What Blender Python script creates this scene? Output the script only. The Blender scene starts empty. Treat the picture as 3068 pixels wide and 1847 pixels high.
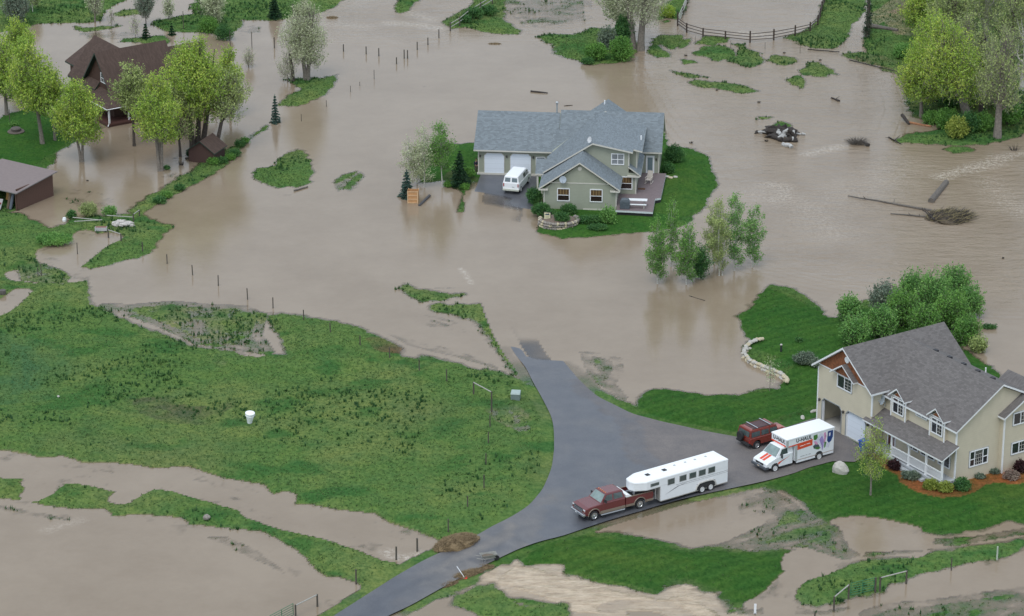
import bpy, bmesh, math, random
import numpy as np
from mathutils import Vector, Matrix
EXPO, WCOLA, WCOLB, WROUGH = 0.0, (.245, .190, .135), (.285, .226, .165), .05   # exposure; colours and polish of the muddy water
rnd = random.Random(7)
C = bpy.context.scene.collection
R = math.radians
# ------------------------------------------------------------------ camera, sky, sun, exposure
FPX, PITCH, CAMH, CXP, CYP = 9430.0, R(21.2), 108.0, 1534.0, 923.5
sc = bpy.context.scene
cd = bpy.data.cameras.new('camera'); cam = bpy.data.objects.new('camera', cd); C.objects.link(cam)
cam.location = (0, 0, CAMH); cam.rotation_euler = (R(90) - PITCH, 0, 0)
cd.sensor_width = 36.0; cd.lens = FPX / 3068 * 36; cd.clip_start = 1; cd.clip_end = 20000
sc.camera = cam
w = bpy.data.worlds.new('World'); sc.world = w; w.use_nodes = True
nt = w.node_tree; nt.nodes.clear()
sky = nt.nodes.new('ShaderNodeTexSky'); sky.sky_type = 'NISHITA'; sky.sun_disc = False
SUN_EL, SUN_AZ = R(58), R(200)
sky.sun_elevation = SUN_EL; sky.sun_rotation = SUN_AZ; sky.air_density = 1.0; sky.dust_density = 5.0; sky.ozone_density = 1.0
hs = nt.nodes.new('ShaderNodeHueSaturation'); hs.inputs['Saturation'].default_value = 0.42
bg = nt.nodes.new('ShaderNodeBackground'); bg.inputs['Strength'].default_value = 0.115
wo = nt.nodes.new('ShaderNodeOutputWorld')
cl = nt.nodes.new('ShaderNodeMix'); cl.data_type = 'RGBA'; cl.inputs[0].default_value = .72; cl.inputs[7].default_value = (8.0, 9.3, 10.8, 1)   # high even cloud over the sky
nt.links.new(sky.outputs[0], hs.inputs['Color']); nt.links.new(hs.outputs[0], cl.inputs[6]); nt.links.new(cl.outputs[2], bg.inputs['Color']); nt.links.new(bg.outputs[0], wo.inputs['Surface'])
sd = bpy.data.lights.new('sun', 'SUN'); sun = bpy.data.objects.new('sun', sd); C.objects.link(sun)
sd.energy = 1.1; sd.angle = R(28); sd.color = (1.0, 0.97, 0.92)
sdir = Vector((math.sin(SUN_AZ) * math.cos(SUN_EL), math.cos(SUN_AZ) * math.cos(SUN_EL), math.sin(SUN_EL)))
sun.rotation_euler = (-sdir).to_track_quat('-Z', 'Y').to_euler(); sun.location = (0, 150, 200)
sc.view_settings.view_transform = 'Standard'; sc.view_settings.look = 'None'; sc.view_settings.gamma = 1.0
sc.view_settings.exposure = EXPO
sc.render.engine = 'CYCLES'
sc.cycles.max_bounces = 5; sc.cycles.diffuse_bounces = 2; sc.cycles.glossy_bounces = 2; sc.cycles.transparent_max_bounces = 12
sc.cycles.transmission_bounces = 2; sc.cycles.use_adaptive_sampling = True; sc.cycles.use_denoising = True

# ------------------------------------------------------------------ plan helpers: survey points measured on the photo, brought onto the ground plane
_c, _s = math.cos(PITCH), math.sin(PITCH)
def G(x, y, z=0.0):
    rx, ry, rz = (x - CXP), _c * FPX - _s * (y - CYP) * 1.0, -_s * FPX - _c * (y - CYP)
    t = (z - CAMH) / rz
    return Vector((rx * t, ry * t, z))
def Gn(pts, z=0.0):
    return np.array([[*G(x, y, z)[:2]] for x, y in pts])

# ------------------------------------------------------------------ object helpers
def tag(o, label=None, cat=None, group=None, kind=None):
    if label: o['label'] = label
    if cat: o['category'] = cat
    if group: o['group'] = group
    if kind: o['kind'] = kind
    return o
def thing(name, label, cat, loc=(0, 0, 0), rz=0.0, group=None):
    o = bpy.data.objects.new(name, None); C.objects.link(o); o.empty_display_size = 0.3
    o.location = loc; o.rotation_euler = (0, 0, rz)
    return tag(o, label, cat, group)
class MB:
    """collects shapes and links them as one mesh object"""
    def __init__(s): s.v = []; s.f = []; s.m = []
    def add(s, vs, fs, m=0):
        b = len(s.v); s.v += [tuple(map(float, p)) for p in vs]; s.f += [tuple(i + b for i in f) for f in fs]; s.m += [m] * len(fs)
    def box(s, x0, x1, y0, y1, z0, z1, m=0):
        s.add([(x0, y0, z0), (x1, y0, z0), (x1, y1, z0), (x0, y1, z0), (x0, y0, z1), (x1, y0, z1), (x1, y1, z1), (x0, y1, z1)],
              [(0, 3, 2, 1), (4, 5, 6, 7), (0, 1, 5, 4), (1, 2, 6, 5), (2, 3, 7, 6), (3, 0, 4, 7)], m)
    def obox(s, p, a, n, wd, ht, t0, t1, m=0):
        """box on a wall: corner p, a along the wall, n outward, from t0 to t1 along n"""
        p, a, n = Vector(p), Vector(a), Vector(n); z = Vector((0, 0, 1))
        c = [p + a * i * wd + z * k * ht + n * t for t in (t0, t1) for (i, k) in ((0, 0), (1, 0), (1, 1), (0, 1))]
        s.add(c, [(0, 1, 2, 3), (7, 6, 5, 4), (0, 4, 5, 1), (1, 5, 6, 2), (2, 6, 7, 3), (3, 7, 4, 0)], m)
    def prism(s, poly, z0, z1, m=0, mt=None):
        n = len(poly)
        s.add([(p[0], p[1], z0) for p in poly] + [(p[0], p[1], z1) for p in poly], [tuple(range(n))[::-1]], m)
        b = len(s.v) - 2 * n
        s.f.append(tuple(range(b + n, b + 2 * n))); s.m.append(m if mt is None else mt)
        for i in range(n):
            j = (i + 1) % n; s.f.append((b + i, b + j, b + n + j, b + n + i)); s.m.append(m)
    def slab(s, pts, th, m=0, me=1, nrm=None):
        """sheet of a roof: pts = top outline; underside th lower; edges take material me"""
        n = len(pts); d = Vector((0, 0, -th)) if nrm is None else Vector(nrm)
        top = [Vector(p) for p in pts]; bot = [p + d for p in top]; b = len(s.v)
        s.v += [tuple(p) for p in top + bot]
        s.f.append(tuple(range(b, b + n))); s.m.append(m)
        s.f.append(tuple(range(b + 2 * n - 1, b + n - 1, -1))); s.m.append(me)
        for i in range(n):
            j = (i + 1) % n; s.f.append((b + i, b + n + i, b + n + j, b + j)); s.m.append(me)
    def tube(s, pts, rad, seg=7, m=0, cap=True):
        pts = [Vector(p) for p in pts]; n = len(pts); rad = rad if isinstance(rad, (list, tuple)) else [rad] * n
        b = len(s.v)
        for i, p in enumerate(pts):
            d = (pts[min(i + 1, n - 1)] - pts[max(i - 1, 0)]).normalized()
            a = d.orthogonal().normalized() if abs(d.z) < .95 else Vector((1, 0, 0)); a = (a - d * a.dot(d)).normalized(); c = d.cross(a)
            if i == 0: ref = a
            else:
                a = (ref - d * ref.dot(d)).normalized(); c = d.cross(a); ref = a
            for k in range(seg):
                t = 2 * math.pi * k / seg; s.v.append(tuple(p + (a * math.cos(t) + c * math.sin(t)) * rad[i]))
        for i in range(n - 1):
            for k in range(seg):
                k2 = (k + 1) % seg; s.f.append((b + i * seg + k, b + i * seg + k2, b + (i + 1) * seg + k2, b + (i + 1) * seg + k)); s.m.append(m)
        if cap:
            s.f.append(tuple(b + k for k in range(seg))[::-1]); s.m.append(m)
            s.f.append(tuple(b + (n - 1) * seg + k for k in range(seg))); s.m.append(m)
    def lathe(s, prof, c=(0, 0, 0), seg=20, m=0, axis='z', a0=0):
        b = len(s.v); c = Vector(c)
        for r, h in prof:
            for k in range(seg):
                t = 2 * math.pi * k / seg + a0; x, y = r * math.cos(t), r * math.sin(t)
                p = (x, y, h) if axis == 'z' else ((x, h, y) if axis == 'y' else (h, x, y))
                s.v.append(tuple(c + Vector(p)))
        n = len(prof)
        for i in range(n - 1):
            for k in range(seg):
                k2 = (k + 1) % seg; s.f.append((b + i * seg + k, b + i * seg + k2, b + (i + 1) * seg + k2, b + (i + 1) * seg + k)); s.m.append(m)
        s.f.append(tuple(b + k for k in range(seg))[::-1]); s.m.append(m)
        s.f.append(tuple(b + (n - 1) * seg + k for k in range(seg))); s.m.append(m)
    def ball(s, c, r, seg=10, rings=6, m=0, jit=0.0):
        c = Vector(c); r = Vector(r) if hasattr(r, '__len__') else Vector((r, r, r)); b = len(s.v)
        s.v.append(tuple(c + Vector((0, 0, r.z))))
        for i in range(1, rings):
            ph = math.pi * i / rings
            for k in range(seg):
                t = 2 * math.pi * k / seg; q = 1 + rnd.uniform(-jit, jit)
                s.v.append((c.x + r.x * q * math.sin(ph) * math.cos(t), c.y + r.y * q * math.sin(ph) * math.sin(t), c.z + r.z * q * math.cos(ph)))
        s.v.append(tuple(c - Vector((0, 0, r.z)))); e = len(s.v) - 1
        for k in range(seg):
            k2 = (k + 1) % seg
            s.f.append((b, b + 1 + k, b + 1 + k2)); s.m.append(m)
            for i in range(rings - 2):
                p = b + 1 + i * seg; s.f.append((p + k, p + seg + k, p + seg + k2, p + k2)); s.m.append(m)
            p = b + 1 + (rings - 2) * seg; s.f.append((p + k, e, p + k2)); s.m.append(m)
    def build(s, name, mats, parent=None, smooth=False, recalc=True, bevel=0.0):
        me = bpy.data.meshes.new(name); me.from_pydata(s.v, [], s.f)
        mats = mats if isinstance(mats, (list, tuple)) else [mats]
        for k in mats: me.materials.append(k)
        me.polygons.foreach_set('material_index', [min(i, len(mats) - 1) for i in s.m])
        if recalc or bevel:
            bm = bmesh.new(); bm.from_mesh(me)
            if recalc: bmesh.ops.recalc_face_normals(bm, faces=bm.faces)
            bm.to_mesh(me); bm.free()
        if smooth: me.polygons.foreach_set('use_smooth', [True] * len(me.polygons))
        o = bpy.data.objects.new(name, me); C.objects.link(o)
        if bevel:
            bv = o.modifiers.new('bevel', 'BEVEL'); bv.width = bevel; bv.segments = 2; bv.limit_method = 'ANGLE'; bv.angle_limit = R(35)
        if parent is not None: o.parent = parent
        return o
def copy_tree(o, parent=None):
    c = o.copy(); C.objects.link(c); c.parent = parent
    for ch in list(o.children): copy_tree(ch, c)
    return c
def fast_mesh(name, V, F, mats, parent=None, cols=None, smooth=False, mi=None):
    """V (n,3) array, F (k,m) array of equal-sized faces"""
    me = bpy.data.meshes.new(name); n, k, m = len(V), len(F), F.shape[1]
    me.vertices.add(n); me.vertices.foreach_set('co', np.ascontiguousarray(V, dtype=np.float32).ravel())
    me.loops.add(k * m); me.loops.foreach_set('vertex_index', np.ascontiguousarray(F, dtype=np.int32).ravel())
    me.polygons.add(k); me.polygons.foreach_set('loop_start', np.arange(0, k * m, m, dtype=np.int32))
    if smooth: me.polygons.foreach_set('use_smooth', np.ones(k, dtype=bool))
    for q in (mats if isinstance(mats, (list, tuple)) else [mats]): me.materials.append(q)
    if mi is not None: me.polygons.foreach_set('material_index', np.asarray(mi, dtype=np.int32))
    me.update(calc_edges=True)
    if cols:
        for nm, arr in cols.items():
            a = me.color_attributes.new(nm, 'FLOAT_COLOR', 'POINT')
            if arr.ndim == 1: arr = np.stack([arr] * 3, 1)
            if arr.shape[1] == 3: arr = np.concatenate([arr, np.ones((n, 1))], 1)
            a.data.foreach_set('color', np.ascontiguousarray(arr, dtype=np.float32).ravel())
    o = bpy.data.objects.new(name, me); C.objects.link(o)
    if parent is not None: o.parent = parent
    return o

# ------------------------------------------------------------------ materials
_mc = {}
def mat(name, col, rough=.6, metal=0.0, var=.12, scale=8.0, bump=0.0, spec=.5, col2=None, stripe=None, coat=0.0):
    """principled paint with procedural mottling; stripe=(axis, period, depth) adds lap-siding or board lines"""
    if name in _mc: return _mc[name]
    m = bpy.data.materials.new(name); m.use_nodes = True; n = m.node_tree.nodes; l = m.node_tree.links
    b = n['Principled BSDF']; b.inputs['Roughness'].default_value = rough; b.inputs['Metallic'].default_value = metal
    b.inputs['Specular IOR Level'].default_value = spec; b.inputs['Coat Weight'].default_value = coat
    tc = n.new('ShaderNodeTexCoord'); no = n.new('ShaderNodeTexNoise'); no.inputs['Scale'].default_value = scale; no.inputs['Detail'].default_value = 5; no.inputs['Roughness'].default_value = .65
    l.new(tc.outputs['Object'], no.inputs['Vector'])
    rp = n.new('ShaderNodeValToRGB'); c2 = col2 if col2 else [min(1, c * (1 + var)) for c in col]
    rp.color_ramp.elements[0].position = .3; rp.color_ramp.elements[1].position = .7
    rp.color_ramp.elements[0].color = (*[c * (1 - var) for c in col], 1); rp.color_ramp.elements[1].color = (*c2, 1)
    l.new(no.outputs['Fac'], rp.inputs[0]); out = rp.outputs[0]
    hsrc = no.outputs['Fac']
    if stripe:
        ax, per, dep = stripe
        sx = n.new('ShaderNodeSeparateXYZ'); l.new(tc.outputs['Object'], sx.inputs[0])
        d = n.new('ShaderNodeMath'); d.operation = 'DIVIDE'; l.new(sx.outputs['XYZ'.index(ax)], d.inputs[0]); d.inputs[1].default_value = per
        fr = n.new('ShaderNodeMath'); fr.operation = 'FRACT'; l.new(d.outputs[0], fr.inputs[0])
        r2 = n.new('ShaderNodeValToRGB'); e = r2.color_ramp.elements; e[0].position = 0; e[0].color = (1 - dep, 1 - dep, 1 - dep, 1); e[1].position = .16; e[1].color = (1, 1, 1, 1)
        l.new(fr.outputs[0], r2.inputs[0])
        mx = n.new('ShaderNodeMix'); mx.data_type = 'RGBA'; mx.blend_type = 'MULTIPLY'; mx.inputs[0].default_value = 1
        l.new(out, mx.inputs[6]); l.new(r2.outputs[0], mx.inputs[7]); out = mx.outputs[2]
    l.new(out, b.inputs['Base Color'])
    if bump:
        bp = n.new('ShaderNodeBump'); bp.inputs['Strength'].default_value = bump; bp.inputs['Distance'].default_value = .05; l.new(hsrc, bp.inputs['Height']); l.new(bp.outputs[0], b.inputs['Normal'])
    _mc[name] = m; return m
def shingle(name, col, ax='v'):
    """asphalt shingles: courses and tabs by brick texture in object space, with granule noise"""
    if name in _mc: return _mc[name]
    m = bpy.data.materials.new(name); m.use_nodes = True; n = m.node_tree.nodes; l = m.node_tree.links; b = n['Principled BSDF']
    b.inputs['Roughness'].default_value = .85; b.inputs['Specular IOR Level'].default_value = .25
    tc = n.new('ShaderNodeTexCoord'); mp = n.new('ShaderNodeMapping'); l.new(tc.outputs['Object'], mp.inputs[0])
    if ax == 'x': mp.inputs['Rotation'].default_value = (0, 0, R(90))
    br = n.new('ShaderNodeTexBrick'); br.inputs['Scale'].default_value = 1.0; br.inputs['Brick Width'].default_value = .32; br.inputs['Row Height'].default_value = .13
    br.inputs['Mortar Size'].default_value = .006; br.inputs['Mortar Smooth'].default_value = .5; br.inputs['Bias'].default_value = 0.0
    br.inputs['Color1'].default_value = (*[c * .86 for c in col], 1); br.inputs['Color2'].default_value = (*[min(1, c * 1.18) for c in col], 1); br.inputs['Mortar'].default_value = (*[c * .72 for c in col], 1)
    l.new(mp.outputs[0], br.inputs['Vector'])
    no = n.new('ShaderNodeTexNoise'); no.inputs['Scale'].default_value = 5.5; no.inputs['Detail'].default_value = 9; no.inputs['Roughness'].default_value = .85; l.new(tc.outputs['Object'], no.inputs[0])
    rp = n.new('ShaderNodeValToRGB'); rp.color_ramp.elements[0].position = .33; rp.color_ramp.elements[1].position = .68
    rp.color_ramp.elements[0].color = (.86, .86, .88, 1); rp.color_ramp.elements[1].color = (1.12, 1.11, 1.09, 1); l.new(no.outputs['Fac'], rp.inputs[0])
    mx = n.new('ShaderNodeMix'); mx.data_type = 'RGBA'; mx.blend_type = 'MULTIPLY'; mx.inputs[0].default_value = 1; l.new(br.outputs['Color'], mx.inputs[6]); l.new(rp.outputs[0], mx.inputs[7])
    l.new(mx.outputs[2], b.inputs['Base Color'])
    _mc[name] = m; return m
def leafmat(name, ca, cb, dark=None, trans=.35, scale=.9):
    """leaves: hue differs leaf by leaf and clump by clump, some light passes through"""
    if name in _mc: return _mc[name]
    m = bpy.data.materials.new(name); m.use_nodes = True; n = m.node_tree.nodes; l = m.node_tree.links; n.clear()
    out = n.new('ShaderNodeOutputMaterial'); tc = n.new('ShaderNodeTexCoord'); no = n.new('ShaderNodeTexNoise'); no.inputs['Scale'].default_value = scale; no.inputs['Detail'].default_value = 3
    l.new(tc.outputs['Object'], no.inputs[0]); ge = n.new('ShaderNodeNewGeometry')
    ad = n.new('ShaderNodeMath'); ad.operation = 'MULTIPLY_ADD'; l.new(ge.outputs['Random Per Island'], ad.inputs[0]); ad.inputs[1].default_value = .55; 
    s2 = n.new('ShaderNodeMath'); s2.operation = 'SUBTRACT'; l.new(no.outputs['Fac'], s2.inputs[0]); s2.inputs[1].default_value = .27; l.new(s2.outputs[0], ad.inputs[2])
    rp = n.new('ShaderNodeValToRGB'); e = rp.color_ramp.elements; e[0].position = .1; e[1].position = .9
    k_ = .92 if 'spruce' in name or 'grass' in name or 'weed' in name or 'barberry' in name else 1.85
    dk = [c * k_ for c in (dark if dark else [c * .55 for c in ca])]; ca = [min(.6, c * k_) for c in ca]; cb = [min(.7, c * k_) for c in cb]
    e[0].color = (*dk, 1); e[1].color = (*cb, 1); q = e.new(.45); q.color = (*ca, 1)
    l.new(ad.outputs[0], rp.inputs[0])
    df = n.new('ShaderNodeBsdfDiffuse'); tr = n.new('ShaderNodeBsdfTranslucent'); gl = n.new('ShaderNodeBsdfGlossy'); gl.inputs['Roughness'].default_value = .5; gl.inputs['Color'].default_value = (.5, .5, .5, 1)
    l.new(rp.outputs[0], df.inputs[0]); l.new(rp.outputs[0], tr.inputs[0])
    m1 = n.new('ShaderNodeMixShader'); m1.inputs[0].default_value = trans; l.new(df.outputs[0], m1.inputs[1]); l.new(tr.outputs[0], m1.inputs[2])
    m2 = n.new('ShaderNodeMixShader'); m2.inputs[0].default_value = .04; l.new(m1.outputs[0], m2.inputs[1]); l.new(gl.outputs[0], m2.inputs[2])
    l.new(m2.outputs[0], out.inputs[0]); _mc[name] = m; return m
# ------------------------------------------------------------------ terrain: one sheet, dense where the flood plain is, running out to the horizon
def vnoise(X, Y, sx, sy, seed, rot=0.0):
    if rot: X, Y = X * math.cos(rot) + Y * math.sin(rot), -X * math.sin(rot) + Y * math.cos(rot)
    x, y = X / sx + 1000.37, Y / sy + 1000.71; xi, yi = np.floor(x).astype(np.int64), np.floor(y).astype(np.int64); fx, fy = x - xi, y - yi
    fx, fy = fx * fx * (3 - 2 * fx), fy * fy * (3 - 2 * fy)
    def h(a, b):
        k = (a * 73856093) ^ (b * 19349663) ^ (seed * 83492791); k = (k ^ (k >> 13)) * 1274126177 & 0x7fffffff; k = k ^ (k >> 16)
        return (k & 0xffff) / 65535.0
    return (h(xi, yi) * (1 - fx) + h(xi + 1, yi) * fx) * (1 - fy) + (h(xi, yi + 1) * (1 - fx) + h(xi + 1, yi + 1) * fx) * fy
def fbm(X, Y, s, seed, octs=4, asp=1.0, rot=0.0, gain=.55):
    t, a, n = 0, 1, 0
    for i in range(octs): t = t + a * (vnoise(X, Y, s * asp / 2 ** i, s / 2 ** i, seed + i, rot) - .5) * 2; n += a; a *= gain
    return t / n
def outer(a, b, step, far):
    core = list(np.arange(a, b + 1e-6, step)); lo, hi, s = [], [], step
    p = core[0]; 
    while p > -far: s *= 1.45; p -= s; lo.append(p)
    s = step; p = core[-1]
    while p < far: s *= 1.45; p += s; hi.append(p)
    return np.array(lo[::-1] + core + hi)
xs = outer(-72, 72, .2, 2500.0); ys = outer(209, 394, .28, 2900.0)
NX, NY = len(xs), len(ys); X, Y = np.meshgrid(xs, ys); XF, YF = X.ravel(), Y.ravel()
def sdf(poly, XF=XF, YF=YF, pad=9.0):
    """signed distance in metres to a survey polygon (inside positive), clamped to pad"""
    P = Gn(poly); x0, y0 = P.min(0) - pad; x1, y1 = P.max(0) + pad
    m = (XF > x0) & (XF < x1) & (YF > y0) & (YF < y1); px, py = XF[m], YF[m]
    d2 = np.full(px.shape, pad * pad); ins = np.zeros(px.shape, bool)
    for i in range(len(P)):
        ax, ay = P[i - 1]; bx, by = P[i]; ex, ey = bx - ax, by - ay; L = ex * ex + ey * ey + 1e-9
        t = np.clip(((px - ax) * ex + (py - ay) * ey) / L, 0, 1); d2 = np.minimum(d2, (px - ax - t * ex) ** 2 + (py - ay - t * ey) ** 2)
        c = ((ay > py) != (by > py)); 
        with np.errstate(divide='ignore', invalid='ignore'): c &= px < (bx - ax) * (py - ay) / (by - ay + 1e-12) + ax
        ins ^= c
    r = np.full(XF.shape, -pad); r[m] = np.where(ins, 1, -1) * np.sqrt(d2); return r
# land outlines
LAND = [
 [(-250,-90),(386,-40),(386,0),(341,16),(311,32),(302,62),(276,67),(182,70),(114,72),(78,82),(0,98),(-250,140)],
 [(344,42),(367,32),(415,26),(440,25),(425,40),(390,46),(345,50)],
 [(568,15),(600,0),(640,-60),(1100,-60),(1029,0),(1000,20),(968,36),(930,46),(880,50),(850,60),(800,63),(735,58),(708,58),(733,81),(704,97),(665,107),(610,100),(503,91),(464,78),(461,65),(506,55),(584,42),(574,26)],
 [(380,112),(487,110),(506,123),(497,133),(422,130),(357,127)],
 [(224,80),(270,84),(360,78),(330,88),(250,96),(222,90)],
 [(-250,400),(0,355),(30,340),(110,318),(200,330),(290,372),(300,385),(225,432),(182,455),(162,476),(143,502),(94,528),(120,540),(140,557),(138,572),(112,588),(80,605),(62,628),(-250,660)],
 # the big pasture with the overgrown bank
 [(-300,640),(62,640),(90,655),(122,668),(123,678),(150,684),(195,672),(205,658),(240,655),(310,648),(390,640),(398,630),(418,605),(470,575),(520,540),(570,515),(600,490),(640,472),(700,440),(740,420),(775,392),(800,377),(796,390),(745,420),(715,447),(705,468),(650,507),(600,542),(540,572),(500,592),(470,614),(430,642),(455,655),(490,672),(508,675),(500,695),(470,725),(450,755),(425,770),(410,775),(375,780),(300,800),(268,810),(247,820),(268,833),(259,860),(253,882),(270,895),(290,922),(330,930),(380,960),(480,1000),(560,1035),(640,1050),(770,1062),(860,1062),(830,1000),(800,945),(850,938),(935,952),(1000,965),(1085,982),(1182,1024),(1198,1055),(1195,1069),(1253,1079),(1266,1066),(1338,1079),(1425,1102),(1506,1121),(1560,1140),(1585,1135),(1595,1141),(1617,1180),(1634,1212),(1650,1245),(1658,1277),(1660,1342),(1656,1393),(1651,1410),(1641,1425),(1631,1451),(1611,1484),(1585,1513),(1552,1536),(1474,1575),(1425,1604),(1266,1679),(1182,1727),(1085,1789),(1036,1812),(994,1847),(900,1905),(800,1960),(-300,1960)],
 [(1286,927),(1312,914),(1345,918),(1380,915),(1435,914),(1458,940),(1472,955),(1485,972),(1512,1024),(1537,1060),(1567,1097),(1592,1137),(1575,1142),(1560,1130),(1526,1102),(1493,1050),(1450,995),(1430,962),(1400,952),(1370,949),(1330,941),(1300,938)],
 # verge and lawn between the pond and the drive, and the plot of the beige house
 [(1591,949),(1604,958),(1612,972),(1630,992),(1672,1060),(1705,1092),(1740,1120),(1790,1160),(1850,1195),(1905,1215),(1919,1186),(1958,1165),(1991,1162),(2056,1176),(2130,1186),(2202,1186),(2268,1173),(2333,1163),(2354,1144),(2352,1121),(2320,1104),(2266,1082),(2237,1063),(2228,1050),(2240,1030),(2250,1014),(2221,982),(2218,952),(2240,930),(2260,898),(2299,859),(2323,853),(2365,859),(2408,885),(2450,918),(2469,940),(2502,955),(2600,900),(2750,880),(2860,900),(2900,960),(2885,1040),(2960,1100),(3068,1180),(3250,1300),(3400,1600),(3068,1568),(3014,1562),(2950,1588),(2868,1600),(2755,1597),(2713,1584),(2625,1568),(2544,1568),(2505,1585),(2440,1545),(2400,1500),(2360,1475),(2300,1460),(2268,1458),(2169,1480),(2100,1480),(1990,1280),(1900,1245),(1845,1218),(1789,1190),(1744,1150),(1715,1118),(1669,1063),(1627,995),(1608,972),(1596,960)],
 [(1520,1656),(1627,1620),(1676,1607),(1720,1598),(1780,1594),(1845,1601),(1909,1610),(1974,1623),(2026,1643),(2072,1653),(2140,1640),(2268,1655),(2340,1650),(2400,1660),(2388,1669),(2375,1692),(2391,1718),(2365,1737),(2342,1763),(2317,1782),(2268,1802),(2234,1802),(2218,1828),(2185,1834),(2159,1799),(2153,1776),(2114,1773),(2072,1747),(2023,1747),(1991,1756),(1968,1781),(1926,1776),(1861,1756),(1812,1747),(1747,1734),(1702,1717),(1689,1692),(1650,1692),(1575,1692),(1546,1675),(1520,1692),(1480,1692),(1474,1680)],
 [(2365,1750),(2404,1734),(2463,1711),(2528,1695),(2625,1679),(2755,1666),(2885,1646),(3068,1614),(3300,1580),(3300,1620),(3068,1646),(2982,1679),(2933,1682),(2885,1688),(2852,1701),(2787,1714),(2729,1731),(2690,1747),(2664,1750),(2635,1773),(2547,1789),(2495,1805),(2450,1815),(2398,1802),(2362,1786)],
 [(1474,1750),(1484,1766),(1539,1789),(1601,1799),(1692,1812),(1702,1828),(1715,1850),(1500,1920),(1480,1860),(1409,1834),(1360,1812),(1377,1789),(1435,1756)],
 [(1292,1776),(1360,1746),(1425,1730),(1431,1741),(1377,1772),(1312,1792),(1266,1805),(1227,1825),(1215,1818)],
 # islands
 [(1621,13),(1630,-10),(1715,-10),(1715,13),(1682,26),(1627,24)],
 [(1325,65),(1377,39),(1409,20),(1430,0),(1460,-30),(1560,-30),(1545,0),(1520,20),(1510,58),(1540,81),(1560,104),(1451,97),(1393,81),(1357,84)],
 [(1601,110),(1660,106),(1715,104),(1773,84),(1845,88),(1903,130),(1897,172),(1845,188),(1773,195),(1747,185),(1715,178),(1663,162),(1656,133)],
 [(1939,156),(1952,123),(1981,107),(2039,107),(2043,120),(2020,149),(2000,149),(1980,135),(1990,150),(2013,160),(2013,172),(1968,172)],
 [(2030,130),(2052,120),(2075,112),(2062,127),(2039,146)],
 [(2085,130),(2114,107),(2179,114),(2176,123),(2130,136)],
 [(2072,162),(2104,143),(2156,136),(2195,149),(2205,169),(2221,143),(2198,133),(2231,130),(2234,146),(2280,162),(2286,185),(2247,201),(2202,192),(2169,179),(2146,185),(2114,172),(2085,169)],
 [(2039,179),(2072,180),(2085,188),(2052,190)],
 [(2007,211),(2072,222),(2117,232),(2072,234),(2026,226)],
 [(2059,247),(2091,240),(2169,247),(2234,260),(2267,273),(2228,280),(2156,267),(2091,261)],
 [(2304,182),(2317,166),(2375,175),(2378,185),(2352,195)],
 [(2401,211),(2424,188),(2450,188),(2489,208),(2511,224),(2482,221),(2476,232),(2443,227),(2408,224)],
 [(2365,240),(2388,227),(2417,256),(2404,265),(2372,253)],
 [(2310,383),(2333,363),(2365,376),(2352,392),(2313,392)],
 [(2274,350),(2313,352),(2300,358),(2275,357)],
 [(2472,0),(2490,-60),(2640,-60),(2590,0),(2580,52),(2544,78),(2541,97),(2544,114),(2524,130),(2495,146),(2437,146),(2388,123),(2352,114),(2398,97),(2430,81),(2450,65),(2463,26)],
 [(2612,-60),(3400,-60),(3400,420),(3068,395),(3014,419),(2950,432),(2852,435),(2755,432),(2690,428),(2674,419),(2703,402),(2803,389),(2820,373),(2735,350),(2716,300),(2716,227),(2657,214),(2625,198),(2544,175),(2521,166),(2580,156),(2600,160),(2593,114),(2612,81)],
 [(2817,448),(2852,439),(2900,445),(2905,453),(2860,458)],
 [(2040,-60),(2070,-60),(2068,0),(2050,30),(2030,60),(2000,52),(1975,60),(1985,20),(2010,0)],
 [(1985,63),(2005,61),(2008,66),(1990,70)],
 [(854,237),(874,234),(961,234),(968,227),(1008,226),(1007,250),(987,269),(955,292),(922,308),(890,318),(835,315),(867,292),(890,269),(883,256),(857,243)],
 [(1185,26),(1198,10),(1208,-10),(1257,-10),(1250,4),(1227,19),(1214,32),(1195,39)],
 [(763,518),(779,505),(825,499),(841,476),(864,460),(890,448),(912,452),(922,463),(935,489),(929,518),(919,531),(922,548),(890,560),(874,557),(851,560),(818,557),(786,544)],
 [(1007,548),(1036,525),(1068,515),(1091,525),(1068,544),(1049,567),(1020,564)],
 [(1208,866),(1214,849),(1231,856),(1250,868),(1283,874),(1312,879),(1344,881),(1386,882),(1377,888),(1325,895),(1266,900),(1231,888)],
 # plot of the grey-green house
 [(1258,548),(1255,500),(1280,465),(1330,440),(1352,432),(1420,427),(1440,395),(1985,395),(2010,440),(2050,441),(2104,460),(2122,480),(2137,518),(2146,557),(2120,603),(2088,642),(2056,671),(2007,684),(1945,692),(1845,700),(1796,703),(1747,713),(1682,716),(1617,700),(1582,672),(1559,684),(1565,665),(1590,640),(1600,560),(1440,540),(1424,556),(1401,563),(1360,563),(1341,542),(1279,548)],
]
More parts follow.
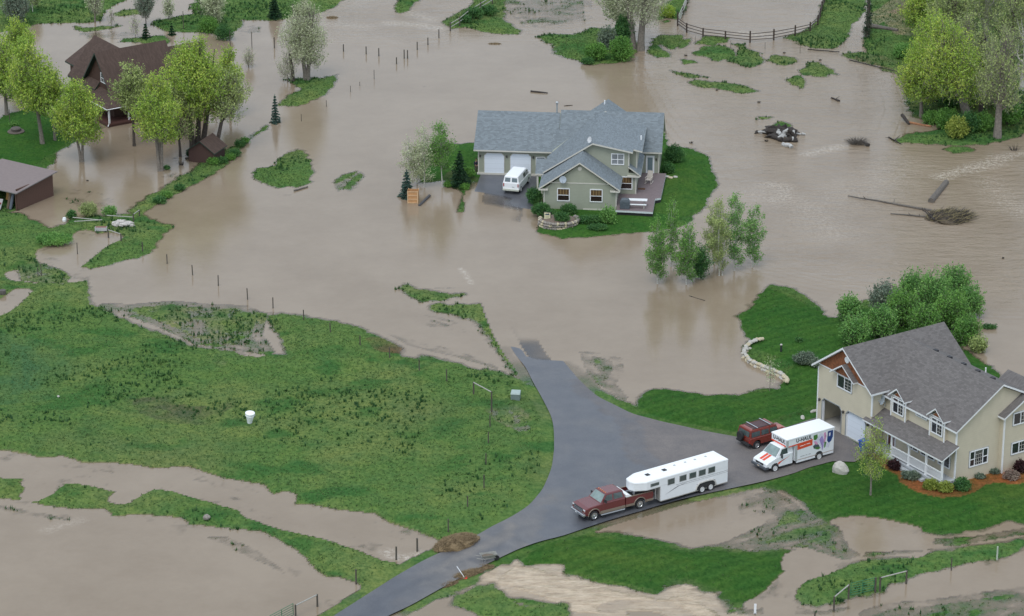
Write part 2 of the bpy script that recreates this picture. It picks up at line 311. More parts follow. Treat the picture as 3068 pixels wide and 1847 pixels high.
# water cut into the land
WATER = [
 [(-300,1355),(0,1363),(65,1374),(107,1387),(175,1382),(200,1388),(221,1399),(247,1404),(302,1399),(383,1406),(461,1419),(552,1412),(594,1429),(646,1445),(763,1464),(789,1497),(825,1498),(854,1489),(844,1516),(900,1549),(984,1562),(1000,1552),(960,1543),(900,1528),(925,1527),(987,1541),(1104,1554),(1133,1575),(1182,1591),(1240,1610),(1279,1627),(1268,1643),(1263,1671),(1227,1679),(1192,1672),(1166,1666),(1127,1649),(1052,1623),(987,1601),(922,1588),(851,1571),(760,1539),(746,1522),(682,1503),(594,1479),(535,1461),(467,1450),(435,1461),(396,1476),(365,1497),(360,1495),(388,1468),(308,1448),(227,1435),(191,1437),(156,1442),(159,1451),(128,1474),(97,1490),(100,1480),(116,1460),(97,1446),(118,1432),(78,1419),(32,1422),(0,1416),(-300,1420)],
 [(-300,1500),(0,1510),(60,1515),(120,1530),(204,1540),(292,1540),(305,1563),(422,1558),(519,1565),(545,1590),(584,1588),(649,1597),(763,1607),(800,1626),(848,1653),(880,1679),(906,1711),(955,1747),(1007,1747),(1039,1760),(1036,1789),(987,1815),(961,1838),(940,1860),(850,1960),(-300,1960)],
 [(253,700),(279,708),(272,727),(227,744),(180,750),(155,748),(200,738),(245,722)],
 [(342,712),(325,722),(290,737),(260,762),(230,788),(205,803),(185,808),(160,815),(130,832),(110,838),(60,832),(45,822),(110,815),(148,795),(138,768),(140,752),(178,758),(168,775),(185,788),(215,768),(250,743),(290,721),(330,706)],
 [(205,820),(240,812),(262,830),(220,836)],
 [(-40,925),(0,918),(40,893),(65,875),(32,908),(0,932),(-40,950)],
 [(560,925),(700,935),(735,985),(775,1058),(745,1055),(690,1012),(620,1010),(570,970)],
 [(2375,1692),(2388,1669),(2450,1646),(2495,1633),(2547,1643),(2544,1659),(2495,1692),(2450,1711),(2398,1724),(2371,1742),(2352,1763),(2340,1790),(2290,1830),(2270,1815),(2320,1785),(2345,1760),(2368,1735),(2392,1716)],
 [(2525,1568),(2570,1562),(2640,1570),(2725,1590),(2760,1640),(2740,1655),(2660,1650),(2610,1630),(2560,1600)],
]
# half-drowned ground: (outline, bias, noise length, streak aspect, streak angle)
SEMI = [
 ([(245,925),(290,898),(400,900),(520,890),(640,900),(760,905),(800,925),(900,940),(960,948),(945,960),(830,945),(820,1000),(865,1062),(800,1078),(640,1052),(560,1042),(480,1002),(380,962),(300,945)], .00, 2.6, 1, 0),
 ([(530,1050),(640,1040),(700,1060),(720,1110),(650,1120),(560,1090)], .045, 2.0, 1.5, .2),
 ([(700,1090),(900,1100),(1000,1110),(1190,1090),(1240,1110),(1100,1150),(900,1170),(760,1140)], .055, 1.6, 2.5, .1),
 ([(1000,945),(1180,985),(1400,1045),(1500,1080),(1570,1140),(1500,1125),(1340,1078),(1270,1063),(1198,1045),(1100,988)], -.035, 1.6, 4, -.75),
 ([(1410,1225),(1490,1208),(1560,1200),(1620,1240),(1632,1290),(1600,1335),(1540,1312),(1460,1275)], -.005, 1.3, 1, 0),
 ([(1200,940),(1300,930),(1400,960),(1440,1010),(1350,1010),(1240,980)], -.05, 1.6, 1, 0),
 ([(1205,800),(1235,800),(1245,850),(1400,850),(1390,880),(1210,870)], -.05, 1.1, 1, 0),
 ([(1700,1045),(1780,1040),(1895,1068),(1905,1110),(1880,1150),(1915,1190),(1900,1228),(1830,1202),(1760,1155),(1722,1112)], -.008, 1.6, 2, -.5),
 ([(1640,980),(1750,990),(1800,1020),(1700,1030)], -.06, 1.2, 1, 0),
 ([(2230,1470),(2330,1448),(2400,1490),(2450,1530),(2550,1575),(2580,1640),(2640,1665),(2560,1695),(2500,1690),(2400,1655),(2280,1665),(2080,1655),(2045,1642),(2150,1610),(2260,1560),(2200,1520)], -.012, .9, 7, R(33)),
 ([(2560,1640),(2760,1632),(2900,1615),(2900,1645),(2760,1672),(2540,1690)], -.005, .8, 7, R(33)),
 ([(2760,1600),(2900,1592),(3068,1565),(3200,1560),(3200,1600),(3068,1620),(2860,1655),(2760,1640)], .01, .8, 7, R(33)),
 ([(1680,1608),(1796,1572),(1870,1547),(1961,1528),(2039,1502),(2169,1472),(2268,1450),(2268,1459),(2170,1482),(2040,1510),(1965,1542),(1880,1566),(1800,1592)], .03, .8, 4, R(33)),
 ([(2140,1470),(2268,1450),(2330,1500),(2300,1560),(2180,1600),(2100,1600),(2180,1530)], -.05, .9, 5, R(33)),
 ([(2540,1820),(2640,1790),(2760,1782),(2900,1762),(3068,1738),(3200,1730),(3200,1900),(2520,1900)], -.02, 1.6, 2, R(33)),
 ([(2360,1790),(2450,1815),(2560,1795),(2600,1830),(2500,1860),(2330,1860)], -.03, 1.2, 3, R(33)),
 ([(2150,1800),(2250,1810),(2320,1790),(2330,1860),(2180,1860)], -.03, 1.2, 1, 0),
 ([(2020,1745),(2110,1765),(2170,1810),(2120,1830),(2060,1790)], -.05, .8, 3, R(-40)),
 ([(1480,0),(1790,-40),(1800,60),(1640,100),(1560,92),(1500,40)], -.045, 2.2, 1.5, .3),
 ([(1600,120),(1680,150),(1660,170),(1560,130)], -.05, 1.4, 1, 0),
 ([(980,550),(1110,478),(1130,495),(1095,530),(1040,580),(985,590)], -.04, 1.2, 2, R(60)),
 ([(800,570),(900,575),(900,600),(810,595)], -.06, 1.2, 1, 0),
 ([(735,70),(830,66),(830,110),(700,115),(690,90)], -.05, 1.4, 2, 0),
 ([(1205,245),(1310,240),(1320,310),(1220,290)], -.075, 1.5, 1, 0),
 ([(20,790),(110,770),(210,800),(250,830),(200,870),(120,860),(30,850)], .02, 1.3, 1, 0),
 ([(-50,1490),(130,1520),(300,1560),(560,1575),(620,1610),(400,1590),(250,1580),(50,1560),(-50,1540)], -.03, 1.5, 1.6, 0),
 ([(520,1590),(700,1595),(800,1640),(880,1700),(960,1770),(1040,1790),(900,1770),(760,1700)], -.035, 1.6, 1.5, -.6),
 ([(1480,1765),(1540,1785),(1700,1812),(1700,1840),(1560,1840),(1470,1800)], -.01, 1.3, 1.5, 0),
 ([(1290,1790),(1430,1745),(1450,1755),(1350,1800),(1240,1835)], -.03, .9, 2, .4),
 ([(200,135),(420,120),(440,80),(220,95)], -.05, 1.4, 2, 0),
 ([(150,540),(330,560),(420,600),(340,640),(200,640),(130,600)], -.075, 1.6, 1, 0),
 ([(470,430),(560,450),(560,520),(500,560),(440,560)], -.06, 1.0, 1, 0),
 ([(2650,330),(2730,300),(2720,370),(2690,400),(2640,410)], -.06, 1.2, 1, 0),
]
n1 = fbm(XF, YF, 3.0, 11, 5) * 1.25; n2 = fbm(XF, YF, .9, 31, 3) * 1.5
core = (XF > -73) & (XF < 73) & (YF > 208) & (YF < 395)
H = np.full(XF.shape, -.55)
for P in LAND:
    d = sdf(P) + n1 * .5 + n2 * .28
    H = np.maximum(H, np.where(d < 0, np.maximum(d * .26, -.55), np.minimum(.02 + d * .10, .30)))
for P in WATER:
    d = sdf(P, pad=4) + .4 + n1 * .3 + n2 * .2
    H = np.minimum(H, np.where(d > 0, np.maximum(-d * .30 - .02, -.4), np.minimum(-d * .16 + .0, .6)))
SM = np.zeros(XF.shape)
for P, bias, ln, asp, rot in SEMI:
    d = sdf(P, pad=5); k = np.clip((d + .8) / 2.2, 0, 1); k = k * k * (3 - 2 * k)
    q = bias + fbm(XF, YF, ln, 77, 5, asp, rot, .7) * .085 + n2 * .02
    H = H * (1 - k) + q * k; SM = np.maximum(SM, k)
# outside the surveyed core: rolling meadow and standing water
far = np.clip((np.abs(XF) - 72) / 40, 0, 1) + np.clip((YF - 394) / 40, 0, 1) + np.clip((209 - YF) / 40, 0, 1); far = np.clip(far, 0, 1)
H = H * (1 - far) + (fbm(XF, YF, 60, 5, 4) * .6 + .15) * far
H += (fbm(XF, YF, 2.2, 91, 4) * .035 + n2 * .02) * np.clip(H * 8, 0, 1)
# the drive: cross-sections (left edge, right edge, height left, height right)
ROAD = [((1441,521),(1612,529),.16,.16),((1428,558),(1602,575),.05,.10),((1418,590),(1597,612),-.06,.035),((1420,640),(1592,655),-.22,-.01),((1432,700),(1575,695),-.3,-.12),((1446,780),(1578,780),-.32,-.3),((1462,860),(1580,860),-.28,-.3),((1480,930),(1590,940),-.14,-.22),((1505,995),(1622,985),-.05,-.14),((1540,1056),(1669,1060),.015,-.05),((1575,1102),(1715,1115),.06,.03),((1595,1141),(1744,1147),.09,.07),((1617,1180),(1789,1186),.1,.1),((1634,1212),(1845,1215),.11,.11),((1650,1245),(1900,1241),.12,.13),((1658,1277),(1974,1261),.12,.15),((1660,1310),(2104,1290),.12,.18),((1660,1335),(2228,1313),.12,.22),((1660,1346),(2340,1285),.12,.25),((1659,1355),(2447,1251),.12,.28),((1658,1364),(2573,1333),.12,.3),((1657,1372),(2616,1356),.12,.3),((1656,1380),(2560,1384),.12,.28),((1655,1388),(2495,1382),.12,.27),((1653,1398),(2430,1399),.12,.24),((1650,1409),(2365,1422),.12,.22),((1646,1419),(2268,1447),.12,.2),((1642,1430),(2169,1468),.12,.17),((1636,1443),(2039,1497),.12,.15),((1626,1464),(1900,1537),.12,.13),((1611,1484),(1796,1568),.12,.12),((1585,1513),(1690,1604),.12,.12),((1552,1536),(1620,1622),.12,.12),((1515,1557),(1560,1643),.12,.12),((1474,1577),(1505,1668),.12,.12),((1425,1605),(1445,1697),.13,.12),((1350,1641),(1372,1735),.14,.12),((1266,1681),(1300,1775),.14,.12),((1182,1729),(1228,1815),.14,.12),((1085,1791),(1150,1852),.14,.12),((994,1849),(1062,1905),.14,.12),((880,1925),(950,1985),.14,.12),((700,2040),(780,2105),.14,.12)]
RP = np.array([[*G(*l, zl)[:2], zl, *G(*r, zr)[:2], zr] for l, r, zl, zr in ROAD])
road_out = [l for l, *_ in ROAD] + [r for _, r, *_ in ROAD[::-1]]
rd = sdf(road_out, pad=6)
inr = rd > -.6; RZ = np.full(XF.shape, -9.0)
pts = np.array([p for k in np.linspace(0, 1, 7) for p in (RP[:, :3] * (1 - k) + RP[:, 3:] * k)])
dd = (XF[inr][:, None] - pts[None, :, 0]) ** 2 + (YF[inr][:, None] - pts[None, :, 1]) ** 2 + .3
wq = dd ** -2; RZ[inr] = (wq * pts[None, :, 2]).sum(1) / wq.sum(1)
k = np.clip((rd + .25) / .3, 0, 1); H = np.where(inr, H * (1 - k) + (RZ - .1 - .3 * np.clip(rd - .2, 0, 1)) * k, H)
# grass shoulders stay a touch above the asphalt where it is dry
sh = (rd < -.1) & (rd > -1.2) & (RZ > .05); H = np.where(sh & (H > -.02), np.maximum(H, RZ + .0), H)
# level pads under the houses
PADS = []
def pad(o, deg, u0, u1, v0, v1, z):
    a = R(deg); dx, dy = XF - o[0], YF - o[1]; u = dx * math.cos(a) + dy * math.sin(a); v = -dx * math.sin(a) + dy * math.cos(a)
    d = np.minimum(np.minimum(u - u0, u1 - u), np.minimum(v - v0, v1 - v)); k = np.clip((d + 2.5) / 2.5, 0, 1)
    return k, z
HB = (36.555, 237.519, .3); HA = (10.695, 305.396, .3); HC = (-44.787, 334.11, .1)
for o, deg, u0, u1, v0, v1 in ((HB, -57.3, -17, .5, -1.4, 9), (HA, -5.5, -15.4, 4.2, -.2, 17.5)):
    k, z = pad(o, deg, u0, u1, v0, v1, o[2]); k = np.where(rd > -.3, 0, k); H = H * (1 - k) + (z - .02) * k
# ------------------------------------------------------------------ ground cover colours (true surface colours, from where things grow)
def mixc(c, tgt, k):
    return c * (1 - k[:, None]) + np.array(tgt)[None, :] * k[:, None]
a1 = fbm(XF, YF, 9, 201, 4) * .5 + .5; a2 = fbm(XF, YF, 2.4, 202, 4, 1.6) * .5 + .5; a3 = fbm(XF, YF, 14, 203, 3) * .5 + .5
COL = np.tile(np.array([[.088, .165, .050]]), (len(XF), 1))
COL = mixc(COL, (.135, .190, .066), np.clip((a1 - .48) * 4, 0, 1) * .8)
COL = mixc(COL, (.036, .118, .034), np.clip((a2 - .56) * 7, 0, 1) * .75)
COL = mixc(COL, (.13, .155, .075), np.clip((a3 - .58) * 6, 0, 1) * .35)
def patch(poly, col, amt=1.0, soft=1.5, col2=None, nz=.5):
    global COL
    d = sdf(poly, pad=5) + n1 * nz; k = np.clip(d / soft + .5, 0, 1) * amt; COL = mixc(COL, col, k)
    return k
LAWN = [[(1860,1150),(1991,1155),(2268,1165),(2345,1100),(2200,1040),(2180,900),(2260,830),(2480,930),(2900,880),(3400,1200),(3400,1560),(2900,1620),(2500,1590),(2240,1450),(2490,1370),(2440,1240),(2230,1320),(1990,1275),(1880,1235)],
        [(1240,560),(1240,440),(1420,400),(2150,400),(2180,600),(1900,760),(1500,740),(1560,660)],
        [(1500,1700),(1600,1620),(1720,1590),(2100,1640),(2420,1640),(2400,1730),(2250,1830),(2000,1800),(1700,1730)],
        [(-200,380),(120,300),(320,370),(130,500),(60,560),(-200,560)]]
for P in LAWN: patch(P, (.034, .104, .020), .9, 1.2, nz=.2)
for P in ([(2900,1450),(3068,1440),(3300,1450),(3300,1540),(3000,1520)], [(1700,1640),(1900,1650),(2000,1700),(1850,1720),(1700,1690)], [(1950,540),(2060,520),(2060,640),(1980,640)]): patch(P, (.075, .135, .032), .6, 3, nz=1.2)
mow = np.sin((-(XF) * math.sin(R(33)) + YF * math.cos(R(33))) * 2 * math.pi / 1.3 + n1 * 1.2) * .5 + .5
COL *= (1 - .16 * mow * np.clip(np.maximum(sdf(LAWN[2]), sdf(LAWN[0])) + .5, 0, 1))[:, None]
patch([(0,1020),(120,1040),(190,1110),(120,1200),(0,1210)], (.042, .12, .060), .75, 3, nz=1.5)
patch([(430,1215),(520,1210),(690,1215),(640,1240),(620,1270),(520,1265),(450,1240)], (.075, .068, .060), .6, 1.2, nz=1.6)
patch([(1130,1022),(1190,1028),(1200,1050),(1150,1048)], (.13, .075, .055), .9, .8)
patch([(2612,72),(2640,40),(2690,10),(2735,-40),(2790,-40),(2740,30),(2700,55),(2740,110),(2700,105),(2660,52),(2620,68)], (.26, .21, .17), .95, 1.2)
patch([(2520,160),(2600,170),(2720,215),(2716,232),(2640,215),(2540,182)], (.15, .12, .09), .6, 1.2, nz=1)
patch([(2720,340),(2900,380),(3100,360),(3100,280),(2760,300)], (.060, .062, .030), .6, 3, nz=2)
patch([(1270,552),(1350,546),(1360,530),(1430,545),(1436,556),(1400,563),(1280,560)], (.13, .10, .075), .7, .8)
MULCH = [(2600,1350),(2661,1383),(2674,1404),(2719,1425),(2729,1448),(2765,1471),(2820,1486),(2868,1482),(2901,1469),(2927,1449),(2982,1439),(3031,1446),(3150,1415),(3150,1385),(2982,1400),(2904,1425),(2865,1422),(2830,1400),(2787,1380),(2690,1370),(2640,1340)]
km = patch(MULCH, (.34, .085, .050), 1.0, .25, nz=.06)
silt = np.clip(SM * 1.3, 0, 1) * np.clip((.07 - H) / .07, 0, 1) * np.clip(.35 + n1, 0, 1)
COL = mixc(COL, (.25, .215, .175), silt * .55)
wet = np.clip((-.015 - H) / .05, 0, 1); COL = mixc(COL, (.25, .195, .14), wet * .85)
cv = np.tile(np.array([[0.0, 0, 0]]), (len(XF), 1)); cv[:, 0] = np.clip(km, 0, 1)
gm = bpy.data.materials.new('ground_cover'); gm.use_nodes = True; n = gm.node_tree.nodes; l = gm.node_tree.links; b = n['Principled BSDF']
b.inputs['Roughness'].default_value = .95; b.inputs['Specular IOR Level'].default_value = .05
at = n.new('ShaderNodeVertexColor'); at.layer_name = 'Col'; ge = n.new('ShaderNodeNewGeometry')
def noise_ramp(scale, lo, hi, p0=.35, p1=.65, det=6, ro=.7, stretch=None):
    t = n.new('ShaderNodeTexNoise'); t.inputs['Scale'].default_value = scale; t.inputs['Detail'].default_value = det; t.inputs['Roughness'].default_value = ro
    if stretch:
        mp = n.new('ShaderNodeMapping'); mp.inputs['Scale'].default_value = stretch; l.new(ge.outputs['Position'], mp.inputs[0]); l.new(mp.outputs[0], t.inputs[0])
    else: l.new(ge.outputs['Position'], t.inputs[0])
    r = n.new('ShaderNodeValToRGB'); r.color_ramp.elements[0].position = p0; r.color_ramp.elements[1].position = p1
    r.color_ramp.elements[0].color = (*lo, 1); r.color_ramp.elements[1].color = (*hi, 1); l.new(t.outputs['Fac'], r.inputs[0]); return r.outputs[0], t.outputs['Fac']
def mul(a, c):
    x = n.new('ShaderNodeMix'); x.data_type = 'RGBA'; x.blend_type = 'MULTIPLY'; x.inputs[0].default_value = 1; l.new(a, x.inputs[6]); l.new(c, x.inputs[7]); return x.outputs[2]
r1, f1 = noise_ramp(3.2, (.62, .72, .66), (1.35, 1.22, 1.22), stretch=(1, .7, 1)); r2, f2 = noise_ramp(.45, (.82, .9, .9), (1.2, 1.08, .95))
l.new(mul(mul(at.outputs[0], r1), r2), b.inputs['Base Color'])
bp = n.new('ShaderNodeBump'); bp.inputs['Strength'].default_value = .6; bp.inputs['Distance'].default_value = .12; l.new(f1, bp.inputs['Height']); l.new(bp.outputs[0], b.inputs['Normal'])
idx = np.arange(NX * NY).reshape(NY, NX)
F = np.stack([idx[:-1, :-1], idx[:-1, 1:], idx[1:, 1:], idx[1:, :-1]], -1).reshape(-1, 4)
ground = tag(fast_mesh('ground', np.stack([XF, YF, H], 1), F, gm, cols={'Col': COL}, smooth=True), 'green pasture and lawns around the flood water', 'ground', kind='structure')
def ground_z(x, y):
    i = int(np.clip(np.searchsorted(xs, x), 1, NX - 1)); j = int(np.clip(np.searchsorted(ys, y), 1, NY - 1)); return float(H[j * NX + i])
def top_z(x, y):
    i = int(np.clip(np.searchsorted(xs, x), 1, NX - 1)); j = int(np.clip(np.searchsorted(ys, y), 1, NY - 1)); return float(max(H[j * NX + i], RZ[j * NX + i] if rd[j * NX + i] > 0 else -9))
def P(x, y, below=0.05):
    """the point of the ground (or water) seen at a survey pixel"""
    g = G(x, y, 0)
    for _ in range(3): g = G(x, y, max(0, top_z(g.x, g.y)))
    return Vector((g.x, g.y, max(0.0, top_z(g.x, g.y)) - below))
# ------------------------------------------------------------------ flood water: a level sheet at z = 0; how far one sees into it follows its depth
top = np.where(rd > .0, np.maximum(RZ, H), H)
depth = np.clip(-top, 0, 1); fade = np.clip(far * 1.5, 0, 1)
RIVER = [[(2050,60),(2600,100),(2650,220),(2680,330),(2640,440),(3400,470),(3400,900),(3000,900),(2500,820),(2330,780),(2300,600),(2150,450),(2050,330),(1950,150)], [(1000,30),(1250,-60),(2050,-60),(2500,-60),(2440,90),(2000,90),(1350,90),(1300,110),(1000,100)]]
SURGE = [(1535,1668),(1620,1690),(1700,1715),(1850,1755),(1985,1780),(2070,1760),(2130,1800),(2220,1860),(2100,1880),(1990,1818),(1880,1812),(1830,1822),(1850,1860),(1700,1850),(1600,1800),(1500,1770),(1440,1760),(1470,1720)]
rough = np.zeros(XF.shape)
for P_ in RIVER: rough = np.maximum(rough, np.clip(sdf(P_, pad=8) / 9 + .6, 0, 1))
sg = np.clip(sdf(SURGE, pad=4) + .6 + n1 * .5, 0, 1); 
foam = np.zeros(XF.shape)
def streak(pts, wd, amt):
    global foam
    A = Gn(pts); d2 = np.full(XF.shape, 99.0)
    m = (XF > A[:, 0].min() - 6) & (XF < A[:, 0].max() + 6) & (YF > A[:, 1].min() - 6) & (YF < A[:, 1].max() + 6)
    for i in range(1, len(A)):
        ax, ay = A[i - 1]; ex, ey = A[i] - A[i - 1]; t = np.clip(((XF[m] - ax) * ex + (YF[m] - ay) * ey) / (ex * ex + ey * ey), 0, 1)
        d2[m] = np.minimum(d2[m], np.hypot(XF[m] - ax - t * ex, YF[m] - ay - t * ey))
    foam = np.maximum(foam, amt * np.clip(1.15 - d2 / wd, 0, 1))
streak([(2820,530),(2880,512),(2930,496),(2975,485),(3010,472)], 1.5, .95); streak([(2900,510),(2950,498),(2980,490)], 1.6, .9)
streak([(2300,555),(2345,560),(2350,595),(2320,600)], 1.6, .6); streak([(2420,462),(2480,448),(2520,440)], 1.2, .7); streak([(2960,540),(3000,600),(3068,640)], 2.5, .4)
streak([(1170,70),(1250,75),(1310,85)], 1.5, .75); streak([(1230,40),(1290,60)], 1.6, .55); streak([(990,72),(1100,80)], 2, .4); streak([(2220,100),(2290,108)], 1.4, .6); streak([(1380,805),(1400,830),(1412,850)], .35, .85)
streak([(2980,470),(3068,462)], 1.3, .7); streak([(1160,1655),(1180,1668),(1230,1672),(1260,1660)], .8, .8); streak([(2280,580),(2420,620),(2500,700)], 4, .3); streak([(2500,600),(2600,560),(2700,500)], 5, .25)
streak([(140,1590),(180,1575),(240,1560)], .8, .35)
WC = np.stack([np.clip(rough, 0, 1), foam, sg], 1)
dep = np.clip(depth / .085, 0, 1); dep = dep * (1 - .0 * fade)
wm = bpy.data.materials.new('flood_water'); wm.use_nodes = True; n = wm.node_tree.nodes; l = wm.node_tree.links; n.clear()
out = n.new('ShaderNodeOutputMaterial'); b = n.new('ShaderNodeBsdfPrincipled'); ge = n.new('ShaderNodeNewGeometry')
at = n.new('ShaderNodeVertexColor'); at.layer_name = 'Flow'; ad = n.new('ShaderNodeVertexColor'); ad.layer_name = 'Depth'; sp = n.new('ShaderNodeSeparateColor'); l.new(at.outputs[0], sp.inputs[0])
def mth(op, a, c=None, d=None):
    x = n.new('ShaderNodeMath'); x.operation = op; x.use_clamp = False
    for i, v in enumerate((a, c, d)):
        if v is None: continue
        if isinstance(v, (int, float)): x.inputs[i].default_value = v
        else: l.new(v, x.inputs[i])
    return x.outputs[0]
def mixcol(f, a, c):
    x = n.new('ShaderNodeMix'); x.data_type = 'RGBA'
    for i, v in ((0, f), (6, a), (7, c)):
        if isinstance(v, tuple): x.inputs[i].default_value = (*v, 1)
        elif isinstance(v, float): x.inputs[i].default_value = v
        else: l.new(v, x.inputs[i])
    return x.outputs[2]
ra, fa = noise_ramp(.11, WCOLA, WCOLB, .35, .65, 5)
rs, fs = noise_ramp(.9, (.30, .225, .15), (.62, .50, .37), .33, .68, 7, .75, stretch=(.55, 1.5, 1))
rf, ff = noise_ramp(2.6, (0, 0, 0), (1, 1, 1), .46, .62, 8, .85)
c1 = mixcol(sp.outputs[2], ra, rs)
fo = mth('MULTIPLY', rf, sp.outputs[1]); fo = mth('MINIMUM', fo, 1.0)
rw, fw_ = noise_ramp(4.0, (0, 0, 0), (1, 1, 1), .62, .72, 6, .8)
cap = mth('MULTIPLY', rw, mth('MULTIPLY', sp.outputs[0], .22)); fo = mth('MAXIMUM', fo, cap); fo = mth('MAXIMUM', fo, mth('MULTIPLY', mth('MULTIPLY', rw, sp.outputs[2]), .7))
c1 = mixcol(fo, c1, (.62, .56, .48)); l.new(c1, b.inputs['Base Color'])
l.new(mth('MULTIPLY_ADD', sp.outputs[0], .14, WROUGH), b.inputs['Roughness']); b.inputs['IOR'].default_value = 1.333
# ripples: tiny ones everywhere, choppier where the river runs
wv, fwv = noise_ramp(2.2, (0, 0, 0), (1, 1, 1), 0, 1, 4, .6, stretch=(.7, 1.5, 1)); wl, fwl = noise_ramp(.5, (0, 0, 0), (1, 1, 1), 0, 1, 5, .65, stretch=(.6, 1.6, 1))
hsum = mth('ADD', mth('MULTIPLY', fwv, .014), mth('MULTIPLY', mth('MULTIPLY', fwl, mth('ADD', sp.outputs[0], sp.outputs[2])), .32))
bp = n.new('ShaderNodeBump'); bp.inputs['Strength'].default_value = 1.0; bp.inputs['Distance'].default_value = 1.0; l.new(hsum, bp.inputs['Height']); l.new(bp.outputs[0], b.inputs['Normal'])
tb = n.new('ShaderNodeBsdfTransparent'); gl = n.new('ShaderNodeBsdfGlossy'); gl.inputs['Roughness'].default_value = .08; l.new(bp.outputs[0], gl.inputs['Normal'])
fr = n.new('ShaderNodeFresnel'); fr.inputs['IOR'].default_value = 1.333
clear = n.new('ShaderNodeMixShader'); l.new(fr.outputs[0], clear.inputs[0]); l.new(tb.outputs[0], clear.inputs[1]); l.new(gl.outputs[0], clear.inputs[2])
ms = n.new('ShaderNodeMixShader'); l.new(mth('MAXIMUM', ad.outputs[0], mth('MINIMUM', mth('MULTIPLY', fo, 1.0), 1.0)), ms.inputs[0]); l.new(clear.outputs[0], ms.inputs[1]); l.new(b.outputs[0], ms.inputs[2]); l.new(ms.outputs[0], out.inputs[0])
keep = (top.reshape(NY, NX) < .12); kc = keep[:-1, :-1] | keep[:-1, 1:] | keep[1:, 1:] | keep[1:, :-1]
water = tag(fast_mesh('flood_water', np.stack([XF, YF, np.zeros_like(XF)], 1), F[kc.ravel()], wm, cols={'Flow': WC, 'Depth': dep}, smooth=True), 'brown muddy flood water standing over the fields', 'water', kind='structure')
# ------------------------------------------------------------------ asphalt drive
from mathutils.geometry import delaunay_2d_cdt
def chain(A, lin):
    o_ = []
    for i in range(len(A) - 1):
        p0, p1, p2, p3 = A[max(i - 1, 0)], A[i], A[i + 1], A[min(i + 2, len(A) - 1)]; n_ = max(1, int(np.hypot(*(p2 - p1)) / .6))
        for t in np.arange(n_) / n_: o_.append(p1 + (p2 - p1) * t if lin(i) else .5 * (2 * p1 + (p2 - p0) * t + (2 * p0 - 5 * p1 + 4 * p2 - p3) * t * t + (3 * p1 - p0 - 3 * p2 + p3) * t ** 3))
    o_.append(A[-1]); return o_
loop = np.array(chain(RP[:, :2], lambda i: False) + chain(RP[:, 3:5], lambda i: 14 <= i <= 23)[::-1])
gx_, gy_ = np.meshgrid(np.arange(-45, 45, .5), np.arange(195, 330, .5)); gx_ = gx_ + (np.round(gy_ * 2) % 2) * .25; gx_, gy_ = gx_.ravel(), gy_.ravel()
gd = sdf(road_out, gx_, gy_, 3); inn = gd > .35
P2 = [Vector(p) for p in loop] + [Vector((a_, b_)) for a_, b_ in zip(gx_[inn], gy_[inn])]
res = delaunay_2d_cdt(P2, [(i, (i + 1) % len(loop)) for i in range(len(loop))], [list(range(len(loop)))], 1, 1e-4)
V2 = np.array([tuple(p) for p in res[0]]); RF = np.array([f_ for f_ in res[2] if len(f_) == 3])
dd = (V2[:, 0][:, None] - pts[None, :, 0]) ** 2 + (V2[:, 1][:, None] - pts[None, :, 1]) ** 2 + .3
wq = dd ** -2; V = np.concatenate([V2, ((wq * pts[None, :, 2]).sum(1) / wq.sum(1))[:, None]], 1)
V[:, 2] += fbm(V[:, 0], V[:, 1], 4, 301, 3) * .012
def sd2(poly, pad=6): return sdf(poly, V[:, 0], V[:, 1], pad)
rn = fbm(V[:, 0], V[:, 1], 2.5, 311, 5); rn2 = fbm(V[:, 0], V[:, 1], .7, 321, 3)
dry = np.clip((sd2([(1744,1150),(1750,1178),(1795,1190),(1812,1208),(1832,1232),(1862,1247),(1886,1276),(1897,1302),(1894,1330),(1912,1370),(1935,1387),(1970,1400),(2130,1480),(2400,1480),(2700,1380),(2600,1200),(2100,1250),(1850,1190)]) + rn2 * .08) * 4 + .5, 0, 1)
siltr = np.maximum(np.clip(sd2([(1520,1556),(1595,1512),(1600,1545),(1575,1610),(1530,1650),(1380,1730),(1250,1800),(1190,1830),(1290,1745),(1240,1730),(1300,1680),(1420,1615)]) * 2 + .5 + rn * .6, 0, 1), np.clip(sd2([(1615,1500),(1640,1500),(1645,1580),(1630,1572)]) * 2 + rn, 0, 1))
rut = np.zeros(len(V))
for a, b_, wd, am in (((1560,1610),(1120,1810),.45,.9), ((1500,1600),(1060,1795),.4,.6), ((1420,1675),(1215,1790),.5,.6), ((1545,1620),(1490,1645),.5,.8)):
    A, B_ = Gn([a, b_]); ex, ey = B_ - A; t = np.clip(((V[:, 0] - A[0]) * ex + (V[:, 1] - A[1]) * ey) / (ex * ex + ey * ey), 0, 1)
    rut = np.maximum(rut, am * np.clip(1.3 - np.hypot(V[:, 0] - A[0] - t * ex, V[:, 1] - A[1] - t * ey) / wd, 0, 1))
lowp = np.clip((sd2([(994,1870),(1085,1795),(1180,1750),(1230,1740),(1200,1800),(1160,1870),(1000,1960)]) + 1) / 2, 0, 1)
RC = np.tile(np.array([[.092, .098, .112]]), (len(V), 1))
def mx2(c, k): 
    global RC
    RC = RC * (1 - k[:, None]) + np.array(c)[None] * k[:, None]
mx2((.14, .135, .13), np.clip(rn * 1.6, 0, 1) * .5); mx2((.150, .138, .134), dry); mx2((.175, .165, .155), siltr * .9 * (1 - dry)); mx2((.06, .064, .075), np.clip(rut * (.6 + rn2), 0, 1) * .85); mx2((.062, .068, .085), lowp * .7)
RW = np.clip(1 - dry - .6 * siltr + rut * .5, 0, 1)
am = bpy.data.materials.new('asphalt'); am.use_nodes = True; n = am.node_tree.nodes; l = am.node_tree.links; b = n['Principled BSDF']
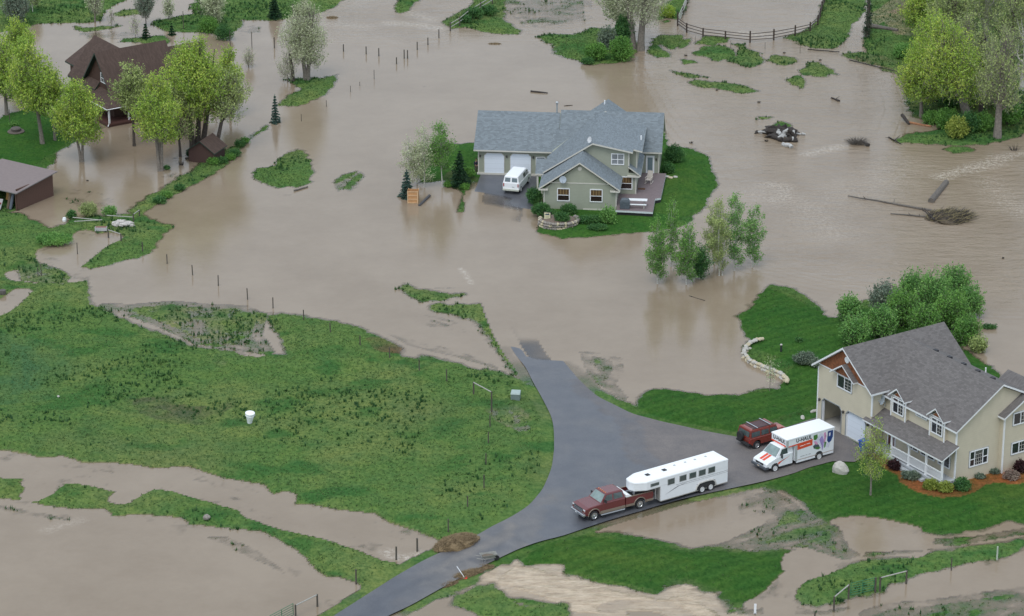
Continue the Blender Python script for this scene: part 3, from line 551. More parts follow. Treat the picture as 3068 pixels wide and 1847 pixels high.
at = n.new('ShaderNodeVertexColor'); at.layer_name = 'Col'; aw = n.new('ShaderNodeVertexColor'); aw.layer_name = 'Wet'; ge = n.new('ShaderNodeNewGeometry')
r1, f1 = noise_ramp(9, (.8, .8, .82), (1.22, 1.2, 1.18), det=8, ro=.8); r2, f2 = noise_ramp(.5, (.86, .87, .9), (1.14, 1.12, 1.1)); l.new(mul(mul(at.outputs[0], r1), r2), b.inputs['Base Color'])
l.new(mth('MULTIPLY_ADD', aw.outputs[0], -.42, .78), b.inputs['Roughness']); b.inputs['Specular IOR Level'].default_value = .5
drive = tag(fast_mesh('driveway', V, RF, am, cols={'Col': RC, 'Wet': RW}, smooth=True), 'wet grey asphalt drive', 'driveway', kind='structure')
# ------------------------------------------------------------------ grass and weeds standing on the land (stuff)
g = np.random.default_rng(3)
def scatter(N, hmin, hmax, zmin, zmax, mats, label, name, dens=None, blades=3, wide=.045):
    px = g.uniform(-66, 66, N * 3); py = 211 + (g.random(N * 3) ** .8) * 180
    okf = np.abs(px) < 39 + (py - 213) * .155 + 2; px, py = px[okf], py[okf]
    i = np.clip(np.searchsorted(xs, px), 1, NX - 1); j = np.clip(np.searchsorted(ys, py), 1, NY - 1); q = j * NX + i
    z = H[q]; keep = (z > zmin) & (z < zmax) & (rd[q] < -.05) & (km[q] < .5)
    for o, deg, u0, u1, v0, v1 in ((HB, -57.3, -16.6, 0, -1.4, 9), (HB, -57.3, -6.6, .1, -2, 0), (HA, -5.5, -15.4, 4.6, 3, 17.5), (HA, -5.5, -7.5, 4.6, -1.3, 5)):
        a = R(deg); dx, dy = px - o[0], py - o[1]; u = dx * math.cos(a) + dy * math.sin(a); v = -dx * math.sin(a) + dy * math.cos(a); keep &= ~((u > u0) & (u < u1) & (v > v0) & (v < v1))
    if dens is not None: keep &= g.random(len(px)) < dens(px, py, q)
    px, py, z, q = px[keep][:N], py[keep][:N], z[keep][:N], q[keep][:N]; n_ = len(px); hh = g.uniform(hmin, hmax, n_)
    base = np.stack([px, py, z - .02], 1); VV = []
    for k_ in range(blades):
        an = g.uniform(0, 6.28, n_); w_ = wide * g.uniform(.7, 1.4, n_); lean = g.uniform(.1, .6, n_); off = g.normal(0, .05, (n_, 2))
        c_ = base.copy(); c_[:, :2] += off; dx_, dy_ = np.cos(an), np.sin(an)
        a_ = c_ + np.stack([-dy_ * w_, dx_ * w_, 0 * an], 1); b__ = c_ + np.stack([dy_ * w_, -dx_ * w_, 0 * an], 1); t_ = c_ + np.stack([dx_ * hh * lean, dy_ * hh * lean, hh], 1); VV.append(np.stack([a_, b__, t_], 1))
    VV = np.concatenate(VV).reshape(-1, 3); FF = np.arange(len(VV)).reshape(-1, 3)
    o = fast_mesh(name, VV, FF, mats); tag(o, label, name.split('.')[0].replace('_', ' '), kind='stuff'); return o
gmt = leafmat('grass_blades', (.080, .16, .046), (.145, .21, .070), (.050, .108, .038), .3, .25)
wmt = leafmat('weed_leaves', (.042, .13, .040), (.10, .19, .055), (.026, .085, .030), .25, .4)
lawnd = np.maximum.reduce([sdf(P_, pad=2) for P_ in LAWN])
scatter(150000, .06, .15, -.03, 2, gmt, 'short uneven meadow grass over the fields and banks', 'grass', lambda x, y, q: np.where(lawnd[q] > 0, .12, .8), 3, .035)
wd_ = fbm(XF, YF, 5, 401, 4, 1.5)
scatter(26000, .14, .42, -.06, 2, wmt, 'taller weeds along the banks and in the pasture', 'weeds', lambda x, y, q: np.where(lawnd[q] > -.3, 0, np.clip(wd_[q] * 3 - .35 + np.clip((.12 - H[q]) * 3, 0, .35), 0, 1)), 6, .05)
# ------------------------------------------------------------------ shared finishes for buildings
WHITE = mat('white_trim', (.80, .82, .84), .45, var=.03); GLASS = mat('window_glass', (.030, .034, .040), .06, var=.3, scale=1.5, spec=1.0)
GLASSL = mat('curtained_glass', (.22, .24, .26), .15, var=.25, scale=2, spec=.8); DOORW = mat('garage_door_white', (.74, .80, .88), .4, var=.02, stripe=('Z', .53, .10))
BEIGE = mat('beige_siding', (.58, .525, .405), .8, var=.045, scale=1.2, stripe=('Z', .2, .07)); SAGE = mat('sage_siding', (.335, .355, .285), .8, var=.05, scale=1.2, stripe=('Z', .16, .16))
CREAM = mat('cream_trim', (.60, .585, .53), .6, var=.04); SHAKE = mat('cedar_shakes', (.23, .085, .035), .8, var=.5, scale=3.5, stripe=('Z', .18, .25), bump=.3)
RB = shingle('brown_grey_shingles', (.150, .140, .136)); RBx = shingle('brown_grey_shingles_cross', (.150, .140, .136), 'x')
RA = shingle('blue_grey_shingles', (.185, .215, .235)); RAx = shingle('blue_grey_shingles_cross', (.185, .215, .235), 'x')
RCm = shingle('dark_brown_shingles', (.085, .058, .048)); CONC = mat('concrete', (.42, .41, .385), .85, var=.1); DKGREEN = mat('dark_green_trim', (.018, .045, .036), .5)
BROWN = mat('dark_brown_siding', (.070, .036, .026), .8, var=.12, scale=2, stripe=('Z', .2, .25)); STEEL = mat('galvanised_steel', (.5, .52, .54), .35, metal=.8); DARK = mat('near_black', (.018, .018, .02), .7)
DISH = mat('grey_dish', (.36, .42, .48), .4); GREYM = mat('grey_metal', (.30, .32, .33), .5); LAMP = mat('dark_lamp', (.07, .065, .06), .5)
def window(root, p, a, n, wd, ht, cols=(1,), rows=1, grid=None, pane=None, name='window', trim=.09, tm=None, dark_edge=True, sash=True):
    """p lower-left corner on the wall, a along, n outward; cols = relative widths; grid = {column: (nx, nz)} muntins"""
    f = MB(); p = Vector(p); a = Vector(a); n_ = Vector(n); z = Vector((0, 0, 1))
    f.obox(p - a * trim, a, n_, wd + 2 * trim, trim, 0, .07); f.obox(p - a * trim + z * ht, a, n_, wd + 2 * trim, trim, 0, .07)
    f.obox(p - a * trim, a, n_, trim, ht + trim, 0, .068); f.obox(p + a * wd, a, n_, trim, ht + trim, 0, .068)
    tot = sum(cols); x = 0; 
    for i, cw in enumerate(cols):
        w_ = cw / tot * wd
        if i: f.obox(p + a * (x - .035), a, n_, .07, ht, .0, .062)
        gx, gz = (grid or {}).get(i, (1, 1))
        for k_ in range(1, gx): f.obox(p + a * (x + w_ * k_ / gx - .012), a, n_, .024, ht, .03, .045, 1)
        for k_ in range(1, gz): f.obox(p + a * x + z * (ht * k_ / gz - .012), a, n_, w_, .024, .03, .045, 1)
        if rows > 1 and (grid is None or i not in grid): f.obox(p + a * x + z * (ht * .5 - .03), a, n_, w_, .06, .0, .06)
        x += w_
    if dark_edge:
        for q, wq, hq in ((p - a * (trim + .04) - z * .04, wd + 2 * trim + .08, .04), (p - a * (trim + .04) + z * (ht + trim), wd + 2 * trim + .08, .04)): f.obox(q, a, n_, wq, hq, 0, .03, 2)
        for q in (p - a * (trim + .04), p + a * (wd + trim)): f.obox(q, a, n_, .04, ht + trim, 0, .03, 2)
    w_o = f.build(name, [tm or WHITE, CREAM, GREYM], root)
    g_ = MB(); g_.obox(p, a, n_, wd, ht, .005, .02); g_.build('pane', pane or GLASS, w_o)
    return w_o
def box_part(root, name, args, m, **k):
    b_ = MB()
    for q in args: b_.box(*q)
    return b_.build(name, m, root, **k)
def lantern(root, p, n):
    f = MB(); p = Vector(p); n = Vector(n); f.obox(p - n.cross(Vector((0, 0, 1))) * .05, n.cross(Vector((0, 0, 1))), n, .1, .16, 0, .04); f.lathe([(.02, .22), (.09, .16), (.08, -.04), (.03, -.08)], p + n * .12, 8); return f.build('wall_lamp', LAMP, root)
def dish(root, c, r, aim, m=None, arm=True):
    f = MB(); prof = [(r * t, .22 * r * t * t) for t in (0.02, .35, .65, .85, 1)] + [(r * .97, .24 * r), (.02, .05 * r)]
    f.lathe(prof, (0, 0, 0), 20); f.tube([(0, -r * .8, .1), (0, -r * .3, r * .9)], .02, 5); f.box(-.04, .04, -r * .35, -r * .2, r * .82, r * .98)
    if arm: f.tube([(0, 0, 0), (0, -.05, -.25), (0, -r * 1.1, -.35)], .03, 6)
    o = f.build('satellite_dish', m or DISH, root, smooth=False); o.location = c; o.rotation_euler = Vector(aim).to_track_quat('Z', 'Y').to_euler(); return o
def split_build(f, name, m, root):
    """the pieces of f that do not touch become separate parts"""
    par = list(range(len(f.v)))
    def fd(i):
        while par[i] != i: par[i] = par[par[i]]; i = par[i]
        return i
    for q in f.f:
        for k_ in q[1:]: par[fd(k_)] = fd(q[0])
    comp = {}
    for q, mm in zip(f.f, f.m): comp.setdefault(fd(q[0]), []).append((q, mm))
    bb = []
    for r_, fs in comp.items():
        ids = sorted({i for q, _ in fs for i in q}); a = np.array([f.v[i] for i in ids]); bb.append([a.min(0) - .02, a.max(0) + .02, fs, ids])
    merged = []
    for lo, hi, fs, ids in bb:
        hit = [g_ for g_ in merged if np.all(g_[0] <= hi) and np.all(g_[1] >= lo)]
        for g_ in hit: lo = np.minimum(lo, g_[0]); hi = np.maximum(hi, g_[1]); fs = fs + g_[2]; ids = ids + g_[3]; merged = [x for x in merged if x is not g_]
        merged.append([lo, hi, fs, ids])
    for lo, hi, fs, ids in merged:
        ids = sorted(set(ids)); mp_ = {i: k_ for k_, i in enumerate(ids)}; b_ = MB(); b_.v = [f.v[i] for i in ids]; b_.f = [tuple(mp_[i] for i in q) for q, _ in fs]; b_.m = [mm for _, mm in fs]; b_.build(name, m, root)
# ================================================================== beige house
hb = thing('beige_house', 'two-storey beige house with grey-brown roof, white trim and covered front porch', 'house', HB, R(-57.3))
A_, N_ = (1, 0, 0), (0, -1, 0); AR, NR = (0, 1, 0), (1, 0, 0)
f = MB()   # walls: main body, garage wing (open bay), annex, bays
def ext_u(f, u0, u1, prof, m=0):
    n_ = len(prof); f.add([(u0, a, b) for a, b in prof] + [(u1, a, b) for a, b in prof], [tuple(range(n_)), tuple(range(2 * n_ - 1, n_ - 1, -1))] + [(i, (i + 1) % n_, n_ + (i + 1) % n_, n_ + i) for i in range(n_)], m)
def ext_v(f, v0, v1, prof, m=0):
    n_ = len(prof); f.add([(a, v0, b) for a, b in prof] + [(a, v1, b) for a, b in prof], [tuple(range(n_)), tuple(range(2 * n_ - 1, n_ - 1, -1))] + [(i, (i + 1) % n_, n_ + (i + 1) % n_, n_ + i) for i in range(n_)], m)
ext_u(f, -9.32, 0, [(0, -.3), (7.2, -.3), (7.2, 6.4), (4.5, 7.7), (0, 4.72)])
ext_v(f, -1.4, 8.9, [(-16.6, 2.72), (-9.3, 2.72), (-9.3, 5.12), (-12.95, 7.72), (-16.6, 5.12)])
f.box(-16.6, -16.4, -1.4, 8.9, -.3, 2.72); f.box(-9.5, -9.3, -1.4, 0.01, -.3, 2.72); f.box(-16.4, -9.32, 5.0, 8.9, -.3, 2.715)
for a, b in ((-16.4, -15.95), (-13.25, -12.65), (-9.95, -9.5)): f.box(a, b, -1.4, -1.15, -.3, 2.72)
for a, b in ((-15.95, -13.25), (-12.65, -9.95)):
    f.box(a, b, -1.4, -1.15, 2.42, 2.72)
    ext_v(f, -1.4, -1.15, [(a, 2.08), (a, 2.42), (a + .3, 2.42)]); ext_v(f, -1.4, -1.15, [(b, 2.08), (b - .3, 2.42), (b, 2.42)])
for a, b in ((-8.07, -6.2), (-3.03, -1.18)): ext_v(f, -.3, .02, [(a, 3.1), (b, 3.1), (b, 5.12), ((a + b) / 2, 5.8), (a, 5.12)])
ext_u(f, -2, .5, [(4.7, -.6), (11.6, -.6), (11.6, 5.0), (8.15, 7.0), (4.7, 5.0)])
f.build('wall', BEIGE, hb)
box_part(hb, 'garage_floor', [(-16.4, -9.5, -1.35, 5.0, -.25, .02)], CONC)
f = MB(); ext_v(f, -1.43, -1.4, [(-16.5, 5.42), (-9.4, 5.42), (-9.45, 5.15), (-12.95, 7.68), (-16.45, 5.15)][:2] + [(-12.95, 7.86)]); 
for a, b in ((-8.07, -6.2), (-3.03, -1.18)): ext_v(f, -.33, -.3, [(a + .35, 5.3), (b - .35, 5.3), ((a + b) / 2, 5.78)])
ext_v(f, -1.62, -1.43, [(-14.0, 5.5), (-11.6, 5.5), (-12.8, 6.4)])
split_build(f, 'gable_shakes', SHAKE, hb)
f = MB()
f.slab([(-12.95, -.35, 4.83), (.38, -.35, 4.83), (.38, 4.5, 8.0), (-12.95, 4.5, 8.0)], .17); f.slab([(-12.95, 4.5, 8.0), (.38, 4.5, 8.0), (.38, 7.5, 6.5), (-12.95, 7.5, 6.5)], .17)
for a, b in ((-8.07, -6.2), (-3.03, -1.18)):
    c_ = (a + b) / 2
    for e in (a - .16, b + .16): f.slab([(e, -.62, 5.24), (c_, -.62, 6.14), (c_, 1.7, 6.14), (e, 1.7, 5.24)], .13, 2)
ro = f.build('roof', [RB, WHITE, RBx], hb)
f = MB(); f.slab([(-17.05, -1.85, 5.22), (-12.95, -1.85, 8.13), (-12.95, 9.3, 8.13), (-17.05, 9.3, 5.22)], .18); f.slab([(-12.95, -1.85, 8.13), (-8.88, -1.85, 5.24), (-8.88, 9.3, 5.24), (-12.95, 9.3, 8.13)], .18)
f.slab([(-14.42, -1.98, 5.52), (-12.8, -1.98, 6.62), (-12.8, -1.42, 6.62), (-14.42, -1.42, 5.52)], .12); f.slab([(-12.8, -1.98, 6.62), (-11.18, -1.98, 5.5), (-11.18, -1.42, 5.5), (-12.8, -1.42, 6.62)], .12)
f.slab([(-3.2, 4.38, 5.12), (.86, 4.38, 5.12), (.86, 8.15, 7.3), (-3.2, 8.15, 7.3)], .17); f.slab([(-3.2, 8.15, 7.3), (.86, 8.15, 7.3), (.86, 11.9, 5.12), (-3.2, 11.9, 5.12)], .17)
f.build('roof', [RBx, WHITE], hb)
f = MB(); f.slab([(-10.0, -1.78, 2.60), (.42, -1.78, 2.60), (.42, 0, 3.50), (-9.32, 0, 3.50), (-9.32, -1.42, 2.78), (-10.0, -1.42, 2.78)], .13); f.box(-9.25, .2, -1.52, -1.38, 2.28, 2.46, 1)
f.build('porch_roof', [RB, WHITE], hb)
f = MB()
for u, v, z0, z1 in ((-16.6, -1.4, -.2, 5.1), (-9.3, -1.4, 3.0, 5.2), (-.0, -.0, .4, 4.85), (.5, 4.7, -.5, 5.05)):
    f.box(u - .07 * (u < -1) * 1.0, u + .09 if u > -10 else u + .06, v - .03, v + .06, z0, z1)
    f.box(u - (.03 if u < -16 else .06), u + .025, v - .028, v + .11, z0, z1)
for a, b in ((-8.07, -6.2), (-3.03, -1.18)):
    for e in (a, b): f.box(e - .06, e + .06, -.34, -.28, 3.15, 5.1)
f.box(-16.55, -9.35, -1.455, -1.4, 5.32, 5.42); f.box(-8.0, -6.3, -.345, -.3, 5.2, 5.28); f.box(-2.95, -1.25, -.345, -.3, 5.2, 5.28)
split_build(f, 'corner_board', WHITE, hb)
for a, b, opened in ((-15.95, -13.25, 1), (-12.65, -9.95, 0)):
    f = MB(); pr = [(a + .07, 0.0), (b - .07, 0.0), (b - .07, 2.05), (b - .35, 2.36), (a + .35, 2.36), (a + .07, 2.05)]
    if not opened: ext_v(f, -1.28, -1.22, pr)
    else: f.box(a + .1, b - .1, -1.1, 1.4, 2.44, 2.5)
    d_ = f.build('garage_door', DOORW, hb)
    if opened: d_['label'] = 'raised garage door of the open bay'
    t = MB()
    for (x0, z0), (x1, z1) in zip([(a, 0), (a, 2.08), (a + .3, 2.42), (b - .3, 2.42), (b, 2.08)], [(a, 2.08), (a + .3, 2.42), (b - .3, 2.42), (b, 2.08), (b, 0)]):
        t.tube([(x0, -1.42, z0), (x1, -1.42, z1)], .055, 4)
    t.box(a + .02, a + .12, -1.39, -1.2, 0, 2.1, 1); t.build('door_frame', [GREYM, WHITE], d_)
window(hb, (-13.9, -1.4, 4.12), A_, N_, 1.82, 1.15, (1, 1), grid={1: (2, 4)})
for u in (-7.78, -2.75): window(hb, (u, -.3, 3.72), A_, N_, 1.28, 1.32, (1, 1), grid={1: (2, 4)})
window(hb, (-5.1, 0, 4.3), A_, N_, 1.27, .34, (1, 1))
window(hb, (0, 1.6, 1.06), AR, NR, 1.85, 1.36, (.55, 1, .55), rows=2, grid={1: (4, 4)})
window(hb, (.5, 5.72, 4.05), AR, NR, 1.9, 1.05, (1, 1.6), grid={1: (4, 3)}); window(hb, (.5, 5.72, 1.4), AR, NR, 1.9, 1.0, (1, 1.6), grid={1: (4, 3)})
for a, b in ((-6.0, -4.78), (-4.24, -2.61), (-2.0, -.67)): window(hb, (a, 0, 1.05), A_, N_, b - a, 1.25, (1, 1))
f = MB(); f.box(-8.55, -7.7, -.06, 0.02, .42, 2.42); f.box(-8.66, -8.55, -.08, 0, .4, 2.5, 1); f.box(-7.7, -7.58, -.08, 0, .4, 2.5, 1); f.box(-8.66, -7.58, -.08, 0, 2.42, 2.54, 1); f.build('front_door', [mat('dark_red_door', (.10, .022, .022), .5), WHITE], hb)
f = MB(); f.box(-9.28, .2, -1.6, 0, .22, .40); f.box(-9.2, .1, -1.5, -.05, -.2, .22, 1); f.build('porch_deck', [mat('grey_deck', (.46, .49, .52), .6, stripe=('Y', .14, .15)), mat('porch_skirt', (.38, .40, .42), .7)], hb)
f = MB(); f.box(-5.95, -1.7, -2.05, -1.6, -.05, .18); f.build('porch_step', mat('grey_deck', (.5, .5, .5)), hb)
for u in (-6.44, -4.18, -1.95, .08):
    f = MB(); f.box(u - .075, u + .075, -1.5, -1.35, .15, 2.35); f.box(u - .1, u + .1, -1.53, -1.33, .38, .5); f.build('porch_post', WHITE, hb)
for a, b in ((-6.365, -4.255), (-4.105, -2.025), (-1.875, .005)):
    f = MB(); f.box(a, b, -1.475, -1.375, 1.28, 1.37); f.box(a, b, -1.46, -1.39, .55, .63); n_ = int((b - a) / .13)
    for i in range(n_): x = a + (i + .5) * (b - a) / n_; f.box(x - .022, x + .022, -1.445, -1.405, .63, 1.28)
    f.build('railing', WHITE, hb)
for u, z in ((-16.25, 2.05), (-12.95, 2.05), (-9.6, 2.05)): lantern(hb, (u, -1.4, z), N_)
dish(hb, (-9.0, -.45, 4.35), .4, (-.25, -.85, .35))
f = MB(); f.lathe([(.3, 0), (.3, .05)], (-12.75, -1.44, 6.98), 8, axis='y'); f.build('gable_vent', WHITE, hb).location = (0, -.05, 0)
for u in (-8.6, -6.8, -5.0, -3.2, -1.3):
    f = MB(); f.box(u - .2, u + .2, 4.62, 4.92, 7.75, 7.99); f.build('roof_vent', mat('dark_roof_vent', (.03, .03, .035), .6), hb)
f = MB(); f.tube([(-4.6, 6.9, 6.6), (-4.6, 6.9, 7.25)], .06, 8); f.build('vent_pipe', WHITE, hb)
# ================================================================== sage-green house on its island
ha = thing('grey_green_house', 'grey-green house with blue-grey roofs and two white garage doors, ringed by flood water', 'house', HA, R(-5.5))
f = MB()
ext_v(f, 0, 7, [(-7.43, -.1), (0, -.1), (0, 2.15), (-3.75, 4.85), (-7.43, 2.15)])
ext_v(f, 3.94, 12, [(-7.40, -.1), (1.02, -.1), (1.02, 5.02), (-2.7, 5.82), (-7.40, 2.9)])
f.box(1.0, 1.79, 4.9, 12, 2.6, 4.82); f.box(0.9, 1.78, 3.945, 12, -.1, 2.75)
ext_u(f, -7.0, 3.8, [(10.87, -.1), (17.6, -.1), (17.6, 2.85), (14.2, 5.85), (10.87, 2.85)])
ext_u(f, -15.35, -6.95, [(10.7, -.3), (17.6, -.3), (17.6, 2.8), (14.2, 5.55), (10.7, 2.8)])
f.build('wall', SAGE, ha)
f = MB()
f.slab([(-7.5, 9.4, 2.2), (-2, 9.4, 2.2), (-2, 10.35, 2.97), (4.15, 10.35, 2.97), (4.15, 14.2, 6.16), (-6.85, 14.2, 6.16), (-6.85, 12.3, 4.59), (-7.5, 12.3, 4.59)], .16)
f.slab([(-6.85, 14.2, 6.16), (4.15, 14.2, 6.16), (4.15, 18.1, 2.95), (-6.85, 18.1, 2.95)], .16)
f.slab([(-15.82, 10.15, 2.73), (-6.9, 10.15, 2.73), (-6.9, 14.2, 5.84), (-15.75, 14.2, 5.84)], .16); f.slab([(-15.75, 14.2, 5.84), (-6.9, 14.2, 5.84), (-6.9, 18.2, 2.75), (-15.8, 18.2, 2.75)], .16)
f.slab([(-8.68, 3.65, 2.48), (-6.3, 3.65, 2.48), (-6.3, 5.1, 3.68), (-8.68, 5.1, 3.68)], .13); f.slab([(-8.68, 5.1, 3.68), (-6.3, 5.1, 3.68), (-6.3, 6.5, 2.5), (-8.68, 6.5, 2.5)], .13)
f.build('roof', [RA, CREAM], ha)
f = MB()
f.slab([(-7.98, -.42, 2.30), (-3.75, -.42, 5.2), (-3.75, 6.5, 5.2), (-7.98, 3.9, 2.30)], .16); f.slab([(-3.75, -.42, 5.2), (.42, -.42, 2.32), (.42, 3.93, 2.32), (-3.75, 6.5, 5.2)], .16)
f.slab([(-7.85, 3.42, 2.76), (-2.72, 3.42, 6.06), (-2.72, 14.1, 6.06), (-7.85, 8.5, 2.76)], .16)
zs = lambda u: 6.06 - (u + 2.72) * .205
f.slab([(u, v, zs(u)) for u, v in ((-2.72, 3.42), (1.45, 3.42), (1.45, 4.4), (2.38, 4.4), (2.38, 13.3), (-2.72, 14.1))], .16)
f.slab([(1.0, 3.6, 3.58), (2.32, 3.6, 2.62), (2.32, 10.6, 2.62), (1.0, 10.6, 3.58)], .14)
f.slab([(-5.3, 14.1, 3.9), (-2.1, 14.1, 6.2), (-2.1, 18.4, 6.2), (-5.3, 18.4, 3.9)], .15); f.slab([(-2.1, 14.1, 6.2), (1.2, 14.1, 3.9), (1.2, 18.4, 3.9), (-2.1, 18.4, 6.2)], .15)
f.build('roof', [RAx, CREAM], ha)
f = MB()
for u, v, z0, z1 in ((-7.43, 0, 0, 2.2), (0, 0, 0, 2.2), (1.02, 3.94, 3.4, 5.0), (1.78, 3.94, .2, 2.6), (1.79, 4.9, 3.0, 4.8), (3.8, 10.87, .3, 2.8), (-15.35, 10.7, -.1, 2.75)):
    f.box(u - .06, u + .06, v - .025, v + .03, z0, z1)
    if u > -7: f.box(u - .02, u + .025, v - .024, v + .1, z0, z1)
f.box(-6.85, -.75, -.03, 0, 2.78, 2.88); f.box(-7.95, -7.0, -.44, .1, 2.08, 2.2); f.box(-.6, .38, -.44, .1, 2.08, 2.2); f.box(.9, 2.2, 3.55, 3.94, 2.42, 2.55)
f.box(-15.5, -8.6, 10.55, 10.7, -.15, .06); f.box(-3.4, -.1, -.04, 0, -.05, .12)
for u, v in ((-8.45, 3.95), (-8.0, 3.95)): f.box(u - .09, u + .09, v - .09, v + .09, -.1, 2.4)
split_build(f, 'trim_board', CREAM, ha)
for a, b in ((-14.72, -12.6), (-11.95, -9.75)):
    f = MB(); ext_v(f, 10.6, 10.66, [(a, 0.05), (b, .05), (b, 2.0), (b - .28, 2.27), (a + .28, 2.27), (a, 2.0)]); d_ = f.build('garage_door', DOORW, ha)
    t = MB()
    for (x0, z0), (x1, z1) in zip([(a, .05), (a, 2.0), (a + .28, 2.27), (b - .28, 2.27), (b, 2.0)], [(a, 2.0), (a + .28, 2.27), (b - .28, 2.27), (b, 2.0), (b, .05)]): t.tube([(x0, 10.63, z0), (x1, 10.63, z1)], .05, 4)
    t.build('door_frame', CREAM, d_)
for u, v, z, w_ in ((-6.0, 0, .85, 1.14), (-2.62, 0, .85, 1.14), (.2, 3.94, .98, 1.15)):
    wo_ = window(ha, (u, v, z), A_, N_, w_, 1.32, (1,), rows=2, dark_edge=False, pane=mat('shaded_glass', (.030, .020, .018), .1, var=.4, spec=.8))
    b_ = MB(); b_.obox((u, v, z + .7), A_, N_, w_, .6, .02, .03); [b_.obox((u + w_ * k_ / 4 - .02, v, z + .7), A_, N_, .04, .6, .03, .04, 1) for k_ in (1, 2, 3)]; b_.build('blind', [mat('brown_blind', (.10, .055, .02), .7), mat('tan_cord', (.4, .28, .12), .7)], wo_)
window(ha, (-.72, 3.94, 3.64), A_, N_, 1.18, 1.14, (1, 1), rows=2, dark_edge=False, pane=GLASSL)
window(ha, (-9.15, 10.7, 1.0), A_, N_, .85, .9, (1,), dark_edge=False)
f = MB(); f.box(2.44, 3.34, 10.80, 10.87, .5, 2.44); d_ = f.build('patio_door', WHITE, ha); f = MB(); f.box(2.62, 3.16, 10.785, 10.80, .72, 2.25); f.build('pane', mat('door_glass', (.16, .22, .24), .12, spec=.8), d_)
f = MB(); f.lathe([(.22, 0), (.22, .04)], (-3.77, -.05, 4.42), 16, axis='y'); f.build('gable_vent', CREAM, ha)
dish(ha, (-5.45, -.35, 3.3), .38, (-.15, -.9, .25)); dish(ha, (-3.0, 3.6, 6.35), .34, (-.7, -.55, .3), mat('pale_dish', (.6, .62, .64), .5))
for u, v, z, h, r in ((-7.31, 14.3, 5.8, 1.05, .09), (-2.4, 17.0, 6.0, .48, .07), (2.05, 8.0, 5.0, .55, .08)):
    f = MB(); f.tube([(u, v, z), (u, v, z + h)], r, 8)
    if r > .085: f.lathe([(.17, h), (.17, h + .1), (.1, h + .16)], (u, v, z), 10, 1)
    f.build('vent_pipe' if r < .085 else 'flue', [WHITE, STEEL] if r < .085 else [GREYM, STEEL], ha)
for u in (-15.16, -12.33, -9.5): lantern(ha, (u, 10.7, 1.85), N_)
lantern(ha, (3.55, 10.87, 2.0), N_)
f = MB(); DP = [(.45, -1.35), (3.86, -1.55), (3.88, 2.6), (4.45, 2.94), (4.6, 10.86), (1.82, 10.86), (1.82, 3.9), (.03, 3.9), (.03, -1.35)]
f.prism(DP, .30, .5, 1, 0); f.prism([(a * .98 + .06, b * .98 + .06) for a, b in DP], -.2, .3, 2); f.build('deck', [mat('purple_grey_boards', (.185, .145, .150), .7, var=.12, scale=3, stripe=('X', .14, .22)), mat('white_fascia_boards', (.62, .68, .70), .5), DARK], ha)  # boards, pale fascia, and a plain near-black block filling the space below
# ================================================================== brown house among the cottonwoods
hc = thing('brown_house', 'dark brown house with steep gables and green trim, half hidden behind yellow-green trees', 'house', HC, R(-56))
f = MB()
ext_v(f, 1.5, 9.6, [(-8.35, -.1), (-1.75, -.1), (-1.75, 3.1), (-5.05, 6.95), (-8.35, 3.1)])
ext_u(f, -11.3, -5, [(1.2, -.1), (7.6, -.1), (7.6, 3.1), (4.4, 6.8), (1.2, 3.1)])
f.box(-15.5, -11.2, 3, 9, -.1, 3.2); f.box(-8, -2, 9.5, 13.5, -.1, 3.0); f.build('wall', BROWN, hc)
f = MB()
f.slab([(-8.75, 1.0, 2.85), (-5.05, 1.0, 7.14), (-5.05, 10.0, 7.14), (-8.75, 10.0, 2.85)], .2); f.slab([(-5.05, 1.0, 7.14), (-1.45, 1.0, 2.95), (-1.45, 10.0, 2.95), (-5.05, 10.0, 7.14)], .2)
f.slab([(-11.75, .8, 2.85), (-5, .8, 2.85), (-5, 4.4, 7.02), (-11.75, 4.4, 7.02)], .2); f.slab([(-11.75, 4.4, 7.02), (-5, 4.4, 7.02), (-5, 8.0, 2.85), (-11.75, 8.0, 2.85)], .2)
f.slab([(-16, 2.6, 3.2), (-11, 2.6, 3.2), (-11, 6, 5.1), (-16, 6, 5.1)], .18); f.slab([(-16, 6, 5.1), (-11, 6, 5.1), (-11, 9.4, 3.2), (-16, 9.4, 3.2)], .18)
f.slab([(-8.4, 9.6, 3.1), (-5.05, 9.6, 6.3), (-5.05, 14.3, 6.3), (-8.4, 14.3, 3.1)], .18); f.slab([(-5.05, 9.6, 6.3), (-1.5, 9.6, 3.1), (-1.5, 14.3, 3.1), (-5.05, 14.3, 6.3)], .18)
f.build('roof', [RCm, DKGREEN], hc)
f = MB(); f.slab([(-8.8, -.42, 2.12), (.32, -.42, 2.12), (-1.75, 1.55, 3.12), (-8.8, 1.55, 3.12)], .1); f.slab([(.32, -.42, 2.12), (.32, 14.1, 2.12), (-1.75, 14.1, 3.12), (-1.75, 1.55, 3.12)], .1)
f.tube([(-8.8, -.47, 2.08), (.37, -.47, 2.08), (.37, 14.1, 2.08)], .055, 6, 1); f.build('porch_roof', [RCm, WHITE], hc)
f = MB(); f.box(-8.8, .1, -.3, 1.5, .15, .35); f.box(-1.7, .1, 1.5, 13.8, .15, .35); f.box(-8.7, 0, -.2, 1.5, -.4, .15); f.box(-1.6, 0, 1.5, 13.6, -.4, .15); f.build('porch_deck', mat('red_brown_deck', (.10, .045, .038), .6), hc)
for u, v in ((0, .02), (0, 2.4), (0, 3.6), (0, 13.4), (-4.2, -.1)):
    f = MB(); f.box(u - .05, u + .05, v - .05, v + .05, .3, 2.1); f.build('porch_post', WHITE, hc)
f = MB(); f.box(-.05, .03, 2.45, 4.9, 1.1, 1.2); f.box(-.05, .03, 2.45, 4.9, .5, .56); f.build('railing', WHITE, hc)
f = MB(); f.tube([(.3, -.3, 2.05), (.1, -.15, 1.85), (.1, -.15, .3), (.25, -.35, .1)], .05, 6); f.build('downspout', WHITE, hc)
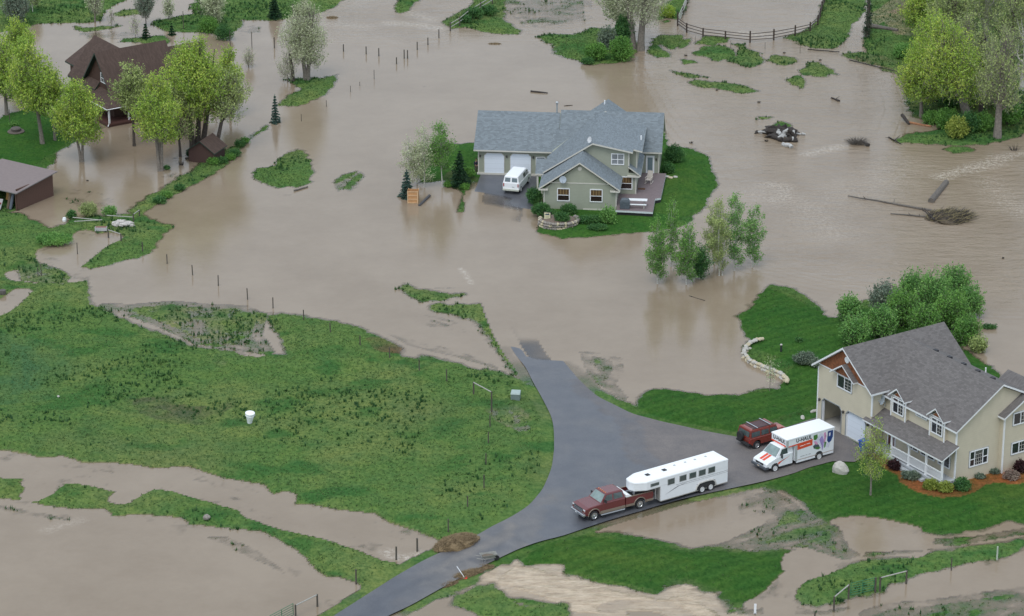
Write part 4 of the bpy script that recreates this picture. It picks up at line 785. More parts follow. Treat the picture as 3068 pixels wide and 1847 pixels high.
window(hc, (-4.55, 1.5, 3.75), A_, N_, 1.3, 1.05, (1, 1), rows=2, dark_edge=False)
# ------------------------------------------------------------------ small brown cabin by the bank, open shed at the left edge
hs_ = thing('garden_shed', 'small dark brown garden shed with green-edged gable roof beside the flooded trees', 'shed', G(566, 483, .05), R(-21))
f = MB(); ext_v(f, 0, 2.7, [(0, -.2), (3.0, -.2), (3.0, 1.35), (1.5, 2.35), (0, 1.35)]); f.build('wall', mat('red_brown_boards', (.075, .040, .034), .8, stripe=('X', .2, .3)), hs_)
f = MB(); f.slab([(-.22, -.25, 1.25), (1.5, -.25, 2.47), (1.5, 2.95, 2.47), (-.22, 2.95, 1.25)], .1); f.slab([(1.5, -.25, 2.47), (3.22, -.25, 1.25), (3.22, 2.95, 1.25), (1.5, 2.95, 2.47)], .1); f.build('roof', [RCm, DKGREEN], hs_)
hd_ = thing('open_shed', 'open-fronted shed with a dusty pink-brown roof, full of stored junk', 'shed', G(53.5, 629, .1), R(-33))
f = MB(); f.box(-.15, 0, 0, 5.6, -.1, 2.2); f.box(-7, -.15, 5.45, 5.6, -.1, 2.5); f.box(-7, -6.85, 0, 5.6, -.1, 2.2)
for u in (-.12, -2.6, -5.0): f.box(u - .07, u + .05, -.1, .04, -.1, 2.0)
f.build('wall', mat('shed_boards', (.11, .060, .045), .8, stripe=('Y', .25, .3)), hd_)
f = MB(); f.slab([(-7.3, -.5, 1.98), (.35, -.5, 1.98), (.35, 6.0, 2.55), (-7.3, 6.0, 2.55)], .1); f.build('roof', [mat('faded_roofing', (.215, .175, .17), .85, var=.07, scale=3), mat('shed_edge', (.2, .19, .19), .7)], hd_)
# ================================================================== vehicles
TYRE = mat('tyre_rubber', (.022, .022, .024), .8); RIMW = mat('white_rim', (.62, .63, .64), .4, var=.1); CHROME = mat('chrome', (.62, .64, .66), .18, metal=.9); VGLASS = mat('vehicle_glass', (.06, .085, .085), .05, spec=1.0, var=.3, scale=2)
WS = mat('windscreen', (.20, .27, .26), .06, spec=1.0, var=.3, scale=1.5); MAROON = mat('maroon_paint', (.135, .026, .028), .22, var=.06, coat=.6); TANP = mat('tan_paint', (.22, .18, .14), .4, var=.1); WPAINT = mat('white_paint', (.80, .83, .86), .3, var=.025, scale=2)
RPAINT = mat('red_paint', (.21, .035, .022), .25, var=.08, coat=.5); AMBER = mat('amber_lens', (.75, .22, .04), .3); REDL = mat('red_lens', (.35, .02, .02), .3); LENS = mat('headlamp_lens', (.7, .74, .76), .12); BLK = mat('black_plastic', (.03, .032, .035), .6)
RWHITE = mat('white_roof_paint', (.88, .90, .92), .35, var=.02); GREYT = mat('grey_trim_metal', (.42, .44, .44), .4); ORANGE = mat('orange_red_band', (.70, .085, .035), .45, var=.04)
def shell(f, prof, W, ch=.06, m=0, ms=None, y0=None):
    """side profile swept across the body with chamfered shoulders"""
    c = np.mean(np.array(prof), 0); pi = [(x + (c[0] - x) * ch / (abs(c[0] - x) + .4), z + (c[1] - z) * ch / (abs(c[1] - z) + .25)) for x, z in prof]; n_ = len(prof); b = len(f.v)
    for y, pr in ((-W, pi), (-(W - ch), prof), (W - ch, prof), (W, pi)): f.v += [(x, y, z) for x, z in pr]
    f.f.append(tuple(range(b, b + n_))); f.m.append(m if ms is None else ms); f.f.append(tuple(range(b + 4 * n_ - 1, b + 3 * n_ - 1, -1))); f.m.append(m if ms is None else ms)
    for k_ in range(3):
        for i in range(n_): j = (i + 1) % n_; f.f.append((b + k_ * n_ + i, b + k_ * n_ + j, b + (k_ + 1) * n_ + j, b + (k_ + 1) * n_ + i)); f.m.append(m)
def arch(cx, r, z0, n_=8):
    return [(cx + r * math.cos(t), z0 + r * math.sin(t)) for t in [math.pi * i / n_ for i in range(n_ + 1)]]
def cabin(f, b, t, zb, zt, m=0):
    """greenhouse: b = (x0,x1,halfwidth) at the belt, t = same at the roof"""
    v = [(b[0], -b[2], zb), (b[1], -b[2], zb), (b[1], b[2], zb), (b[0], b[2], zb), (t[0], -t[2], zt), (t[1], -t[2], zt), (t[1], t[2], zt), (t[0], t[2], zt)]
    c = .12; v += [(t[0] + c, -t[2] + c, zt + .05), (t[1] - c, -t[2] + c, zt + .05), (t[1] - c, t[2] - c, zt + .05), (t[0] + c, t[2] - c, zt + .05)]
    f.add(v, [(0, 3, 2, 1), (0, 1, 5, 4), (1, 2, 6, 5), (2, 3, 7, 6), (3, 0, 4, 7), (4, 5, 9, 8), (5, 6, 10, 9), (6, 7, 11, 10), (7, 4, 8, 11), (8, 9, 10, 11)], m)
def quadpane(root, name, q, m, off, th=.02):
    f = MB(); q = [Vector(p) for p in q]; n_ = (q[1] - q[0]).cross(q[3] - q[0]).normalized()
    if n_.dot(Vector(off)) < 0: n_ = -n_
    f.v = [tuple(p + n_ * .004) for p in q] + [tuple(p + n_ * th) for p in q]; f.f = [(3, 2, 1, 0), (4, 5, 6, 7), (0, 1, 5, 4), (1, 2, 6, 5), (2, 3, 7, 6), (3, 0, 4, 7)]; f.m = [0] * 6
    return f.build(name, m, root)
def wheels(root, spots, r, wd, rim, rimr=.62, spokes=8):
    for x, y in spots:
        sg_ = 1 if y > 0 else -1; f = MB(); f.lathe([(r * .62, -wd / 2), (r * .93, -wd / 2), (r, -wd / 2 + .04), (r, wd / 2 - .04), (r * .93, wd / 2), (r * .62, wd / 2)], (0, 0, 0), 22, axis='y')
        o = f.build('wheel', TYRE, root); o.location = (x, y, r)
        g_ = MB(); yy = sg_ * (wd / 2 + .005)
        g_.lathe([(r * rimr, yy - sg_ * .03), (r * rimr, yy + sg_ * .03), (r * rimr * .86, yy + sg_ * .03), (r * rimr * .80, yy + sg_ * .008)], (0, 0, 0), 20, axis='y')
        g_.lathe([(r * .2, yy - sg_ * .06), (r * .2, yy + sg_ * .01), (r * .08, yy + sg_ * .03)], (0, 0, 0), 12, axis='y')
        for k_ in range(spokes):
            t = 2 * math.pi * k_ / spokes; g_.tube([(r * .15 * math.cos(t), yy - sg_ * .02, r * .15 * math.sin(t)), (r * rimr * .9 * math.cos(t), yy - sg_ * .02, r * rimr * .9 * math.sin(t))], r * .07, 4)
        g_.build('rim', rim, o)
def place_front(px, py, ang, back, side):
    """ground point of the near front wheel -> origin of a vehicle whose rear lies along ang"""
    g_ = P(px, py, 0); a = R(ang); return (g_.x + math.cos(a) * back - math.sin(a) * side, g_.y + math.sin(a) * back + math.cos(a) * side, .13)
# ---- pickup
pk = thing('pickup_truck', 'dark red four-door pickup with tan lower sides, hitched to the long white horse trailer', 'pickup truck', place_front(1778, 1563, 31, 2.2, .85), R(211))
f = MB(); W_ = .97
lo = [(3.05, .62), (3.12, .9), (3.05, 1.12), (2.75, 1.22), (1.5, 1.33), (-.78, 1.36), (-.78, .45)] + [(1.65, .42)] + arch(2.2, .52, .42)[::-1][0:0] 
lo = [(3.05, .55), (3.12, .85), (3.06, 1.1), (2.7, 1.2), (1.5, 1.30), (-.80, 1.32), (-.80, .42), (1.66, .42)] + [(2.2 + .53 * math.cos(t), .44 + .53 * math.sin(t)) for t in [math.pi * (1 - i / 8) for i in range(9)]] + [(2.75, .50)]
shell(f, lo, W_, .07); cabin(f, (-.78, 1.55, .92), (-.62, .98, .74), 1.30, 1.93)
f.build('body', MAROON, pk)
f = MB(); prof = [(-.84, .5), (-.84, 1.28), (-3.45, 1.28), (-3.45, .5), (-2.75, .46)] + [(-2.2 + .53 * math.cos(t), .46 + .53 * math.sin(t)) for t in [math.pi * (1 - i / 8) for i in range(9)]] + [(-1.64, .46)]
for y in (-.97, .87):
    n_ = len(prof); f.add([(x, y, z) for x, z in prof] + [(x, y + .1, z) for x, z in prof], [tuple(range(n_))[::-1], tuple(range(n_, 2 * n_))] + [(i, (i + 1) % n_, n_ + (i + 1) % n_, n_ + i) for i in range(n_)])
f.box(-3.45, -3.36, -.87, .87, .5, 1.26); f.box(-.92, -.84, -.87, .87, .6, 1.26); f.build('bed', MAROON, pk)
f = MB(); f.box(-3.36, -.92, -.87, .87, .62, .70); f.build('bed_floor', BLK, pk)
f = MB()
for y in (-.985, .865): f.box(-3.46, -.83, y, y + .12, 1.28, 1.315)
f.build('bed_rail', TANP, pk)
f = MB(); f.add([(-.86, -.94, 1.32), (-1.42, -.94, 1.32), (-1.42, .94, 1.32), (-.86, .94, 1.32), (-.86, -.94, 1.52), (-1.2, -.94, 1.50), (-1.2, .94, 1.50), (-.86, .94, 1.52)], [(0, 3, 2, 1), (4, 5, 6, 7), (0, 1, 5, 4), (1, 2, 6, 5), (2, 3, 7, 6), (3, 0, 4, 7)]); f.build('toolbox', RWHITE, pk)
f = MB()
for sg_ in (-1, 1):
    f.box(-.78, 1.6, sg_ * .955 - .03, sg_ * .955 + .03, .44, .68); f.box(-1.62, -.85, sg_ * .955 - .03, sg_ * .955 + .03, .47, .66); f.box(-3.44, -2.8, sg_ * .955 - .03, sg_ * .955 + .03, .5, .68)
    for cx in (2.2, -2.2): f.tube([(cx + .56 * math.cos(t), sg_ * .96, .46 + .56 * math.sin(t)) for t in [math.pi * i / 10 for i in range(11)]], .05, 5)
split_build(f, 'lower_trim', TANP, pk)
for sg_ in (-1, 1):
    f = MB(); f.tube([(-.7, sg_ * 1.02, .36), (1.6, sg_ * 1.02, .36)], .055, 7); f.build('running_board', STEEL, pk)
    quadpane(pk, 'side_window', [(.42, sg_ * .875, 1.40), (1.28, sg_ * .885, 1.40), (.92, sg_ * .775, 1.84), (.42, sg_ * .765, 1.86)], VGLASS, (0, sg_, 0)); quadpane(pk, 'side_window', [(-.58, sg_ * .875, 1.42), (.28, sg_ * .875, 1.40), (.28, sg_ * .765, 1.86), (-.52, sg_ * .765, 1.84)], VGLASS, (0, sg_, 0))
    f = MB(); f.box(1.12, 1.2, sg_ * 1.06 - .1, sg_ * 1.06 + .1, 1.36, 1.62); f.tube([(1.2, sg_ * .9, 1.4), (1.16, sg_ * 1.02, 1.46)], .03, 5); f.build('mirror', BLK, pk)
    f = MB(); f.box(2.92, 3.09, sg_ * .80 - .13, sg_ * .80 + .13, .88, 1.08); f.build('headlight', LENS, pk)
    f = MB(); f.box(-3.48, -3.4, sg_ * .90 - .06, sg_ * .90 + .06, .85, 1.15); f.build('taillight', REDL, pk)
quadpane(pk, 'windscreen', [(1.50, -.82, 1.34), (1.50, .82, 1.34), (1.03, .68, 1.89), (1.03, -.68, 1.89)], WS, (1, 0, .5)); quadpane(pk, 'rear_window', [(-.80, -.7, 1.45), (-.80, .7, 1.45), (-.68, .6, 1.85), (-.68, -.6, 1.85)], VGLASS, (-1, 0, 0))
f = MB(); f.box(3.02, 3.13, -.62, .62, .80, 1.10)
for z in (.86, .94, 1.02): f.box(3.12, 3.145, -.62, .62, z - .022, z + .022, 1)
f.build('grille', [BLK, CHROME], pk); f = MB(); f.box(3.0, 3.24, -.95, .95, .50, .72); f.box(3.05, 3.25, -.3, -.05, .52, .66, 1); f.build('front_bumper', [CHROME, RIMW], pk, bevel=.04)
f = MB(); f.box(-3.6, -3.45, -.9, .9, .5, .66); f.build('rear_bumper', CHROME, pk)
f = MB(); [f.box(.82, .9, y - .04, y + .04, 1.97, 2.01) for y in (-.5, -.25, 0, .25, .5)]; split_build(f, 'roof_marker_lamp', AMBER, pk)
wheels(pk, [(2.2, .82), (2.2, -.82), (-2.2, .82), (-2.2, -.82)], .41, .28, CHROME, .66, 8)
# ---- horse trailer: near wheels measured at 0 and .87
tg = P(2102, 1480, 0); a = R(34); TO = (tg.x + math.cos(a) * .43 - math.sin(a) * .99, tg.y + math.sin(a) * .43 + math.cos(a) * .99, .13)
tr = thing('horse_trailer', 'long white gooseneck horse trailer with five square side windows, parked on the drive', 'trailer', TO, R(214))
f = MB(); xr, xf, xn = -2.24, 4.63, 6.05
plan_top = [(xr, -.99), (xr, .99), (xn, .99), (7.0, .55), (7.18, 0), (7.0, -.55), (xn, -.99)]
def ring(f, rings_, mats_):
    b = len(f.v); n_ = len(rings_[0][0])
    for pl, z in rings_: f.v += [(x, y, z) for x, y in pl]
    for k_ in range(len(rings_) - 1):
        for i in range(n_): j = (i + 1) % n_; f.f.append((b + k_ * n_ + i, b + k_ * n_ + j, b + (k_ + 1) * n_ + j, b + (k_ + 1) * n_ + i)); f.m.append(mats_[k_])
    f.f.append(tuple(range(b, b + n_))[::-1]); f.m.append(mats_[0]); f.f.append(tuple(range(b + (len(rings_) - 1) * n_, b + len(rings_) * n_))); f.m.append(mats_[-1])
def inset(pl, d): 
    c = np.mean(np.array(pl), 0); return [(x + (d if x < c[0] else -d), y + (d if y < c[1] - .1 else (-d if y > c[1] + .1 else 0))) for x, y in pl]
ring(f, [(inset(plan_top, .05), 1.60), (plan_top, 1.68), (plan_top, 2.30)], [0, 0])
f.box(xr, xf, -.99, .99, .36, 1.7)
f.build('body', WPAINT, tr)
f = MB(); ring(f, [(inset(plan_top, -.02), 2.30), (inset(plan_top, .0), 2.40), (inset(plan_top, .14), 2.50), (inset(plan_top, .5), 2.54)], [0, 0, 0]); f.build('roof', RWHITE, tr)
f = MB(); f.box(xf - .01, xf + .03, -.9, .9, .42, 1.62); f.build('front_panel', mat('mud_splashed_aluminium', (.34, .33, .31), .4, var=.2, scale=3), tr)
for x0 in (3.23, 2.03, 1.03, .06, -.91):
    f = MB(); f.obox((x0 + .74, .99, 1.58), (-1, 0, 0), (0, 1, 0), .74, .56, .0, .03); w_ = f.build('window', GREYT, tr, bevel=.02); f = MB(); f.obox((x0 + .69, 1.015, 1.63), (-1, 0, 0), (0, 1, 0), .64, .46, .0, .02); f.build('pane', VGLASS, w_)
f = MB(); f.obox((5.7, .99, 1.86), (-1, 0, 0), (0, 1, 0), .88, .3, 0, .03); w_ = f.build('window', GREYT, tr); f = MB(); f.obox((5.66, 1.015, 1.9), (-1, 0, 0), (0, 1, 0), .80, .22, 0, .02); f.build('pane', VGLASS, w_)
f = MB(); f.box(xr, 3.1, .985, 1.003, 1.40, 1.425); f.box(xr, 3.0, .985, 1.003, 1.27, 1.285); f.build('pinstripe', mat('grey_stripe', (.28, .28, .29), .5), tr)
f = MB(); f.add([(4.2, .994, .80), (3.0, .994, 1.24), (2.0, .994, 1.36), (2.6, .994, 1.30), (3.3, .994, 1.14), (4.2, .998, .80), (3.0, .998, 1.24), (2.0, .998, 1.36), (2.6, .998, 1.30), (3.3, .998, 1.14)], [(0, 1, 2, 3, 4), (9, 8, 7, 6, 5), (0, 5, 6, 1), (1, 6, 7, 2), (2, 7, 8, 3), (3, 8, 9, 4), (4, 9, 5, 0)])
f.build('swoosh_decal', mat('grey_decal', (.22, .22, .23), .5), tr)
f = MB(); pts_ = [(1.05, .42), (.95, .72), (.70, .95), (0, 1.0), (-.70, .95), (-.95, .72), (-1.05, .42)]
f.tube([(x, 1.0, z) for x, z in pts_], .075, 6); f.build('fender', mat('silver_fender', (.55, .54, .52), .45), tr)
f = MB(); f.box(-.95, .95, .93, 1.0, .36, .90); f.build('wheel_well', BLK, tr)
f = MB(); f.box(xr, xf, -1.0, 1.0, .30, .37); f.build('frame_rail', mat('muddy_aluminium', (.36, .34, .31), .6), tr)
f = MB(); f.tube([(6.55, -.12, 1.62), (6.55, -.12, 1.05)], .09, 8); f.add([(6.55, -.17, 1.6), (5.6, -.17, 1.6), (6.5, -.17, 1.2), (6.55, -.07, 1.6), (5.6, -.07, 1.6), (6.5, -.07, 1.2)], [(0, 1, 2), (5, 4, 3), (0, 3, 4, 1), (1, 4, 5, 2), (2, 5, 3, 0)]); f.build('gooseneck', WPAINT, tr)
f = MB(); f.tube([(5.0, .75, 1.6), (5.0, .75, .55)], .05, 6); f.build('landing_leg', STEEL, tr)
for x, y, m_, s_ in ((5.35, .1, BLK, .17), (3.65, .1, BLK, .17), (2.4, -.2, GREYT, .09), (1.3, -.2, GREYT, .09), (.3, -.2, GREYT, .09), (-.8, -.2, GREYT, .09)):
    f = MB(); f.box(x - s_, x + s_, y - s_, y + s_, 2.53, 2.57 if m_ is GREYT else 2.59); f.build('roof_vent', m_, tr)
wheels(tr, [(.43, .95), (-.44, .95), (.43, -.95), (-.44, -.95)], .36, .22, RIMW, .6, 6)
# ---- box truck
bt = thing('box_truck', 'white moving truck with orange-red band and flower picture on its box, beside the beige house', 'truck', place_front(2319, 1411, 33.5, 2.3, .82), R(213.5))
f = MB()
hood = [(3.05, .48), (3.22, .62), (3.20, .86), (3.05, .97), (2.12, 1.28), (1.55, 1.40), (.4, 1.40), (.4, .36), (1.78, .36)] + [(2.3 + .44 * math.cos(t), .40 + .44 * math.sin(t)) for t in [math.pi * (1 - i / 8) for i in range(9)]] + [(2.78, .44)]
shell(f, hood, .93, .07); cabin(f, (.4, 2.14, .90), (.4, 1.52, .74), 1.30, 1.93); f.build('cab', WPAINT, bt)
quadpane(bt, 'windscreen', [(2.16, -.80, 1.32), (2.16, .80, 1.32), (1.60, .68, 1.89), (1.60, -.68, 1.89)], WS, (1, 0, .5))
for sg_ in (-1, 1):
    quadpane(bt, 'side_window', [(.95, sg_ * .905, 1.20), (1.9, sg_ * .905, 1.20), (1.50, sg_ * .775, 1.82), (.95, sg_ * .775, 1.84)], VGLASS, (0, sg_, 0))
    f = MB(); f.box(1.62, 1.7, sg_ * 1.02 - .09, sg_ * 1.02 + .09, 1.15, 1.48); f.tube([(1.75, sg_ * .88, 1.25), (1.66, sg_ * .98, 1.3)], .03, 5); f.build('mirror', BLK, bt)
    f = MB(); f.box(3.06, 3.21, sg_ * .66 - .1, sg_ * .66 + .1, .70, .84); f.build('headlight', LENS, bt); f = MB(); f.box(3.0, 3.17, sg_ * .83 - .07, sg_ * .83 + .07, .70, .84); f.build('turn_signal', AMBER, bt)
f = MB(); f.box(3.14, 3.225, -.52, .52, .66, .84); f.box(3.2, 3.235, -.12, .12, .72, .78, 1); f.build('grille', [BLK, CHROME], bt)
f = MB(); f.box(2.95, 3.36, -.96, .96, .40, .62); f.box(3.3, 3.37, -.16, .16, .5, .6, 1); f.build('front_bumper', [mat('dark_grey_bumper', (.075, .085, .10), .5), mat('plate', (.6, .5, .4), .5)], bt, bevel=.05)
for sg_ in (-1, 1):
    f = MB(); q = [(2.95, 1.045), (2.18, 1.30), (2.18, 1.30), (2.95, 1.045)]; y0, y1 = (.06, .32) if sg_ > 0 else (-.32, -.06)
    f.add([(3.0, y0, 1.0), (2.2, y0, 1.265), (2.2, y1, 1.265), (3.0, y1, 1.0), (3.0, y0, .96), (2.2, y0, 1.22), (2.2, y1, 1.22), (3.0, y1, .96)], [(0, 1, 2, 3), (7, 6, 5, 4), (0, 4, 5, 1), (1, 5, 6, 2), (2, 6, 7, 3), (3, 7, 4, 0)]); f.build('hood_stripe', ORANGE, bt).location = (0, 0, .012)
f = MB(); dc = [(2.02, .66), (1.92, .82), (1.4, .92), (.72, 1.14), (1.3, .98), (1.55, .84), (1.9, .62)]
f.add([(x, .931, z) for x, z in dc] + [(x, .938, z) for x, z in dc], [tuple(range(7)), tuple(range(13, 6, -1))] + [(i, (i + 1) % 7, 7 + (i + 1) % 7, 7 + i) for i in range(7)]); f.build('door_decal', ORANGE, bt)
XB0, XA, XB1, HW, ZB, ZR, ZA = .28, 1.18, -3.86, 1.03, .56, 2.66, 1.96
f = MB(); f.box(XB1, XB0, -HW, HW, ZB, ZR); f.box(XB0, XA, -HW, HW, ZA, ZR); f.build('cargo_box', WPAINT, bt)
f = MB(); ring(f, [([(XB1 - .03, -HW - .03), (XB1 - .03, HW + .03), (XA + .03, HW + .03), (XA + .03, -HW - .03)], ZR - .06), ([(XB1 - .03, -HW - .03), (XB1 - .03, HW + .03), (XA + .03, HW + .03), (XA + .03, -HW - .03)], ZR + .03), ([(XB1 + .05, -HW + .05), (XB1 + .05, HW - .05), (XA - .05, HW - .05), (XA - .05, -HW + .05)], ZR + .09)], [0, 0]); f.build('box_roof', RWHITE, bt)
f = MB(); f.box(XB0 - .22, XB0 + .02, HW - .01, HW + .02, ZB, ZA); f.box(XA - .02, XA + .015, HW - .14, HW + .02, ZA, ZR - .06); f.box(XA - .16, XA + .0, HW - .01, HW + .022, ZA, ZR - .06); split_build(f, 'corner_post', GREYT, bt)
f = MB(); f.box(XB1, XB0 - .2, HW - .12, HW + .005, .34, ZB - .03); f.box(XB1, XB0 - .2, -HW, -HW + .12, .34, ZB - .03); split_build(f, 'side_skirt', WPAINT, bt)
f = MB(); f.box(XB1, XB0 - .22, HW, HW + .012, ZB, ZB + .05); f.build('rub_rail', mat('beige_rail', (.45, .38, .32), .6), bt)
f = MB(); f.lathe([(.43, HW - .2), (.43, HW + .006)], (-2.3, 0, .42), 20, axis='y'); f.build('wheel_well', BLK, bt)
y_ = HW + .004
def poly_side(name, pts, m, lift=.008, root=bt):
    """flat printed shape on the near side of the box (x forward, z up)"""
    f = MB(); n_ = len(pts); f.add([(x, y_, z) for x, z in pts] + [(x, y_ + lift, z) for x, z in pts], [tuple(range(n_)), tuple(range(2 * n_ - 1, n_ - 1, -1))] + [(i, (i + 1) % n_, n_ + (i + 1) % n_, n_ + i) for i in range(n_)]); return f.build(name, m, root)
poly_side('orange_band', [(XA, ZA), (XA, ZA + .08), (.10, ZA + .12), (-1.55, ZA + .18), (-1.55, 1.58), (.08, 1.50), (.08, 1.9), (XB0, ZA)], ORANGE)
f = MB(); f.box(XA + .001, XA + .012, -HW, HW, ZA, ZA + .14); f.build('orange_band', ORANGE, bt)
def text_on(body, size, loc, rot, m, root, name='lettering', sx=1.0):
    cu = bpy.data.curves.new(name, 'FONT'); cu.body = body; cu.size = size; cu.extrude = .006; cu.offset = size * .018; cu.align_x = 'CENTER'; cu.space_character = 1.03
    t = bpy.data.objects.new(name + '_tmp', cu); C.objects.link(t); dg = bpy.context.evaluated_depsgraph_get(); me = bpy.data.meshes.new_from_object(t.evaluated_get(dg)); bpy.data.objects.remove(t); bpy.data.curves.remove(cu)
    me.name = name; me.materials.clear(); me.materials.append(m); o = bpy.data.objects.new(name, me); C.objects.link(o); o.parent = root; o.location = loc; o.rotation_euler = rot; o.scale = (sx, 1, 1); return o
LET = mat('black_lettering', (.03, .03, .035), .5, var=0)
text_on('U-HAUL', .46, (-.62, y_ + .008, 2.22), (R(90), 0, R(180)), LET, bt, sx=.98); text_on('U-HAUL', .44, (XA + .02, 0, 2.24), (R(90), 0, R(90)), LET, bt, sx=1.0)
f = MB()
for x0, x1, z in ((-.2, -.62, 1.76), (-.68, -.80, 1.78), (-.9, -1.3, 1.80)): f.box(x1, x0, y_ + .008, y_ + .012, z, z + .055)
split_build(f, 'band_caption', RWHITE, bt)
f = MB()
for x0, x1 in ((-.3, -.75), (-.85, -1.05), (-1.15, -1.4)): f.box(x1, x0, y_, y_ + .006, .80, .86)
split_build(f, 'small_caption', GREYT, bt)
PUR = mat('print_lilac', (.34, .26, .55), .5, var=.3, scale=5); PNK = mat('print_pink', (.62, .30, .48), .5, var=.3, scale=6); GRN = mat('print_green', (.08, .22, .05), .5, var=.4, scale=6); BLU = mat('print_navy', (.02, .055, .20), .5, var=.3); GRY = mat('print_grey', (.07, .10, .12), .5, var=.4, scale=5); PWH = mat('print_white', (.66, .66, .78), .5, var=.1)
gx = lambda k_, z: (-1.62 - k_, z)
for nm, pts_, m_ in (('print_leaves', [gx(.02, 2.42), gx(.42, 2.45), gx(.5, 2.1), gx(.3, 1.95), gx(.05, 2.0)], GRN), ('print_navy', [gx(1.55, 2.45), gx(2.12, 2.45), gx(2.12, 1.85), gx(1.95, 1.5), gx(1.7, 1.35), gx(1.5, 1.6)], BLU), ('print_petals', [gx(.0, 1.85), gx(.35, 2.0), gx(.75, 2.45), gx(1.0, 2.4), gx(1.2, 2.1), gx(1.35, 1.6), gx(1.15, 1.1), gx(1.0, .75), gx(.85, 1.2), gx(.6, 1.6)], PWH), ('print_shadow', [gx(.0, 1.45), gx(.3, 1.62), gx(.62, 1.45), gx(.75, 1.22), gx(.4, 1.12), gx(.1, 1.2)], GRY)):
    poly_side(nm, pts_, m_, .003)
for nm, pts_, m_ in (('print_petals', [gx(.65, 1.9), gx(.95, 2.2), gx(1.15, 1.75), gx(1.12, 1.2), gx(1.02, .85), gx(.92, 1.3)], PUR), ('print_petals', [gx(1.12, 2.4), gx(1.32, 2.45), gx(1.42, 2.05), gx(1.3, 1.6), gx(1.15, 1.45), gx(1.18, 2.0)], PNK), ('print_petals', [gx(.08, 1.84), gx(.3, 1.86), gx(.55, 1.55), gx(.42, 1.48), gx(.2, 1.6)], PNK), ('print_leaves', [gx(.2, 1.25), gx(.55, 1.28), gx(.85, 1.12), gx(.6, 1.02), gx(.3, 1.1)], GRN), ('print_leaves', [gx(1.22, 1.6), gx(1.42, 1.5), gx(1.35, 1.1), gx(1.2, 1.0)], GRN), ('print_petals', [gx(1.45, 1.45), gx(1.85, 1.3), gx(1.7, .95), gx(1.4, 1.05)], PWH), ('print_petals', [gx(1.68, 2.25), gx(1.86, 2.3), gx(1.84, 2.0), gx(1.68, 1.95)], PWH)):
    poly_side(nm, pts_, m_, .007)
wheels(bt, [(2.3, .84), (2.3, -.84), (-2.3, .945), (-2.3, -.945)], .36, .24, RIMW, .62, 5)
# ---- red off-roader seen from behind
g0 = G(2263, 1347, .13); sv = thing('red_suv', 'boxy dark red off-roader with roof rack and spare wheel, parked beside the moving truck', 'car', (g0.x + math.cos(R(33.5)) * 1.45 - math.sin(R(33.5)) * .8, g0.y + math.sin(R(33.5)) * 1.45 + math.cos(R(33.5)) * .8, .13), R(33.5))
f = MB(); pr = [(-2.05, .62), (-2.12, 1.12), (1.0, 1.12), (2.1, 1.06), (2.2, .85), (2.15, .5), (1.88, .48)] + [(1.4 + .46 * math.cos(t), .46 + .46 * math.sin(t)) for t in [math.pi * i / 8 for i in range(9)]] + [(.9, .46), (-.92, .46)] + [(-1.4 + .46 * math.cos(t), .46 + .46 * math.sin(t)) for t in [math.pi * i / 8 for i in range(9)]] + [(-1.9, .5)]
shell(f, pr, .93, .05); cabin(f, (-2.1, 1.02, .88), (-1.98, .70, .80), 1.10, 1.80); f.build('body', RPAINT, sv)
quadpane(sv, 'rear_window', [(-2.10, -.72, 1.22), (-2.10, .72, 1.22), (-2.02, .68, 1.66), (-2.02, -.68, 1.66)], VGLASS, (-1, 0, 0)); quadpane(sv, 'windscreen', [(.98, -.78, 1.18), (.98, .78, 1.18), (.74, .72, 1.72), (.74, -.72, 1.72)], VGLASS, (1, 0, 0))
for sg_ in (-1, 1):
    for x0, x1 in ((-1.95, -1.05), (-.9, -.12), (0, .75)): quadpane(sv, 'side_window', [(x0, sg_ * .872, 1.22), (x1, sg_ * .872, 1.22), (x1, sg_ * .828, 1.64), (x0 + .03, sg_ * .828, 1.64)], VGLASS, (0, sg_, 0))
    f = MB(); f.box(-2.16, -2.08, sg_ * .84 - .05, sg_ * .84 + .05, .72, .95); f.build('taillight', REDL, sv)
    f = MB(); f.tube([(-1.75, sg_ * .72, 1.90), (.5, sg_ * .72, 1.90)], .025, 6); f.build('roof_rail', BLK, sv)
    f = MB(); f.box(.72, .8, sg_ * 1.0 - .1, sg_ * 1.0 + .1, 1.18, 1.36); f.build('mirror', BLK, sv)
for x in (-1.25, .12): f = MB(); f.box(x - .045, x + .045, -.78, .78, 1.91, 1.95); f.build('roof_crossbar', CHROME, sv)
f = MB(); f.box(-1.6, .35, -.6, .6, 1.852, 1.87); f.build('roof_panel', mat('dark_maroon_roof', (.07, .03, .032), .5, var=.15), sv)
f = MB(); f.lathe([(.12, -2.12), (.38, -2.14), (.40, -2.2), (.40, -2.34), (.36, -2.38), (.1, -2.36)], (0, .30, 1.08), 22, axis='x'); f.build('spare_wheel', TYRE, sv)
f = MB(); f.box(-2.24, -2.05, -.88, .88, .50, .66); f.build('rear_bumper', BLK, sv)
f = MB(); f.box(1.05, 1.95, -.3, .3, 1.10, 1.14); f.build('hood_scoop', mat('faded_hood', (.42, .16, .13), .4), sv)
wheels(sv, [(1.4, .80), (1.4, -.80), (-1.4, .80), (-1.4, -.80)], .40, .28, CHROME, .55, 6)
